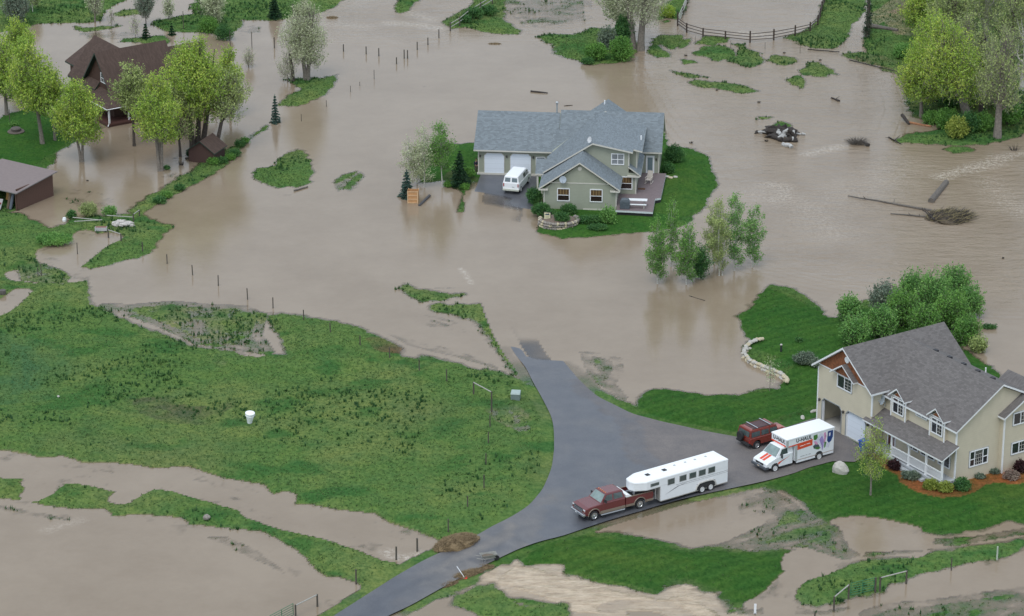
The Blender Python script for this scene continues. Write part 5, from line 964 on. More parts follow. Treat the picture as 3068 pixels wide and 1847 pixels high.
# ---- white van
g0 = G(1480 + 790 / 15.4, 490 + 1400 / 15.4, .1); va = thing('white_van', 'plain white windowed van parked on the wet drive by the garage doors', 'van', (g0.x + math.cos(R(74)) * 2.15, g0.y + math.sin(R(74)) * 2.15, .12), R(74))
f = MB(); pr = [(-2.2, .40), (-2.24, 1.15), (1.5, 1.15), (2.2, .98), (2.35, .8), (2.32, .42), (1.95, .38)] + [(1.5 + .38 * math.cos(t), .38 + .38 * math.sin(t)) for t in [math.pi * i / 8 for i in range(9)]] + [(1.1, .36), (-1.1, .36)] + [(-1.5 + .38 * math.cos(t), .38 + .38 * math.sin(t)) for t in [math.pi * i / 8 for i in range(9)]] + [(-1.9, .38)]
shell(f, pr, .90, .06); cabin(f, (-2.22, 1.70, .86), (-2.05, 1.15, .72), 1.12, 1.84); f.build('body', RWHITE, va)
for y0, y1 in ((-.68, -.08), (.08, .68)): quadpane(va, 'rear_window', [(-2.185, y0, 1.28), (-2.185, y1, 1.28), (-2.085, y1 * .95, 1.70), (-2.085, y0 * .95, 1.70)], mat('grey_glass', (.12, .16, .18), .1, spec=.8), (-1, 0, 0))
quadpane(va, 'windscreen', [(1.66, -.74, 1.18), (1.66, .74, 1.18), (1.22, .66, 1.78), (1.22, -.66, 1.78)], VGLASS, (1, 0, 0))
for sg_ in (-1, 1):
    for x0, x1 in ((-.35, .5), (.66, 1.42)): quadpane(va, 'side_window', [(x0, sg_ * .856, 1.22), (x1, sg_ * .856, 1.22), (x1 - .15 * (x1 > 1), sg_ * .762, 1.66), (x0, sg_ * .762, 1.66)], VGLASS, (0, sg_, 0))
    f = MB(); f.box(-2.27, -2.2, sg_ * .78 - .05, sg_ * .78 + .05, .78, 1.12); f.build('taillight', REDL, va)
    f = MB(); f.box(1.42, 1.5, sg_ * 1.0 - .1, sg_ * 1.0 + .1, 1.12, 1.42); f.tube([(1.5, sg_ * .87, 1.15), (1.46, sg_ * .95, 1.2)], .03, 5); f.build('mirror', RWHITE, va)
f = MB(); f.box(-2.34, -2.2, -.88, .88, .34, .50); f.build('rear_bumper', mat('cream_bumper', (.5, .52, .45), .5), va)
f = MB(); f.box(-2.25, -2.235, -.38, -.12, .72, .78); f.build('badge', GREYT, va)
wheels(va, [(1.5, .78), (1.5, -.78), (-1.5, .78), (-1.5, -.78)], .34, .22, RIMW, .6, 5)
# ================================================================== fences
WOOD = mat('weathered_post', (.085, .075, .062), .9, var=.3, scale=6); PALE = mat('pale_pole', (.38, .37, .34), .8, var=.2, scale=4); RAILM = mat('brown_rail', (.062, .045, .036), .85, var=.3, scale=5)
ORD = 'first second third fourth fifth sixth seventh eighth ninth tenth eleventh twelfth thirteenth fourteenth'.split()
def post(px, py, h, r, label, group=None, m=None, lean=0.0, parent=None, name='fence_post'):
    p = P(px, py, .3); o_ = MB(); h += .3; o_.tube([(0, 0, 0), (lean * h * .5, .01, h * .5), (lean * h, 0, h)], [r * 1.05, r, r * .92], 7)
    o = o_.build(name, m or WOOD, parent)
    if parent is None: o.location = p; tag(o, label, 'fence post', group)
    return o, p
row = [(427,781,.95),(501,791,1.0),(577,825,1.05),(654,857,1.1),(742,898,1.15),(818,924,1.1),(910,960,1.05),(990,996,.95),(1079,1035,.95),(1168,1073,1.05),(1256,1111,1.1),(1339,1143,1.15)]
for i, (x, y, h) in enumerate(row[1:]): post(x, y, h, .055, '%s from the left in the fence-post line between flooded corner and goal-shaped brace' % ORD[i].capitalize(), 'posts of the wire fence across the pasture', lean=rnd.uniform(-.03, .03))
post(427, 754, 1.0, .06, 'dark post on the grassy point left of the flooded corner', 'posts of the wire fence across the pasture')
for i, (x, y, h) in enumerate([(1468,1279,1.05),(1463,1328,1.0),(1456,1393,1.05),(1450,1463,1.2),(1401,1519,.95),(1343,1595,1.15)]): post(x, y, h, .055, '%s post below the brace in the line beside the drive, going down' % ORD[i].capitalize(), 'posts of the wire fence beside the drive')
post(1250, 1653, 1.15, .08, 'thick dark post standing in the ditch next to the straw heap'); post(1187, 1678, 1.15, .075, 'thick dark post on the bank where the ditch foams', lean=.01); post(1067, 1751, 1.25, .07, 'lone post in the weeds left of the gravel end of the drive')
def brace(label, a, b_, ha_, hb_, zr=.0, cat='fence', r=.075):
    """two posts with a rail across their tops"""
    pa, pb = P(*a, .3), P(*b_, .3); t = thing('fence_brace', label, cat, (pa.x, pa.y, pa.z)); d = pb - pa
    for off, h in ((Vector((0, 0, 0)), ha_), (d, hb_)):
        f = MB(); f.tube([off, off + Vector((0, 0, h + .3))], [r, r * .9], 8); f.build('post', WOOD, t)
    f = MB(); f.tube([Vector((0, 0, ha_ + .25 + zr)), d + Vector((0, 0, hb_ + .25 + zr))], .05, 7); f.build('rail', PALE, t); return t
brace('goal-shaped brace of two posts and a top rail near the green utility box', (1419, 1181), (1473, 1234), 1.15, 1.9)
brace('brace of two posts and a sloping rail on the left pasture', (325, 713), (363, 723), .9, .8); brace('brace by the overgrown bank above the pasture', (400, 664), (418, 648), .8, .7)
brace('low brace of two posts left of the green gate', (2498, 1832), (2542, 1793), 1.25, 1.2); brace('low brace of two posts right of the green gate', (2636, 1772), (2715, 1750), 1.2, 1.15)
brace('brace of two posts by the gate at the bottom edge', (886, 1852), (951, 1818), 1.1, 1.05)
def gate(label, a, b_, h, z0=.15, n_=6):
    pa, pb = P(*a, 0), P(*b_, 0); t = thing('farm_gate', label, 'gate', (pa.x, pa.y, pa.z)); d = pb - pa; gm_ = mat('green_gate_paint', (.03, .17, .085), .5, var=.1)
    f = MB()
    for k_ in range(n_): z = z0 + (h - z0) * k_ / (n_ - 1); f.tube([Vector((0, 0, z)), d + Vector((0, 0, z))], .025, 6)
    f.build('rails', gm_, t); f = MB()
    for k_ in (0, .5, 1): f.tube([d * k_ + Vector((0, 0, z0)), d * k_ + Vector((0, 0, h))], .028, 6)
    f.build('uprights', gm_, t); return t
gate('green tubular farm gate between two posts, closed across the lower right lawn', (2548, 1788), (2619, 1772), 1.15); gate('green tubular farm gate half out of view at the bottom edge', (810, 1885), (879, 1848), 1.1)
post(2622, 1775, 1.25, .075, 'thick post carrying the right end of the green gate'); post(2850, 1710, 1.05, .05, 'thin grey post on the strip of grass between two pools at lower right'); post(2987, 1678, 1.15, .07, 'pale green-white post at the lower right edge of the grass', m=mat('pale_green_post', (.42, .48, .40), .7)); post(2441, 1850, .4, .06, 'dark stub of a post at the bottom edge')
o, p_ = post(2262, 1842, .15, .05, 'white marker board on a short post beside the mossy crate'); f = MB(); f.box(-.09, .09, -.02, .02, .35, 1.2); f.build('marker_board', WPAINT, o); o['category'] = 'marker'; o.name = 'marker_post'
topr = [(822,145,1.35),(1029,155,.9),(1097,163,.95),(1135,169,1.0),(1188,193,.85),(1211,176,1.1),(1221,176,1.05),(1250,150,1.0),(1282,135,.9),(1315,115,1.1)]
for i, (x, y, h) in enumerate(topr): post(x, y, h, .07, '%s from the left of the stout posts standing in the upper flood water' % ORD[i].capitalize(), 'posts standing in the upper flood')
for i, (x, y, h) in enumerate([(1121,237,1.1),(1078,258,.5),(1050,276,.75),(978,320,.75),(903,364,.85)]): post(x, y, h, .035, '%s going down of the thin stakes in water above the small spruce' % ORD[i].capitalize(), 'thin stakes in the upper flood')
for i, (x, y, h) in enumerate([(1981,118,.6),(2083,130,.85),(2189,145,.95),(2292,149,.9),(2397,160,.95)]): post(x, y, h, .025, '%s from the left of the wire-thin stakes in front of the log fence' % ORD[i].capitalize(), 'thin stakes before the log fence')
for x, y, h, lb in ((690,142,2.1,'tall dark post left of the flooded sapling'),(755,148,2.2,'tall dark post right of the flooded sapling'),(550,88,2.3,'tall dark post on the green bank behind the yellow-green trees'),(232,762,1.2,'thin dark post between two mud runnels on the left'),(124,828,1.2,'thin post standing in the puddles at the left, right one of a pair'),(114,828,.9,'thin pale-topped post in the puddles at the left, left one of a pair'),(30,375,1.8,'thin lamp-like post behind the round stone fire pit'),(288,117,1.2,'brown post behind the peak of the brown house')): post(x, y, h, .045, lb)
# log rail fence round the flooded paddock
rf_pts = [(2068,-22,1.1),(2058,12,1.1),(2045,45,1.2),(2030,78,1.75),(2057,98,1.2),(2106,112,1.15),(2173,118,1.1),(2247,128,1.45),(2318,121,1.4),(2382,108,1.4),(2427,94,1.3),(2450,76,1.35),(2457,52,1.2),(2462,32,1.2),(2470,8,1.2),(2478,-16,1.2)]
pp = [P(x, y, 0) for x, y, h in rf_pts]; rf = thing('log_fence', 'dark three-rail log fence curving round the flooded paddock', 'fence', (pp[3].x, pp[3].y, 0))
for q, (x, y, h) in zip(pp, rf_pts): f = MB(); d = q - pp[3]; f.tube([Vector((d.x, d.y, -.3)), Vector((d.x, d.y, h))], .10, 7); f.build('post', RAILM, rf)
for i in range(len(pp) - 1):
    for z in (.3, .68, 1.05):
        a_, b_ = pp[i] - pp[3], pp[i + 1] - pp[3]; f = MB(); f.tube([Vector((a_.x, a_.y, z + rnd.uniform(-.05, .05))), Vector((b_.x, b_.y, z + rnd.uniform(-.05, .05)))], .05, 6); f.build('rail', PALE if i < 3 else RAILM, rf)
pf = thing('rail_fence', 'weathered pale two-rail fence on the small island at the top', 'fence', P(1349, 94, 0)); q0 = P(1349, 94, 0); pv = None
for x, y in ((1349,94),(1377,76),(1405,55),(1440,33),(1475,12),(1510,-8)):
    q = P(x, y, 0) - q0; f = MB(); f.tube([q + Vector((0, 0, -.2)), q + Vector((0, 0, 1.15))], .08, 7); f.build('post', WOOD, pf)
    if pv is not None:
        for z in (.5, .95): f = MB(); f.tube([pv + Vector((0, 0, z)), q + Vector((0, 0, z))], .05, 6); f.build('rail', PALE, pf)
    pv = q
# ================================================================== yard things
def put(name, mb, m, x, y, label, cat, rz=0.0, group=None, below=0.0, **k):
    o = mb.build(name, m, None, **k); o.location = P(x, y, below); o.rotation_euler = (0, 0, rz); return tag(o, label, cat, group)
# crate
ct = thing('timber_crate', 'open-topped box of fresh orange plywood standing in the water by the blue spruce', 'crate', P(1238, 606, 0), R(-4)); PLY = mat('fresh_plywood', (.50, .27, .12), .7, var=.15, scale=2, stripe=('Z', .42, .18)); PLYD = mat('plywood_edge', (.62, .42, .24), .7, var=.1)
f = MB(); f.box(-.56, .56, -.45, -.41, .05, 1.3); f.box(-.56, .56, .41, .45, .05, 1.3); f.box(-.56, -.52, -.41, .41, .05, 1.3); f.box(.52, .56, -.41, .41, .05, 1.3); f.box(-.55, .55, -.44, .44, -.05, .05); f.build('panel', PLY, ct)
f = MB()
for x in (-.56, .46): f.box(x, x + .1, -.5, -.45, .02, 1.34); f.box(x, x + .1, .45, .5, .02, 1.34)
for z in (.02, .42, .84, 1.24): f.box(-.56, .56, -.49, -.455, z, z + .09)
split_build(f, 'frame', PLYD, ct)
f = MB(); f.tube([(0, 0, .05), (1.0, 3.0, .12)], .14, 8); put('timber', f, mat('dark_timber', (.08, .08, .085), .8), 1256, 618, 'dark timber lying in the water beside the plywood crate', 'log')
# barrel / tub
bu = thing('plastic_tub', 'tall white lidded tub leaning in the pasture weeds', 'tub', P(748, 1268, .05)); bu.rotation_euler = (R(6), R(4), 0)
f = MB(); f.lathe([(.20, 0), (.24, .25), (.33, .62), (.37, .98)], seg=24); f.build('body', WPAINT, bu, smooth=False); f = MB(); f.lathe([(.41, .94), (.42, 1.0), (.42, 1.06), (.38, 1.08)], seg=24); f.lathe([(.385, .80), (.40, .82), (.385, .84)], seg=24); f.build('lid', RWHITE, bu); f = MB(); f.tube([(.38, 0, .95), (.5, 0, .8), (.4, 0, .62)], .02, 5); f.build('handle', STEEL, bu)
# wheelbarrow
wb = thing('wheelbarrow', 'grey wheelbarrow parked at the lower edge of the drive', 'wheelbarrow', P(1462, 1683, -.02), R(15)); f = MB()
prf = [(-.35, -.22, .35), (.42, -.2, .35), (.42, .2, .35), (-.35, .22, .35), (-.62, -.36, .62), (.70, -.32, .66), (.70, .32, .66), (-.62, .36, .62)]
f.add(prf, [(3, 2, 1, 0), (0, 1, 5, 4), (1, 2, 6, 5), (2, 3, 7, 6), (3, 0, 4, 7)]); o = f.build('tray', mat('muddy_grey_tray', (.27, .27, .25), .6, var=.15), wb); sm_ = o.modifiers.new('s', 'SOLIDIFY'); sm_.thickness = .02
f = MB(); ball_ = f.ball((-.02, 0, .5), (.5, .26, .1), 12, 6, jit=.1); f.build('load', mat('mud_load', (.15, .12, .09), .9), wb)
for s_ in (-1, 1):
    f = MB(); f.tube([(.62, s_ * .1, .3), (-.3, s_ * .28, .33), (-1.0, s_ * .3, .5)], .025, 6); f.build('handle', PALE, wb); f = MB(); f.tube([(-.25, s_ * .26, .33), (-.35, s_ * .28, 0), (-.55, s_ * .28, 0), (-.5, s_ * .28, .36)], .02, 5); f.build('leg', STEEL, wb)
f = MB(); f.lathe([(.06, -.05), (.19, -.05), (.21, -.02), (.21, .02), (.19, .05), (.06, .05)], (.72, 0, .21), 18, axis='y'); f.build('wheel', TYRE, wb)
# snow scoop
sc_ = thing('scoop_shovel', 'long white-handled shovel with a bright red blade lying by the drive', 'shovel', P(1391, 1734, 0), R(0)); q = G(1369, 1698, .5) - sc_.location
f = MB(); f.tube([(0, 0, .1), q], .025, 6); f.build('handle', WPAINT, sc_); f = MB(); f.add([(-.2, -.18, .02), (.22, -.12, .02), (.2, .2, .1), (-.18, .16, .1), (-.24, -.2, .14), (.26, -.14, .14)], [(0, 1, 2, 3), (0, 4, 3), (1, 2, 5)]); o = f.build('blade', mat('red_blade', (.60, .05, .03), .5), sc_); o.modifiers.new('s', 'SOLIDIFY').thickness = .02
ut = thing('utility_box', 'grey-green metal utility cabinet in the grass beside the drive', 'utility box', P(1545, 1196, .05), R(-8)); f = MB(); f.box(-.40, .40, -.32, .32, 0, .62); f.build('cabinet', mat('grey_green_metal', (.17, .22, .21), .5), ut); f = MB(); f.add([(-.43, -.36, .6), (.43, -.36, .6), (.43, .36, .7), (-.43, .36, .7), (-.40, -.30, .70), (.40, -.30, .70), (.40, .33, .80), (-.40, .33, .80)], [(0, 3, 2, 1), (4, 5, 6, 7), (0, 1, 5, 4), (1, 2, 6, 5), (2, 3, 7, 6), (3, 0, 4, 7)]); f.build('lid', mat('pale_green_metal', (.34, .42, .40), .5), ut)
# boulder and stones
ROCK = mat('pale_granite', (.46, .44, .40), .85, var=.2, scale=3, bump=.5); BUFF = mat('buff_stone', (.50, .44, .31), .85, var=.25, scale=4, bump=.4); FIELD = mat('fieldstone', (.26, .235, .21), .85, var=.4, scale=5, bump=.4)
def rock(c, r, m, label=None, parent=None, name='boulder', jit=.16, group=None, seg=9, rg=6, z=None):
    f = MB(); f.ball((0, 0, 0), r, seg, rg, jit=jit); o = f.build(name, m, parent); o.location = c; o.rotation_euler = (0, 0, rnd.uniform(0, 6)); 
    if label: tag(o, label, 'boulder', group)
    return o
q = P(2518, 1416, 0); o = rock((q.x, q.y, q.z + .25), (.72, .5, .72), ROCK, 'large pale pointed boulder on the lawn below the moving truck', jit=.08, seg=12, rg=8)
q = P(619, 1553, 0); rock((q.x, q.y, q.z + .08), (.34, .3, .22), FIELD, 'round brown stone in the weeds above the lower-left pool')
q = P(175, 1190, 0); rock((q.x, q.y, q.z + .05), (.12, .12, .12), ROCK, 'small white stone in the open pasture'); q = P(2452, 1233, 0)
for x, y, sx, lb in ((2440, 1234, .5, 'long flat white stone lying beside the open garage corner'), (2405, 1253, .38, 'flat pale stone on the lawn behind the red off-roader')): q = P(x, y, 0); rock((q.x, q.y, q.z + .06), (sx, .2, .13), ROCK, lb)
rw_ = thing('retaining_wall', 'curved dry wall of buff and white stones holding back the lawn from the pond', 'wall', P(2235, 1055, 0)); q0 = Vector(rw_.location)
cv_ = [(2287,1017),(2268,1019),(2252,1026),(2240,1036),(2232,1048),(2230,1060),(2238,1072),(2250,1082),(2266,1090),(2284,1097),(2300,1104),(2318,1111),(2335,1118),(2348,1127),(2357,1137),(2357,1148)]
for i in range(len(cv_) - 1):
    for k_ in (0, .33, .66):
        x, y = cv_[i][0] + (cv_[i + 1][0] - cv_[i][0]) * k_, cv_[i][1] + (cv_[i + 1][1] - cv_[i][1]) * k_; q = G(x, y, .3) - q0
        for lv in range(1 if i < 3 or i > 13 else 2): rock((q.x + rnd.uniform(-.08, .08), q.y + rnd.uniform(-.08, .08) + (0 if lv == 0 else -.12), .34 - q0.z - lv * .28), (rnd.uniform(.2, .32), rnd.uniform(.16, .24), .15), BUFF if rnd.random() < .6 else ROCK, None, rw_, 'stone', .12)
pl = thing('stone_planter', 'round fieldstone planter bed in front of the grey-green house', 'planter', G(1675, 668, .3)); q0 = Vector(pl.location)
for k_ in range(30):
    t = math.pi * (.92 + 1.25 * k_ / 29); cx, cy = 1.95 * math.cos(t), 1.55 * math.sin(t)
    for lv in (0, 1, 2): rock((cx + rnd.uniform(-.06, .06), cy + rnd.uniform(-.06, .06), -.12 + lv * .26), (.22, .18, .15), FIELD if rnd.random() < .6 else BUFF, None, pl, 'stone', .2)
f = MB(); f.ball((0, 0, .1), (1.9, 1.5, .65), 22, 10, jit=.04); f.build('soil', mat('dry_soil', (.17, .13, .105), .95, var=.25, scale=6, bump=.6), pl)
sg_o = thing('yard_sign', 'small cream sign with a dark mountain emblem standing on the stone planter', 'sign', G(1640, 664, .55), R(-18)); f = MB(); f.box(-.40, .40, -.03, .03, .15, 1.0); f.build('frame', BLK, sg_o); f = MB(); f.box(-.33, .33, -.04, -.03, .20, .95); f.build('panel', mat('cream_sign', (.62, .60, .40), .6), sg_o)
f = MB(); f.add([(-.28, -.045, .70), (-.1, -.045, .86), (.0, -.045, .80), (.12, -.045, .90), (.28, -.045, .70), (-.28, -.041, .70), (-.1, -.041, .86), (0, -.041, .80), (.12, -.041, .90), (.28, -.041, .70)], [(0, 1, 2, 3, 4), (9, 8, 7, 6, 5), (0, 5, 6, 1), (1, 6, 7, 2), (2, 7, 8, 3), (3, 8, 9, 4), (4, 9, 5, 0)]); f.build('emblem', mat('navy_print', (.03, .05, .09), .6), sg_o)
f = MB(); [f.box(-.2, .2, -.046, -.041, z, z + .03) for z in (.55, .46, .38)]; split_build(f, 'text_line', mat('olive_print', (.35, .34, .2), .6), sg_o)
for x, y, m_, lb in ((1998, 531, ROCK, 'pale flat stepping stone nearest the deck corner'), (2009, 534, BUFF, 'buff flat stepping stone, middle of the three by the deck'), (2023, 532, ROCK, 'cream flat stepping stone farthest from the deck'), (1971, 602, BUFF, 'yellowish flat stone below the notch of the deck')): q = P(x, y, 0); rock((q.x, q.y, q.z + .06), (.3, .24, .1), m_, lb)
# things on the deck
def on_deck(u, v, z=.5): a = R(-5.5); return (HA[0] + u * math.cos(a) - v * math.sin(a), HA[1] + u * math.sin(a) + v * math.cos(a), HA[2] + z)
pt = thing('picnic_table', 'long white picnic table with a bench on the deck', 'table', on_deck(2.0, .1), R(-5.5)); f = MB(); f.box(-1.15, 1.2, -.32, .32, .68, .74); f.build('tabletop', WHITE, pt); f = MB(); f.box(-1.1, 1.15, -.85, -.6, .4, .46); f.build('bench', WHITE, pt)
for x in (-.85, .9): f = MB(); f.box(x - .05, x + .05, -.8, -.68, 0, .4); f.box(x - .05, x + .05, -.04, .04, 0, .68); f.box(x - .04, x + .04, -.8, .25, .3, .38); f.build('leg', PALE, pt)
gr = thing('covered_grill', 'barbecue under a slate-grey cover on the deck corner', 'grill', on_deck(.95, -.65), R(-5.5)); f = MB()
rg_ = [([(-.5, -.3), (.5, -.3), (.5, .3), (-.5, .3)], 0), ([(-.52, -.31), (.52, -.31), (.52, .31), (-.52, .31)], .75), ([(-.38, -.26), (.38, -.26), (.38, .26), (-.38, .26)], 1.0), ([(-.25, -.12), (.25, -.12), (.25, .12), (-.25, .12)], 1.12)]
ring(f, rg_, [0, 0, 0]); f.build('cover', mat('slate_cover', (.085, .105, .125), .6, var=.2, scale=4, bump=.4), gr, bevel=.05); f = MB(); f.tube([(-.45, -.32, .02), (-.45, -.32, .0)], .02, 4); f.build('foot', BLK, gr)
rc = thing('rocking_chair', 'white wooden rocking chair near the patio door', 'chair', on_deck(2.95, 7.5), R(-110)); CW = mat('whitewashed_wood', (.62, .56, .50), .7)
f = MB(); f.box(-.3, .28, -.3, .3, .40, .45); f.build('seat', CW, rc); f = MB(); [f.add([(-.28, y, .45), (-.26, y + .09, .45), (-.56, y + .09, 1.25), (-.58, y, 1.25)], [(0, 1, 2, 3)]) for y in ()]
f = MB(); f.tube([(-.28, -.27, .42), (-.55, -.25, 1.25)], .03, 5); f.tube([(-.28, .27, .42), (-.55, .25, 1.25)], .03, 5); f.add([(-.30, -.26, .48), (-.30, .26, .48), (-.56, .24, 1.22), (-.56, -.24, 1.22), (-.34, -.26, .48), (-.34, .26, .48), (-.60, .24, 1.22), (-.60, -.24, 1.22)], [(0, 1, 2, 3), (7, 6, 5, 4), (0, 4, 5, 1), (1, 5, 6, 2), (2, 6, 7, 3), (3, 7, 4, 0)]); f.build('backrest', CW, rc)
for s_ in (-1, 1):
    f = MB(); f.tube([(-.6, s_ * .3, .12), (-.3, s_ * .3, .03), (.1, s_ * .3, .02), (.5, s_ * .3, .1)], .03, 5); f.build('rocker', CW, rc); f = MB(); f.box(-.35, .3, s_ * .3 - .04, s_ * .3 + .04, .64, .68); f.build('armrest', CW, rc)
    for x in (-.25, .25): f = MB(); f.tube([(x, s_ * .3, .05), (x, s_ * .3, .64)], .025, 5); f.build('leg', CW, rc)
f = MB(); f.box(-.38, .38, -.25, .25, 0, .02); o = f.build('doormat', mat('coir_mat', (.12, .055, .025), .95), None); o.location = on_deck(2.3, 5.6); o.rotation_euler = (0, 0, R(-5.5)); tag(o, 'small brown doormat on the deck', 'doormat')
bn = thing('wheeled_bin', 'bright blue wheeled bin standing by the closed garage door', 'bin', G(2587, 1352, .3), R(-50)); BLUE = mat('blue_plastic', (.02, .085, .42), .5, var=.08)
f = MB(); f.add([(-.22, -.25, .05), (.22, -.25, .05), (.22, .25, .05), (-.22, .25, .05), (-.30, -.34, .95), (.30, -.34, .95), (.30, .34, .95), (-.30, .34, .95)], [(0, 3, 2, 1), (4, 5, 6, 7), (0, 1, 5, 4), (1, 2, 6, 5), (2, 3, 7, 6), (3, 0, 4, 7)]); f.build('body', BLUE, bn); f = MB(); f.box(-.33, .33, -.38, .40, .95, 1.02); f.build('lid', BLUE, bn, bevel=.02)
for s_ in (-1, 1): f = MB(); f.lathe([(.1, -.03), (.11, .03)], (s_ * .22, .3, .11), 12, axis='x'); f.build('wheel', TYRE, bn)
f = MB(); f.tube([(0, 0, 0), (0, 0, .62)], .09, 8); f.lathe([(.11, .62), (.13, .68), (.09, .74)], seg=10, m=1); put('path_light', f, [BLK, ROCK], 2340, 1054, 'short black path light with a pale cap on the lawn', 'lamp')
for x, y, s_ in ((2648, 1338, 1), ): 
    f = MB(); f.lathe([(.14, 0), (.2, .3), (.18, .3)], seg=12); f.ball((0, 0, .4), (.2, .2, .22), 8, 6, m=1, jit=.3); put('flower_pot', f, [mat('terracotta', (.35, .13, .06), .8), wmt], x, y, 'potted plants by the front door under the porch', 'pot')
# left side oddments
fp = thing('fire_pit', 'round two-tier brown stone fire pit on the left lawn', 'fire pit', P(48, 396, 0)); f = MB(); f.lathe([(.92, 0), (.95, .08), (.90, .14)], seg=26); f.build('hearth', mat('brown_slab', (.13, .105, .09), .8, var=.2), fp); f = MB(); f.lathe([(.50, .14), (.55, .3), (.58, .42), (.48, .50), (.26, .52)], seg=24); f.build('ring', mat('grey_brown_stone', (.11, .095, .085), .8, var=.3, scale=8), fp)
f = MB(); f.lathe([(.30, 0), (.33, .2), (.32, .42)], seg=14); put('tree_stump', f, mat('stump_bark', (.11, .10, .09), .9, var=.3, scale=6, bump=.5), 8, 882, 'grey cut stump at the left edge of the pasture', 'stump')
f = MB(); [f.ball((rnd.uniform(-1, 1), rnd.uniform(-.6, .6), rnd.uniform(.05, .3)), (rnd.uniform(.2, .5), rnd.uniform(.2, .4), .18), 7, 5, jit=.3) for _ in range(22)]; put('rubble_heap', f, mat('white_rubble', (.50, .47, .44), .85, var=.25, scale=4), 362, 676, 'heap of white rubble by the overgrown bank', 'rubble')
f = MB(); f.box(-.6, .6, -.25, .25, .05, .4); f.box(-.55, .55, -.2, .2, .4, .42, 1); put('feed_trough', f, [mat('trough_pale', (.45, .45, .46), .6), mat('trough_rust', (.22, .10, .08), .7)], 303, 692, 'low grey and rust-red trough in the grass below the rubble heap', 'trough')
for a_, b_, lb in (((218, 652), (300, 660), 'upper of two long grey pipes lying crossed in the grass'), ((222, 664), (306, 659), 'lower of two long grey pipes lying crossed in the grass'), ((320, 646), (398, 651), 'long grey pipe resting against the brace by the bank')):
    pa, pb = G(*a_, .5), G(*b_, .5); f = MB(); f.tube([Vector((0, 0, 0)), pb - pa], .05, 6); o = f.build('metal_pipe', PALE, None); o.location = pa; tag(o, lb, 'pipe')
f = MB(); f.lathe([(.2, 0), (.22, .2), (.15, .38)], seg=12); put('white_bucket', f, WPAINT, 193, 663, 'white bucket at the edge of the bank', 'bucket')
# junk under the open shed
a = R(-33)
def inshed(u, v, z=0): return (hd_.location.x + u * math.cos(a) - v * math.sin(a), hd_.location.y + u * math.sin(a) + v * math.cos(a), .1 + z)
f = MB(); f.box(-.5, .5, -.05, .05, .55, 1.5); o = f.build('plywood_sheet', mat('ochre_board', (.40, .22, .07), .7), None); o.location = inshed(-1.6, .5); o.rotation_euler = (R(-12), 0, a); tag(o, 'ochre sheet of board leaning in the open shed', 'board')
for u, c_, lb in ((-.75, (.10, .12, .15), 'dark grey rolled tarp leaning in the open shed'), (-1.1, (.13, .09, .06), 'brown roll leaning in the open shed')): f = MB(); f.tube([(0, 0, 0), (.1, .5, 1.7)], .16, 10); o = f.build('rolled_tarp', mat('tarp_%d' % int(c_[0] * 1000), c_, .7), None); o.location = inshed(u, -.3); o.rotation_euler = (0, 0, a); tag(o, lb, 'roll')
f = MB(); f.add([(-.35, -.4, .1), (.35, -.4, .1), (.35, .3, .9), (-.35, .3, .9), (-.35, -.4, .2), (.35, -.4, .2), (.35, .38, 1.0), (-.35, .38, 1.0)], [(3, 2, 1, 0), (4, 5, 6, 7), (0, 1, 5, 4), (1, 2, 6, 5), (2, 3, 7, 6), (3, 0, 4, 7)]); f.box(-.25, .25, -.2, .3, .62, .7, 1); o = f.build('lawn_chair', [mat('grey_webbing', (.32, .31, .31), .7), mat('red_cushion', (.30, .045, .04), .7)], None); o.location = inshed(-1.75, -.9); o.rotation_euler = (0, 0, a + .3); tag(o, 'folded grey lawn chair with a red cushion before the open shed', 'chair')
f = MB(); f.lathe([(.3, 0), (.32, .5), (.2, .85)], seg=14); o = f.build('green_tank', mat('teal_plastic', (.02, .16, .12), .5), None); o.location = inshed(-2.7, -.3); tag(o, 'teal green drum by the open shed', 'drum')
# ================================================================== straw heaps, driftwood, logs
STRAW = mat('wet_straw', (.19, .135, .072), .95, var=.35, scale=9, bump=.8); BARKD = mat('dark_driftwood', (.045, .038, .034), .9, var=.4, scale=6, bump=.5); BARKP = mat('bleached_driftwood', (.42, .42, .41), .85, var=.35, scale=4, bump=.4); LOG = mat('grey_log', (.13, .115, .10), .9, var=.3, scale=5, bump=.4)
def heap(x, y, rx, ry, rz_, rot, label, n_=900, m=STRAW, blade=(.10, .28), name='straw_heap', cat='heap'):
    q = P(x, y, .02); t = MB(); t.ball((0, 0, 0), (rx, ry, rz_), 22, 10, jit=.12)
    V0, F0 = [], []
    for _ in range(n_):
        th, r_ = rnd.uniform(0, 6.28), math.sqrt(rnd.random()) * 1.05; px, py = rx * r_ * math.cos(th), ry * r_ * math.sin(th); pz = rz_ * math.sqrt(max(0, 1 - r_ * r_)) + .01; L = rnd.uniform(*blade); an = rnd.uniform(0, 6.28); w_ = .022
        dx, dy = math.cos(an), math.sin(an); t.add([(px - dy * w_, py + dx * w_, pz), (px + dy * w_, py - dx * w_, pz), (px + dx * L, py + dy * L, pz + rnd.uniform(-.03, .12))], [(0, 1, 2)])
    o = t.build(name, m, None, recalc=False); o.location = q; o.rotation_euler = (0, 0, rot); return tag(o, label, cat)
heap(1368, 1632, 2.15, 1.25, .62, R(42), 'big heap of wet brown straw and debris beside the drive', 2600)
heap(1400, 1722, 1.6, .55, .2, R(38), 'low drift of straw along the lower edge of the drive', 1100); heap(1345, 1752, .9, .35, .12, R(40), 'small drift of straw near the red shovel', 500); heap(1455, 1700, .7, .4, .10, R(10), 'thin patch of straw under the wheelbarrow', 300)
heap(995, 54, .75, .5, .15, 0, 'brown clump of straw floating near the top', 250); heap(1482, 132, .8, .3, .1, 0, 'thin brown debris raft in the upper flood', 150)
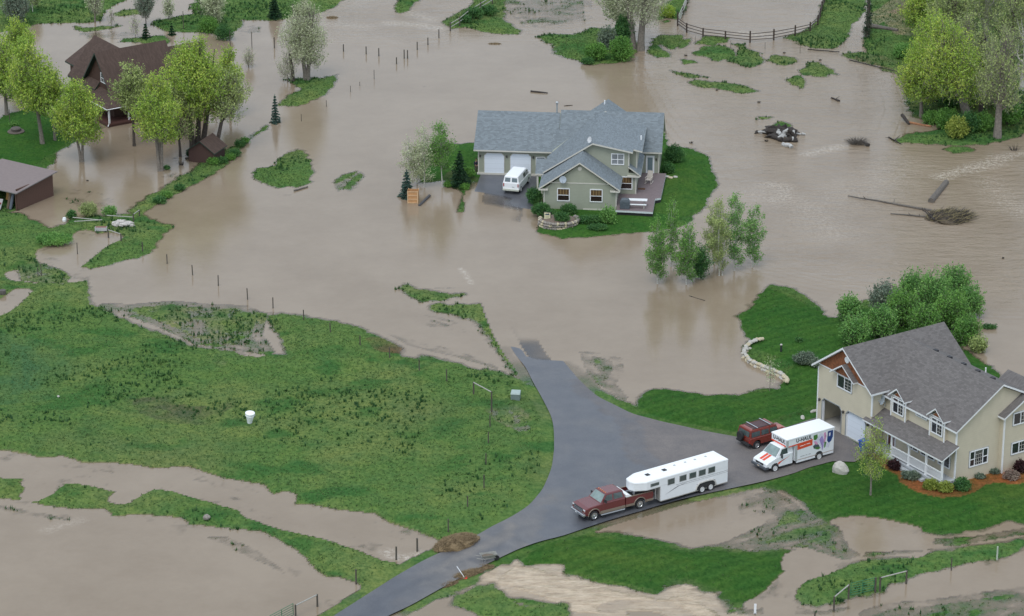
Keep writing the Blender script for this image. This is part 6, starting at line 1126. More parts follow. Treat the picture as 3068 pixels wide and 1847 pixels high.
def logo(a_, b_, r0, r1, label, m=LOG, z0=.08, z1=.08, name='log', grp=None, stubs=0):
    pa, pb = G(*a_, z0), G(*b_, z1); d = pb - pa; f = MB(); n_ = 7; sd_ = Vector((-d.y, d.x, 0)).normalized()
    f.tube([d * (i / (n_ - 1)) + sd_ * rnd.uniform(-.04, .04) * d.length * .2 + Vector((0, 0, rnd.uniform(-.02, .03))) for i in range(n_)], [r0 + (r1 - r0) * i / (n_ - 1) for i in range(n_)], 8)
    for _ in range(stubs):
        k_ = rnd.uniform(.15, .95); q = d * k_; f.tube([q, q + sd_ * rnd.choice((-1, 1)) * rnd.uniform(.3, .9) + Vector((0, 0, rnd.uniform(.1, .5))) + d.normalized() * rnd.uniform(-.3, .3)], [.05, .015], 5)
    o = f.build(name, m, None); o.location = pa; return tag(o, label, 'log', grp)
logo((881, 572), (922, 560), .09, .08, 'plain plank-like log beside the grass islet'); logo((1590, 274), (1641, 279), .12, .06, 'dark log floating behind the grey-green house', BARKD); logo((2788, 604), (2836, 546), .34, .3, 'thick dark sawn log floating in the river above the debris island', LOG, .12, .12)
logo((2540, 587), (2795, 632), .05, .15, 'long thin bare trunk reaching upstream from the debris island', LOG, stubs=3); logo((2668, 640), (2800, 652), .05, .12, 'second bare trunk lying against the debris island', LOG, stubs=2); logo((2703, 345), (2724, 372), .2, .14, 'dark upright broken log at the forest shore', BARKD, .5, .1); logo((2724, 368), (2790, 380), .14, .1, 'orange-brown fallen log at the forest shore', mat('orange_log', (.30, .14, .07), .85, var=.4, scale=3)); logo((2663, 412), (2700, 432), .09, .05, 'brown branch at the tip of the forest bank', BARKD, stubs=3)
logo((2610, 78), (2690, 92), .3, .2, 'fallen grey trunk lying behind the flooded forest edge', LOG, .3, .4, stubs=4); logo((2491, 293), (2515, 303), .08, .12, 'short driftwood log in the river bend', BARKD, stubs=2); logo((2545, 180), (2700, 218), .06, .05, 'long stick stranded on the forest bank', BARKD); logo((2420, 148), (2515, 156), .06, .05, 'thin pole stranded below the fenced meadow', BARKD); logo((2064, 887), (2112, 902), .05, .03, 'thin brown branch floating below the poplars', BARKD, 0, 0)
logo((2000, 480), (2030, 478), .03, .04, 'short dark stick floating right of the house lawn', BARKD, 0, 0); logo((1690, 318), (1715, 316), .05, .05, 'small dark branch behind the house chimney', BARKD, .02, .02)
rt_ = thing('root_wad', 'black and bleached upturned root wad stranded in mid-river', 'driftwood', G(2340, 405, 0)); q0 = G(2340, 405, 0)
def lg(root, a_, b_, r0, r1, m, nm='root', bend=.12):
    pa, pb = G(*a_[:2], a_[2]) - q0, G(*b_[:2], b_[2]) - q0; d = pb - pa; f = MB(); f.tube([pa + d * (i / 5) + Vector((rnd.uniform(-1, 1), rnd.uniform(-1, 1), rnd.uniform(-.6, 1))) * bend * (1 if 0 < i < 5 else 0) for i in range(6)], [r0 + (r1 - r0) * i / 5 for i in range(6)], 8); return f.build(nm, m, root)
f = MB(); f.ball((-.1, .1, .2), (1.9, 1.3, .75), 18, 9, jit=.38); f.build('root_mass', BARKD, rt_)
for a_, b_, r0, r1, m_ in (((2268,397,.1),(2340,400,.35),.13,.2,BARKP),((2270,397,.05),(2262,402,.0),.2,.1,BARKD),((2385,400,.2),(2412,403,.1),.1,.12,BARKP),((2345,432,.15),(2372,442,.1),.24,.24,BARKP),((2335,415,.3),(2362,388,1.3),.28,.16,BARKP),((2362,388,1.4),(2385,412,.4),.2,.24,BARKD),((2378,392,1.0),(2376,422,.2),.14,.12,BARKP),((2330,395,.9),(2345,412,.3),.2,.24,BARKP),((2304,408,.15),(2345,418,.3),.26,.3,BARKD),((2345,420,.2),(2388,420,.2),.2,.28,BARKD),((2330,388,1.0),(2338,400,.4),.06,.12,BARKP),((2352,405,.7),(2356,412,.4),.14,.08,BARKP)): lg(rt_, a_, b_, r0, r1, m_)
q0 = G(2840, 655, 0); db = thing('debris_island', 'matted mound of brown branches and dead grass stranded in the river', 'debris', q0); f = MB(); f.ball((0, 0, -.05), (2.3, 1.9, .55), 22, 8, jit=.25); f.build('mound', mat('brown_debris', (.085, .065, .042), .95, var=.5, scale=5, bump=.8), db)
tw = MB()
for _ in range(420):
    th, r_ = rnd.uniform(0, 6.28), math.sqrt(rnd.random()); p0 = Vector((2.4 * r_ * math.cos(th), 2.0 * r_ * math.sin(th), .5 * math.sqrt(max(0, 1 - r_ * r_)))); an = rnd.gauss(.5, .5); L = rnd.uniform(.4, 1.4)
    tw.tube([p0, p0 + Vector((math.cos(an) * L, math.sin(an) * L, rnd.uniform(-.1, .35)))], [.025, .01], 3, m=0 if rnd.random() < .6 else 1, cap=False)
tw.build('branches', [BARKD, mat('dead_grass', (.24, .20, .10), .95, var=.3)], db)
for a_, b_, r0, r1 in (((2765,632,.3),(2800,658,.35),.05,.1),((2770,625,.5),(2800,655,.2),.04,.06)): lg(db, a_, b_, r0, r1, BARKD, 'trunk')
def brush(x, y, rx, ry, h, label, n_=160, m=None, name='drift_brush', lean=0.0, cat='brushwood'):
    t = MB()
    for _ in range(n_):
        th, r_ = rnd.uniform(0, 6.28), rnd.random() ** .5; b0 = Vector((rx * .35 * r_ * math.cos(th), ry * .35 * r_ * math.sin(th), -.05)); e = Vector((rx * r_ * math.cos(th) + lean, ry * r_ * math.sin(th), h * rnd.uniform(.4, 1) * (1.15 - r_ * .6)))
        t.tube([b0, (b0 + e) * .5 + Vector((0, 0, .1)), e], [.022, .014, .006], 3, cap=False)
    o = t.build(name, m or BARKD, None); o.location = P(x, y, .03); return tag(o, label, cat)
brush(2568, 432, 1.6, 1.2, 1.0, 'bare grey bush half under water in mid-river', 220, mat('grey_twigs', (.13, .115, .10), .9)); logo((2578, 420), (2602, 436), .06, .22, 'thin snag with a dark root ball beside the bare river bush', BARKD, .3, .15)
for x, y, w_, lb in ((2296,425,.35,'small dark snag left of the root wad'),(2070,430,.35,'small snag sticking up behind the house lawn'),(2148,272,.25,'small stick below the long grass islet'),(2274,308,.3,'small stick in the river above the root wad'),(2457,182,.25,'dark tuft by the diamond grass islet'),(2055,168,.3,'thin snag by the small grass islets'),(2350,160,.25,'little clump in front of the log fence'),(3040,452,1.0,'dark snag at the right edge in the rapids'),(3005,775,.2,'dark twig tip in the lower river'),(560,478,.3,'dark debris beside the garden shed'),(545,495,.7,'dark branches floating by the garden shed'),(262,543,.2,'dark branch tip in the flooded yard'),(2692,228,.4,'dry brush on the forest bank')): brush(x, y, w_, w_ * .6, w_ * 1.1, lb, 26)
# ================================================================== trees and shrubs
BK_G = mat('grey_bark', (.20, .175, .15), .9, var=.35, scale=5, bump=.5); BK_D = mat('dark_bark', (.085, .07, .06), .9, var=.35, scale=5, bump=.5); BK_W = mat('white_bark', (.50, .49, .45), .8, var=.35, scale=4); TWG = mat('grey_twig', (.30, .275, .24), .9, var=.25, scale=2); TWD = mat('brown_twig', (.15, .12, .10), .9, var=.3, scale=2)
L_YG = leafmat('budding_yellow_green', (.175, .27, .040), (.34, .42, .075), (.10, .17, .03), .35, .35); L_OL = leafmat('budding_olive', (.17, .22, .075), (.30, .34, .13), (.10, .13, .05), .3, .4); L_PALE = leafmat('pale_grey_green', (.26, .30, .17), (.42, .46, .28), (.18, .20, .12), .3, .5)
L_GR = leafmat('fresh_green', (.075, .17, .035), (.15, .28, .055), (.04, .10, .025), .35, .6); L_DG = leafmat('deep_green', (.035, .10, .030), (.085, .17, .045), (.015, .05, .018), .25, .8); L_WL = leafmat('willow_green', (.085, .19, .045), (.18, .31, .085), (.04, .105, .030), .3, .5)
L_BS = leafmat('blue_spruce', (.06, .12, .095), (.13, .20, .16), (.02, .05, .04), .1, 1.2); L_SP = leafmat('dark_spruce', (.022, .065, .030), (.05, .11, .045), (.008, .028, .014), .1, 1.2); L_RED = leafmat('barberry_red', (.045, .018, .022), (.09, .035, .035), (.02, .010, .012), .15, 1); L_SAGE = leafmat('sage_grey', (.085, .115, .085), (.16, .19, .13), (.05, .07, .05), .2, 1); L_BRN = leafmat('twiggy_brown', (.16, .12, .10), (.24, .19, .15), (.09, .065, .055), .2, 1); L_YO = leafmat('yellow_olive', (.15, .19, .035), (.26, .29, .06), (.07, .10, .025), .3, 1)
tg_ = np.random.default_rng(11)
def unit(n): v = tg_.normal(size=(n, 3)); return v / np.linalg.norm(v, axis=1, keepdims=True)
def leaves(Pn, size, up=.0):
    n_ = len(Pn); a_ = unit(n_); b_ = np.cross(a_, unit(n_)); b_ /= np.linalg.norm(b_, axis=1, keepdims=True) + 1e-9; s_ = size * 1.3 * tg_.uniform(.6, 1.35, (n_, 1)); a_[:, 2] += up; a_ /= np.linalg.norm(a_, axis=1, keepdims=True)
    V = np.stack([Pn + a_ * s_, Pn + b_ * s_ * .55, Pn - a_ * s_, Pn - b_ * s_ * .55], 1).reshape(-1, 3); return V, np.arange(len(V)).reshape(-1, 4)
def twigs(S_, D_, L_, w_):
    n_ = len(S_); c_ = np.cross(D_, unit(n_)); c_ /= np.linalg.norm(c_, axis=1, keepdims=True) + 1e-9
    V = np.stack([S_ - c_ * w_, S_ + c_ * w_, S_ + D_ * L_], 1).reshape(-1, 3); return V, np.arange(len(V)).reshape(-1, 3)
def crown(root, lobes, nt_, lp, ls, lm, tm=None, tl=(.5, 1.2), up=.8, shell_=2.0, tw=.014, name='crown', spread=.10):
    lb = np.array([[*c_, *r_] for c_, r_ in lobes]); vol = lb[:, 3] * lb[:, 4] * lb[:, 5]; k_ = tg_.choice(len(lb), nt_, p=vol ** .75 / (vol ** .75).sum()); u_ = unit(nt_); rr = tg_.random((nt_, 1)) ** (1 / shell_)
    S_ = lb[k_, :3] + u_ * lb[k_, 3:] * rr; D_ = u_ * .55 + np.array([0, 0, up]) + tg_.normal(0, .22, (nt_, 3)); D_ /= np.linalg.norm(D_, axis=1, keepdims=True); L_ = tg_.uniform(*tl, (nt_, 1))
    if tm is not None: V, F_ = twigs(S_ - D_ * L_ * .5, D_, L_, tw); fast_mesh('twigs', V, F_, tm, root)
    t_ = tg_.uniform(-.4, .6, (nt_, lp, 1)); Q = (S_[:, None] + D_[:, None] * L_[:, None] * t_ + tg_.normal(0, spread, (nt_, lp, 3))).reshape(-1, 3); Q = Q[Q[:, 2] > .05]
    V, F_ = leaves(Q, ls, .3); return fast_mesh(name, V, F_, lm, root)
def limbs(root, h, r, lean, lobes, bark, forks=1, start=.28, name='trunk', k2=2, stems=None):
    f = MB(); tops = []
    st = stems or [(0, 0, *lean)]
    for sx, sy, lx, ly in st:
        pth = [Vector((sx, sy, -.4)), Vector((sx + lx * .08, sy + ly * .08, h * .10)), Vector((sx + lx * .35, sy + ly * .35, h * .35)), Vector((sx + lx * .7, sy + ly * .7, h * .6)), Vector((sx + lx, sy + ly, h * .86))]
        pth = [p + Vector((rnd.uniform(-.1, .1), rnd.uniform(-.1, .1), 0)) * (i > 1) * min(1, h / 8) for i, p in enumerate(pth)]; f.tube(pth, [r * 1.35, r, r * .75, r * .45, r * .12], 8); tops.append(pth)
    for c_, rd_ in lobes:
        c_ = Vector(c_); pth = min(tops, key=lambda q: (q[3] - c_).length); t = rnd.uniform(start, .6); zz = min(h * t, max(h * .15, c_.z - rd_[2] * .9)); k_ = max(0, min(3, next((i for i in range(4) if pth[i + 1].z >= zz), 3))); s0 = pth[k_].lerp(pth[k_ + 1], max(0, min(1, (zz - pth[k_].z) / max(.01, pth[k_ + 1].z - pth[k_].z))))
        m_ = s0.lerp(c_, .5) + Vector((0, 0, -.15 * (c_ - s0).length * .5)) + Vector((rnd.uniform(-.2, .2), rnd.uniform(-.2, .2), 0)); f.tube([s0, m_, c_ + Vector((0, 0, rd_[2] * .3))], [r * .42, r * .26, r * .07], 6)
        for _ in range(k2):
            u_ = Vector(tuple(unit(1)[0])); e = c_ + Vector((u_.x * rd_[0], u_.y * rd_[1], abs(u_.z) * rd_[2])) * .9; f.tube([m_.lerp(c_, rnd.uniform(0, .8)), (m_ + e) * .5 + Vector((0, 0, .1)), e], [r * .16, r * .1, .012], 5)
    return f.build(name, bark, root)
def lobeset(h, w, z0, n_=9, lean=(0, 0), shape='egg', asp=1.5):
    out_ = []
    for i in range(n_):
        z = z0 + (h - z0) * (i + .5) / n_; k_ = (z - z0) / (h - z0)
        prof = {'egg': .55 + .45 * math.sin(math.pi * min(1, k_ * 1.1 + .12)) - .25 * max(0, k_ - .75) * 4 * .5, 'vase': .35 + .65 * min(1, k_ * 1.7) - .35 * max(0, k_ - .8) * 5 * .4, 'col': .62 + .38 * math.sin(math.pi * k_ ** .8) - .5 * max(0, k_ - .6) * 1.6, 'round': math.sqrt(max(.12, 1 - (2 * k_ - 1) ** 2))}[shape]
        rad = w * .5 * max(.18, prof); an = i * 2.4 + rnd.uniform(-.4, .4); off = rad * .45
        out_.append(((lean[0] * z / h + off * math.cos(an), lean[1] * z / h + off * math.sin(an), z), (rad * rnd.uniform(.55, .72), rad * rnd.uniform(.55, .72), max(rad * .55, (h - z0) / n_ * asp * .62))))
    return out_
def broad(x, y, h, w, label, lm=L_YG, bark=BK_G, z0=.25, lean=(0, 0), nt_=1500, lp=7, ls=.085, r=.2, shape='egg', tm=TWG, n_=10, up=.9, tl=(.6, 1.5), group=None, stems=None, name='cottonwood', cat='tree', tw=.014, shell_=2.0, k2=3):
    t = thing(name, label, cat, P(x, y, .0), 0, group); lb = lobeset(h * .93, w, h * z0, n_, lean, shape); limbs(t, h, r, lean, lb, bark, k2=k2, stems=stems); crown(t, lb, nt_, lp, ls, lm, tm, tl, up, shell_, tw); return t
LG_ = 'yellow-green cottonwoods round the brown house'
broad(20, 345, 9.5, 5.2, 'yellow-green cottonwood at the far left edge above the fire pit', nt_=1500, group=LG_)
broad(60, 200, 6.0, 4.5, 'low yellow-green cottonwood crown at the upper left, before the stream', nt_=1000, group=LG_, r=.13)
broad(128, 431, 12.6, 6.2, 'tall yellow-green cottonwood with pale leaning trunk on the left lawn', lean=(-1.6, .5), nt_=2500, group=LG_, r=.22, bark=BK_G, z0=.30, shape='egg', n_=12)
broad(165, 420, 9.0, 3.6, 'slim yellow-green cottonwood behind the leaning pale trunk', lean=(-.3, .5), nt_=900, group=LG_, r=.15, z0=.35)
broad(243, 486, 9.6, 6.0, 'twin-stemmed yellow-green cottonwood standing in water before the brown house', nt_=2300, group=LG_, lean=(-.3, .2), stems=[(0, 0, -1.2, .5), (.15, 0, .5, .2)], r=.15, z0=.30, n_=11)
broad(402, 438, 9.8, 4.6, 'slender olive cottonwood with dark straight trunk before the brown house porch', L_OL, bark=BK_D, nt_=1300, group=LG_, r=.15, z0=.40, lean=(.1, 0))
broad(478, 513, 11.4, 5.6, 'yellow-green cottonwood with several grey stems rising from a grassy clump in the water', nt_=1900, group=LG_, stems=[(0, 0, -.9, .4), (.2, .1, .6, .1), (.1, .2, -.1, .5)], r=.17, z0=.33, n_=11)
broad(578, 447, 12.9, 8.2, 'largest yellow-green cottonwood, thick dark stems behind the garden shed', bark=BK_D, nt_=3600, group=LG_, stems=[(0, 0, -.9, .6), (.5, .3, .8, .3), (1.1, .2, 1.6, .5)], r=.30, z0=.36, n_=14, lean=(.3, .3))
broad(540, 470, 8.4, 4.5, 'bare-twigged grey cottonwood left of the garden shed', L_OL, bark=BK_D, nt_=1000, lp=3, group=LG_, r=.14, z0=.3, tm=TWD)
broad(647, 455, 9.6, 5.4, 'dark cottonwood leaning right beside the garden shed', L_OL, bark=BK_D, nt_=1300, lp=4, group=LG_, r=.24, lean=(1.9, .6), z0=.42, tm=TWG)
broad(690, 350, 8.5, 3.6, 'yellow-green cottonwood crown right of the brown house', nt_=1100, group=LG_, r=.14, z0=.25)
broad(917, 241, 10.6, 5.8, 'pale grey-green cottonwood with forked trunks on the grassy islet', L_PALE, nt_=2600, lp=5, bark=BK_G, r=.24, stems=[(0, 0, -1.5, .3), (.2, 0, .9, .2)], z0=.22, n_=12, ls=.07)
broad(862, 246, 3.9, 2.6, 'small bare pale sapling behind the broken trunk on the islet', L_PALE, nt_=350, lp=3, r=.05, z0=.15, ls=.05)
sn = thing('tree_snag', 'broken-off dark trunk standing on the grassy islet', 'tree', P(878, 243, 0)); f = MB(); f.tube([(0, 0, -.3), (-.05, 0, 1.2), (-.2, .05, 2.4), (-.3, .05, 3.3)], [.24, .2, .17, .14], 9); f.build('trunk', BK_D, sn)
broad(745, 203, 2.6, 1.6, 'flooded many-stemmed sapling with sparse green leaves', L_PALE, nt_=160, lp=3, r=.03, z0=.2, stems=[(0, 0, -.5, 0), (0, 0, .5, .1), (0, 0, .1, .2)], ls=.05, k2=1)
broad(438, 82, 4.8, 2.6, 'small grey-green pine on the bank behind the brown house', L_SAGE, nt_=700, r=.06, z0=.3, bark=BK_D, shape='round', ls=.06)
broad(406, 112, 3.2, 1.5, 'bare sapling standing in water behind the brown house', L_PALE, nt_=90, lp=1, r=.035, z0=.2); broad(335, 80, 2.4, 1.3, 'tiny bare sapling beside the stream at the top left', L_PALE, nt_=60, lp=1, r=.03, z0=.2)
broad(285, 68, 5.0, 2.6, 'grey leafless tree above the stream at the top left', L_PALE, nt_=500, lp=2, r=.10, z0=.3, tm=TWG); broad(98, 36, 3.6, 2.4, 'thin birch-like tree in the meadow at the top left', L_OL, nt_=300, lp=3, r=.05, z0=.3, bark=BK_W)
broad(55, 72, 4.2, 3.6, 'dark grey-green tree at the top left corner', L_SAGE, nt_=1000, r=.12, z0=.1, shape='round', bark=BK_D); broad(505, 60, 3.0, 1.8, 'wispy pale sapling on the bank at the top', L_PALE, nt_=200, lp=3, r=.04, z0=.2); broad(600, 45, 2.6, 1.3, 'thin green sapling on the bank at the top', L_GR, nt_=160, lp=3, r=.03, z0=.2)
broad(640, 80, 6.0, 3.2, 'pale grey-green tree behind the yellow cottonwoods at the top', L_PALE, nt_=900, lp=4, r=.09, z0=.2); 
broad(1919, 151, 12.2, 7.4, 'tall pale cottonwood with thick grey trunks at the edge of the top island', L_PALE, nt_=3000, lp=4, ls=.065, bark=BK_G, r=.42, stems=[(0, 0, .6, .3), (-.9, .5, -1.2, .5)], z0=.33, n_=13, lean=(-.2, .5)); broad(1850, 118, 11, 5.5, 'pale leafing cottonwood behind the dark willows of the top island', L_PALE, nt_=1900, lp=5, bark=BK_D, r=.24, z0=.2, n_=11)
# aspens by the grey-green house and in the flood
AG = 'aspens standing in the flood right of the house lawn'
def aspen(x, y, h, w, label, lm=L_GR, nt_=650, stems=None, r=.06, grp=None, lp=5, ls=.065, z0=.1): return broad(x, y, h, w, label, lm, BK_W, z0, (rnd.uniform(-.2, .2), .1), nt_, lp, ls, r, 'col', TWG, 11, .9, (.35, .9), grp, stems, 'aspen', tw=.009, k2=1)
aspen(1970, 851, 7.1, 2.5, 'leftmost fresh green aspen of the flooded clump', nt_=950, grp=AG); aspen(2056, 853, 6.6, 2.7, 'second aspen of the flooded clump, full and green', nt_=1000, grp=AG); aspen(2155, 827, 8.3, 2.4, 'tall thin pale-stemmed aspen in the middle of the flooded clump', L_OL, 650, [(0, 0, -.2, .1), (.3, .1, .3, .1)], grp=AG)
aspen(2200, 812, 8.6, 2.7, 'tallest aspen of the flooded clump with dark stem', L_WL, 850, grp=AG); aspen(2254, 801, 6.9, 2.6, 'rightmost aspen of the flooded clump', L_WL, 700, grp=AG); aspen(2140, 790, 7.0, 2.6, 'yellowish aspen at the back of the flooded clump', L_OL, 750, grp=AG); aspen(2010, 800, 7.4, 2.0, 'slim aspen at the back left of the flooded clump', L_GR, 500, grp=AG)
broad(2098, 835, 3.4, 2.2, 'dark green bushy tree low in the flooded clump', L_DG, nt_=700, lp=6, r=.05, z0=.02, shape='round', tm=None, name='young_tree', ls=.065)
A2 = 'aspens beside the plywood crate'
aspen(1325, 562, 7.7, 3.2, 'bright green aspen with a white trunk left of the garage', L_GR, 1100, grp=A2, z0=.28); aspen(1272, 562, 7.2, 2.8, 'sparse pale aspen behind the blue spruce', L_PALE, 650, grp=A2, lp=4); aspen(1226, 560, 5.9, 2.2, 'thin pale aspen at the left end of the aspens by the crate', L_PALE, 380, grp=A2, lp=3); aspen(1250, 552, 5.2, 1.9, 'small pale aspen between the two sparse ones by the crate', L_OL, 300, grp=A2, lp=3)
t_ = broad(2608, 1484, 7.1, 2.9, 'young budding yellow-green tree on the lawn before the porch', leafmat('budding_tree', (.16, .23, .045), (.29, .35, .07), (.10, .14, .035), .3, .8), BK_G, .22, (.15, .1), 800, 4, .055, .075, 'col', TWG, 12, .9, (.3, .8), None, None, 'young_tree', tw=.009)
broad(2306, 1172, 3.2, 1.1, 'thin sapling with sparse pale leaves standing in the pond by the stone wall', L_PALE, nt_=110, lp=3, r=.025, z0=.3, name='sapling', ls=.05, tm=None, k2=1)
broad(1070 - 0, 0 - 60, 3, 2, 'leafy sapling at the very top of the flood', L_GR, nt_=10, lp=2, r=.03) if False else None
def spruce(x, y, h, w, label, lm=L_SP, n_=3200, group=None):
    t = thing('spruce', label, 'tree', P(x, y, 0), 0, group); f = MB(); f.tube([(0, 0, -.3), (0, 0, h * .95)], [.03 * h, .01], 7); f.build('trunk', BK_D, t)
    z = tg_.random(n_) ** 1.5 * .97; wh = np.floor(z * h / .32); bn_ = 9; ang0 = tg_.integers(0, bn_, n_) * 2 * math.pi / bn_ + wh * 1.3; ang = ang0 + tg_.normal(0, .16, n_); rr = tg_.random(n_) ** .6; R_ = w * .5 * (1 - z) ** .85 * (.78 + .3 * np.sin(wh * 7.1 + ang0 * 3)); zz = (wh + .5) * .32 / 1 - rr * R_ * .28 + tg_.normal(0, .045, n_)
    Q = np.stack([np.cos(ang) * rr * R_, np.sin(ang) * rr * R_, np.clip(zz, .05, h)], 1); a_ = np.stack([np.cos(ang), np.sin(ang), np.full(n_, -.25)], 1) + tg_.normal(0, .25, (n_, 3)); b_ = np.cross(a_, unit(n_)); b_ /= np.linalg.norm(b_, axis=1, keepdims=True); s_ = .075 * tg_.uniform(.7, 1.3, (n_, 1))
    V = np.stack([Q + a_ * s_ * 1.3, Q + b_ * s_ * .6, Q - a_ * s_ * 1.3, Q - b_ * s_ * .6], 1).reshape(-1, 3); fast_mesh('crown', V, np.arange(len(V)).reshape(-1, 4), lm, t); return t
spruce(1219, 592, 3.0, 2.0, 'young blue spruce beside the plywood crate', L_BS, 3600); spruce(1377, 553, 3.7, 2.9, 'dark green spruce in front of the house garden left of the garage', L_SP, 4800); spruce(825, 369, 3.3, 1.35, 'small blue-green spruce standing alone in the flood', L_BS, 2400); spruce(822, 54, 3.5, 2.2, 'dense dark spruce at the top beside the pale cottonwood', L_SP, 4200); spruce(437, 116, 1.9, 1.5, 'small dark spruce at the water behind the brown house', L_SP, 1600); spruce(515, 106, 1.5, 1.1, 'tiny dark spruce on the strip behind the brown house', L_SP, 1000)
# shrubs
def shrub(x, y, w, d, h, label, lm=L_DG, n_=900, lp=6, ls=.05, tm=None, name='shrub', group=None, up=.5, lob=7, cat='shrub', tl=(.15, .4), sh_=2.4):
    t = thing(name, label, cat, P(x, y, 0), 0, group); lb = []
    for i in range(lob):
        an = i * 2.4; q = 0 if i == 0 else .42; lb.append(((w * .5 * q * math.cos(an), d * .5 * q * math.sin(an), h * (.5 if i == 0 else rnd.uniform(.34, .5))), (w * .5 * (.75 if i == 0 else .52), d * .5 * (.75 if i == 0 else .52), h * (.48 if i == 0 else rnd.uniform(.34, .44)))))
    f = MB()
    for c_, _ in lb: f.tube([(c_[0] * .2, c_[1] * .2, -.1), (c_[0] * .6, c_[1] * .6, c_[2] * .6), c_], [.03, .022, .01], 5)
    f.build('stems', BK_D, t); crown(t, lb, n_, lp, ls, lm, tm, tl, up, sh_, .008, spread=.05); return t
HG = 'shrubs round the grey-green house'
shrub(2022, 484, 2.6, 2.4, 1.9, 'big dark green shrub right of the patio door', n_=1500, group=HG); shrub(2001, 518, 1.6, 1.5, 1.2, 'rounded dark shrub by the stepping stones', n_=800, group=HG); shrub(1601, 612, 1.9, 1.8, 1.9, 'tall rounded shrub at the corner by the white van', n_=1200, group=HG); shrub(1622, 645, 2.3, 1.8, 1.35, 'dark shrub left of the stone planter', n_=1100, group=HG); shrub(1652, 652, 1.6, 1.2, .8, 'low spreading shrub behind the yard sign', n_=600, group=HG)
shrub(1704, 640, 1.9, 1.4, 1.05, 'rounded dark green shrub under the left gable window', n_=900, group=HG); shrub(1684, 676, 1.8, 1.2, .95, 'dark green shrub growing in the stone planter', n_=800, group=HG).location.z = .75; shrub(1765, 668, 3.0, 1.5, .8, 'low hedge-like shrub right of the stone planter', n_=1100, group=HG, lob=9); shrub(1790, 688, 2.4, 1.2, .5, 'flat dark ground-hugging shrub before the hedge', n_=700, group=HG)
shrub(1822, 668, 2.0, 1.4, 1.9, 'airy light green shrub under the right gable window', L_WL, n_=550, lp=5, group=HG, ls=.06, tl=(.3, .8)); shrub(1402, 530, 1.7, 1.6, 1.1, 'light green shrub between the dark spruce and the garage', L_GR, n_=700, group=HG); shrub(1393, 562, 1.2, 1.0, .6, 'bright green low shrub at the water by the dark spruce', L_GR, n_=450, group=HG); shrub(1345, 560, 1.4, 1.0, .5, 'grassy clump at the foot of the bright aspen', L_GR, n_=400, group=HG)
BG_ = 'shrubs in the red mulch beds of the beige house'
shrub(2680, 1408, 1.0, .9, .9, 'dark red barberry at the left end of the porch steps', L_RED, n_=600, group=BG_); shrub(2731, 1436, 1.7, 1.0, .65, 'low grey-green shrub below the porch steps', L_SAGE, n_=800, group=BG_); shrub(2790, 1466, 1.5, .9, .8, 'yellow-olive spiky shrub before the porch corner', L_YO, n_=700, group=BG_, ls=.06); shrub(2832, 1474, 1.5, .9, .85, 'second yellow-olive shrub, next to the dark green one', L_YO, n_=700, group=BG_, ls=.06)
shrub(2883, 1468, 1.6, 1.3, 1.05, 'rounded dark green shrub at the house corner', L_DG, n_=1100, group=BG_); shrub(2936, 1434, .9, .5, .35, 'small sage tuft under the triple window', L_SAGE, n_=260, group=BG_); shrub(2980, 1420, .9, .5, .35, 'small sage tuft in the corner of the house', L_SAGE, n_=260, group=BG_); shrub(3030, 1436, 1.5, 1.0, .75, 'twiggy grey-brown shrub at the right wall', L_BRN, n_=800, group=BG_); shrub(3056, 1416, 1.2, 1.0, 1.1, 'dark purple barberry at the right edge', L_RED, n_=700, group=BG_); shrub(2709, 1424, .5, .4, .3, 'tiny green plant between barberry and grey shrub', L_SAGE, n_=120, group=BG_); shrub(2666, 1398, .5, .4, .45, 'tiny red-green plant left of the barberry', L_RED, n_=120, group=BG_)
shrub(2412, 1090, 2.5, 1.6, 1.1, 'wide grey-green shrub on the lawn left of the garage', L_SAGE, n_=1300); shrub(2445, 1100, 1.0, .9, .8, 'small grey-green shrub against the garage wall', L_SAGE, n_=450); shrub(2394, 1024, .7, .5, .3, 'small dark plant on the lawn', L_DG, n_=150)
WG = 'willow thicket behind the beige house'
for x, y, w_, h_, lb, lm in ((2562, 1032, 3.4, 2.6, 'light green willow at the left end of the thicket', L_WL), (2640, 1010, 3.6, 2.9, 'willow second from the left in the thicket', L_WL), (2545, 960, 2.8, 2.2, 'low willow at the upper left edge of the thicket', L_WL), (2700, 975, 3.8, 3.6, 'bushy willow in the middle front of the thicket', L_GR), (2650, 940, 3.6, 2.9, 'grey-green willow in the middle back of the thicket', L_SAGE), (2735, 915, 3.6, 3.2, 'tall willow at the back of the thicket', L_WL), (2800, 940, 4.2, 3.9, 'large willow right of the middle of the thicket', L_WL), (2862, 905, 3.8, 3.4, 'tall willow at the upper right of the thicket', L_WL), (2850, 985, 4.0, 3.4, 'willow just right of the roof peak', L_GR), (2905, 950, 3.2, 3.0, 'willow at the right shoulder of the thicket', L_WL), (2895, 1030, 3.0, 2.5, 'willow at the water right of the roof', L_GR), (2770, 1010, 3.6, 3.0, 'willow directly behind the roof peak', L_GR), (2930, 1055, 1.8, 1.1, 'sparse drowned willow at the lower right of the thicket', L_OL)):
    shrub(x, y, w_, w_ * .9, h_ * 1.12, lb, lm, n_=int(330 * w_), lp=6, ls=.075, tm=TWG, name='willow', group=WG, up=1.1, lob=8, tl=(.5, 1.3), sh_=1.9, cat='bush')
shrub(2965, 985, 1.8, .8, .35, 'small green tuft drowned right of the thicket', L_DG, n_=250, name='willow', cat='bush')
IG = 'willows on the top island'
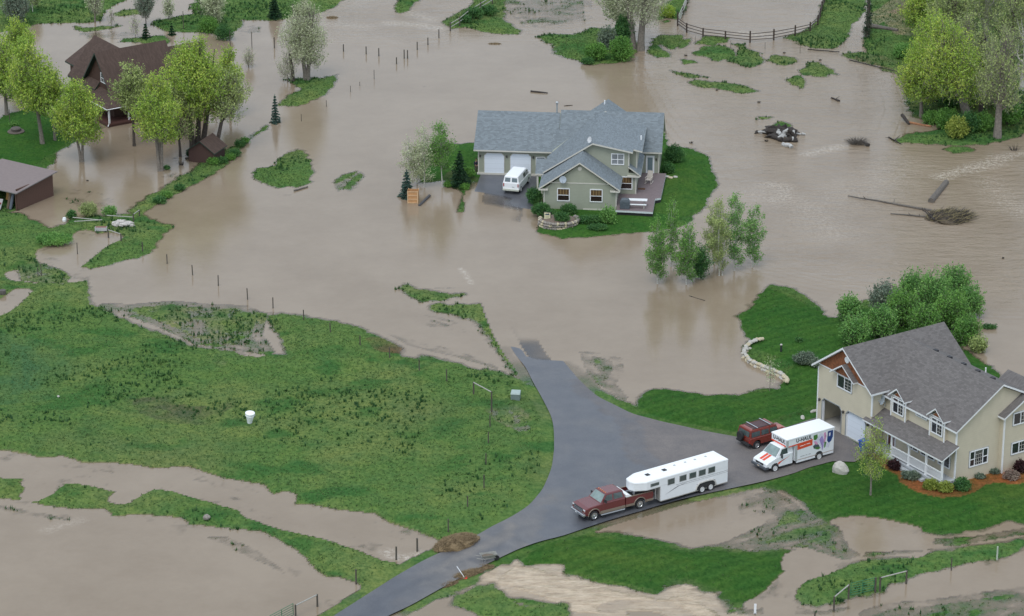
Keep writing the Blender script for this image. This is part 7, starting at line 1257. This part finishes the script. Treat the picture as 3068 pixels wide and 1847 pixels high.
shrub(1862, 182, 3.4, 3.0, 3.2, 'yellow-olive willow at the waterline of the top island', L_GR, n_=1500, name='willow', group=IG, cat='bush', ls=.06); shrub(1872, 140, 3.0, 2.6, 4.4, 'tall dark green willow beside the cottonwood trunks', L_DG, n_=1500, name='willow', group=IG, cat='bush', ls=.065); shrub(1785, 178, 3.4, 2.6, 2.2, 'olive willow left on the top island', L_GR, n_=1200, name='willow', group=IG, cat='bush', ls=.06); shrub(1820, 150, 3.0, 2.4, 3.2, 'grey-green willow in the middle of the top island', L_SAGE, n_=1000, name='willow', group=IG, cat='bush', ls=.06); shrub(1760, 193, 2.0, 1.2, .8, 'low green clump at the tip of the top island', L_DG, n_=400, name='willow', group=IG, cat='bush')
shrub(2000, 52, 2.4, 2.0, 1.7, 'round yellow-green bush by the log fence', L_YG, n_=900, name='willow', cat='bush', ls=.06); shrub(266, 650, 2.2, 1.8, 1.7, 'round olive bush on the bank in front of the crossed pipes', L_OL, n_=1100, tm=TWG, ls=.045, lp=4, name='willow', cat='bush'); shrub(330, 646, 1.8, 1.4, 1.1, 'leafy bush behind the long pipe', L_WL, n_=420, name='willow', cat='bush'); shrub(215, 655, 1.2, .9, .9, 'dark bush beside the white bucket', L_DG, n_=350)
shrub(165, 728, 4.4, 3.2, .9, 'wide mound of brambles between the puddles', L_WL, n_=1500, name='bramble', lob=11, cat='shrub'); shrub(1420, 55, 2.8, 1.8, 1.5, 'dense green bushes along the rail fence', L_DG, n_=900, name='willow', cat='bush'); shrub(1465, 45, 2.6, 1.8, 1.3, 'green bushes right of the rail fence', L_DG, n_=800, name='willow', cat='bush'); shrub(1395, 68, 1.8, 1.2, 1.0, 'small green bush inside the rail fence corner', L_DG, n_=400, name='willow', cat='bush')
shrub(625, 95, 3.2, 2.2, 2.0, 'green thicket left of the tall dark posts', L_GR, n_=1000, name='willow', cat='bush'); shrub(672, 120, 2.8, 2.0, 2.0, 'dark green thicket by the tall dark posts', L_DG, n_=900, name='willow', cat='bush'); shrub(650, 310, 2.6, 2.0, 1.8, 'dark green bush behind the right end of the porch', L_DG, n_=700, name='willow', cat='bush'); shrub(380, 335, 2.4, 1.6, 1.5, 'climbing greenery on the porch rail of the brown house', L_DG, n_=500, cat='shrub')
for i, (x, y, w_) in enumerate(((706, 470, 1.6), (690, 480, 1.4), (720, 440, 1.5), (640, 492, 1.5), (665, 488, 1.3), (735, 428, 1.1), (480, 610, 1.6), (500, 592, 1.4), (540, 570, 1.4))): shrub(x, y, w_, w_ * .8, w_ * .5, '%s leafy clump along the dike beside the garden shed, counted from the shed' % ORD[i], L_GR if i % 2 else L_DG, n_=330, group='clumps on the dike')
shrub(500, 508, .8, .6, .4, 'green clump at the foot of the many-stemmed cottonwood', L_DG, n_=160); shrub(567, 470, .6, .5, .7, 'small dark conifer-like clump at the shed corner', L_SP, n_=200); shrub(40, 378, 1.2, .8, .5, 'flower bed plants behind the fire pit', L_WL, n_=220); # forest at the upper right
FG = 'trees of the flooded forest at the upper right'
for x, y, h_, w_, lb, lm, bk, nt_, lp_, r_, ln_ in (
 (2988, 412, 13.4, 6.2, 'tall bare whitish cottonwood at the right front of the forest', L_OL, BK_G, 2300, 2, .40, (.1, .3)), (2900, 368, 12.4, 8.4, 'thick cottonwood leaning left over the water, yellow-green crown', L_YG, BK_G, 3600, 5, .52, (-3.4, .8)), (2938, 345, 11.5, 5.0, 'dark-trunked cottonwood between the two front forest trees', L_OL, BK_D, 1300, 3, .26, (.1, .2)),
 (2800, 285, 10.2, 6.0, 'yellow-green cottonwood at the left front of the forest', L_YG, BK_G, 2200, 6, .24, (-.9, .2)), (2760, 350, 8.6, 5.4, 'low wide yellow-green crown hanging over the water', L_YG, BK_G, 2200, 6, .2, (-.4, .2)), (3052, 330, 13.0, 5.4, 'dead white-limbed cottonwood at the right edge', L_OL, BK_W, 800, 1, .38, (.9, .2)), (2850, 180, 11.5, 6.4, 'olive cottonwood in the middle of the forest', L_OL, BK_G, 2200, 4, .28, (0, .2)), (2950, 160, 12.5, 6.4, 'grey budding cottonwood deep in the forest', L_OL, BK_W, 2000, 2, .30, (-.3, .2)),
 (2765, 130, 8.0, 5.6, 'bright yellow-green tree at the upper left of the forest', L_YG, BK_D, 2100, 7, .2, (0, 0)), (2820, 60, 9.0, 6.0, 'green tree at the top of the forest', L_GR, BK_D, 1900, 6, .22, (0, 0)), (3030, 200, 11.5, 5.6, 'dark-trunked olive tree behind the white-limbed one', L_OL, BK_D, 1500, 3, .26, (0, 0)), (2960, 40, 9.5, 6.4, 'green tree at the top right of the forest', L_GR, BK_D, 1900, 6, .24, (0, 0)), (3075, 90, 10.5, 6.0, 'tree at the top right corner', L_OL, BK_D, 1600, 4, .26, (0, 0)), (2720, 30, 6.0, 3.6, 'small grey-green tree by the muddy track', L_PALE, BK_D, 800, 3, .12, (0, 0)), (2890, 250, 9.0, 4.6, 'slender grey tree behind the leaning cottonwood', L_OL, BK_G, 1200, 2, .16, (0, 0))):
    broad(x, y, h_, w_, lb, lm, bk, .28, ln_, nt_, lp_, .085, r_, 'egg', TWG, 12, .8, (.6, 1.5), FG, k2=4)
vs = thing('ivy_snag', 'dark broken trunk wrapped in climbing growth at the forest edge', 'tree', P(2598, 112, 0)); f = MB(); f.tube([(0, 0, -.3), (.1, 0, 2.4), (0, 0, 4.9)], [.3, .26, .16], 9); f.build('trunk', BK_D, vs); crown(vs, [((0, 0, 1.0), (.6, .6, 1.2)), ((.05, 0, 2.6), (.45, .45, 1.2)), ((0, 0, 4.2), (.3, .3, 1.0))], 420, 5, .06, L_SP, TWD, (.2, .5), .4)
UG = 'undergrowth of the flooded forest'
for i, (x, y, w_, h_, lm) in enumerate(((2790, 372, 2.2, 1.6, L_GR), (2835, 385, 3.2, 2.6, L_GR), (2868, 412, 3.0, 2.4, L_YO), (2905, 395, 3.0, 2.4, L_DG), (2945, 392, 2.8, 2.2, L_GR), (3020, 372, 3.6, 3.2, L_GR), (3058, 350, 3.6, 3.4, L_DG), (3000, 320, 3.4, 3.2, L_GR), (2910, 310, 3.2, 3.2, L_GR), (2845, 320, 3.0, 2.6, L_DG), (2950, 270, 3.4, 3.0, L_DG), (2800, 300, 2.4, 1.8, L_SAGE), (3045, 280, 3.6, 3.2, L_GR), (2740, 240, 2.4, 1.6, L_SAGE), (2705, 175, 2.6, 1.8, L_WL), (2870, 210, 3.4, 3.0, L_GR), (2980, 200, 3.4, 3.0, L_DG), (2780, 215, 3.2, 2.6, L_WL), (3065, 200, 3.4, 3.0, L_GR), (2900, 110, 3.6, 3.0, L_GR), (3010, 110, 3.6, 3.0, L_GR), (2740, 75, 2.8, 2.2, L_GR))):
    nm = ('bright green', 'dark green', 'olive', 'grey-green', 'pale green')[{L_GR: 0, L_DG: 1, L_YO: 2, L_SAGE: 3, L_WL: 4}[lm]]
    shrub(x, y, w_, w_ * .85, h_, '%s understorey bush under the flooded forest trees, %s' % (nm, ('at the front bank' if y > 365 else 'behind the front trunks' if y > 260 else 'in the middle of the forest' if y > 150 else 'at the top of the picture')), lm, n_=int(300 * w_), lp=6, ls=.07, name='willow', group=UG, up=.9, lob=8, tl=(.3, .8), cat='bush')
# ================================================================== the person by the garage corner
pe = thing('person', 'person in a dark navy jacket and brown trousers standing at the garage corner', 'person', P(1427, 519, 0), R(-70)); pe.scale = (.92,) * 3
def skinned(name, joints, edges, m, parent, sub_=1, rootv=0):
    me = bpy.data.meshes.new(name); me.from_pydata([j[:3] for j in joints], edges, []); o = bpy.data.objects.new(name, me); C.objects.link(o); sk = o.modifiers.new('skin', 'SKIN'); sk.use_smooth_shade = True
    for i, j in enumerate(joints): me.skin_vertices[0].data[i].radius = (j[3], j[4] if len(j) > 4 else j[3]); me.skin_vertices[0].data[i].use_root = (i == rootv)
    sb = o.modifiers.new('sub', 'SUBSURF'); sb.levels = sb.render_levels = sub_; me.materials.append(m); o.parent = parent; return o
SKIN = mat('skin_tone', (.42, .24, .17), .6, var=.04); NAVY = mat('navy_jacket', (.018, .022, .045), .8, var=.2); BRT = mat('brown_trousers', (.12, .10, .085), .85, var=.15); HAIR = mat('brown_hair', (.07, .04, .025), .8)
J = [(0, 0, .92, .13, .15), (0, 0, 1.12, .12, .14), (0, 0, 1.32, .13, .18), (0, 0, 1.44, .07, .10), (.01, 0, 1.52, .055), (.02, 0, 1.60, .085, .075), (.015, 0, 1.70, .09, .08)]
E_ = [(i, i + 1) for i in range(6)]
for s_ in (-1, 1):
    b0 = len(J); J += [(0, s_ * .19, 1.38, .065), (.02, s_ * .25, 1.12, .05), (.16, s_ * .16, .99, .04), (.22, s_ * .08, 1.02, .032), (0, s_ * .10, .84, .10), (.02, s_ * .11, .48, .07), (-.01, s_ * .12, .09, .05), (.14, s_ * .13, .04, .045, .05)]; E_ += [(2, b0), (b0, b0 + 1), (b0 + 1, b0 + 2), (b0 + 2, b0 + 3), (0, b0 + 4), (b0 + 4, b0 + 5), (b0 + 5, b0 + 6), (b0 + 6, b0 + 7)]
body = skinned('body', J, E_, SKIN, pe)
hand_j, hand_e = [], []
for s_ in (-1, 1):
    for k_ in range(4): b0 = len(hand_j); x0 = .24; z0 = 1.035 - .018 * k_; hand_j += [(x0, s_ * .075, z0, .010), (x0 + .03, s_ * (.055 - .004 * k_), z0 - .004, .009), (x0 + .035 + .006 * (k_ == 1), s_ * .03, z0 - .012, .008)]; hand_e += [(b0, b0 + 1), (b0 + 1, b0 + 2)]
    b0 = len(hand_j); hand_j += [(.225, s_ * .07, 1.05, .011), (.24, s_ * .05, 1.075, .010)]; hand_e += [(b0, b0 + 1)]
f = MB()
for i, j in hand_e: f.tube([hand_j[i][:3], hand_j[j][:3]], [hand_j[i][3], hand_j[j][3]], 6)
f.build('fingers', SKIN, pe)
Jj = [(0, 0, .86, .145, .17), (0, 0, 1.12, .145, .17), (0, 0, 1.32, .15, .20), (0, 0, 1.45, .08, .10)]; Ej = [(0, 1), (1, 2), (2, 3)]
for s_ in (-1, 1): b0 = len(Jj); Jj += [(0, s_ * .20, 1.38, .08), (.02, s_ * .265, 1.12, .066), (.15, s_ * .175, .99, .052)]; Ej += [(2, b0), (b0, b0 + 1), (b0 + 1, b0 + 2)]
skinned('jacket', Jj, Ej, NAVY, pe); Jt = [(0, 0, .90, .14, .16)]; Et = []
for s_ in (-1, 1): b0 = len(Jt); Jt += [(0, s_ * .10, .80, .105), (.02, s_ * .11, .48, .085), (-.01, s_ * .12, .12, .07)]; Et += [(0, b0), (b0, b0 + 1), (b0 + 1, b0 + 2)]
skinned('trousers', Jt, Et, BRT, pe)
f = MB(); f.ball((0, 0, 1.70), (.105, .092, .10), 12, 8); f.build('hair', HAIR, pe, smooth=True).location = (-.015, 0, .015); f = MB(); f.ball((.118, 0, 1.655), (.022, .014, .02), 6, 4); [f.ball((.100, s_ * .032, 1.685), (.012, .012, .008), 6, 4, m=1) for s_ in (-1, 1)]; f.box(.105, .112, -.022, .022, 1.618, 1.624, 2); f.build('face', [SKIN, BLK, REDL], pe)
for s_ in (-1, 1): f = MB(); f.ball((.05, s_ * .125, .05), (.15, .055, .055), 10, 6); f.build('shoe', BLK, pe)
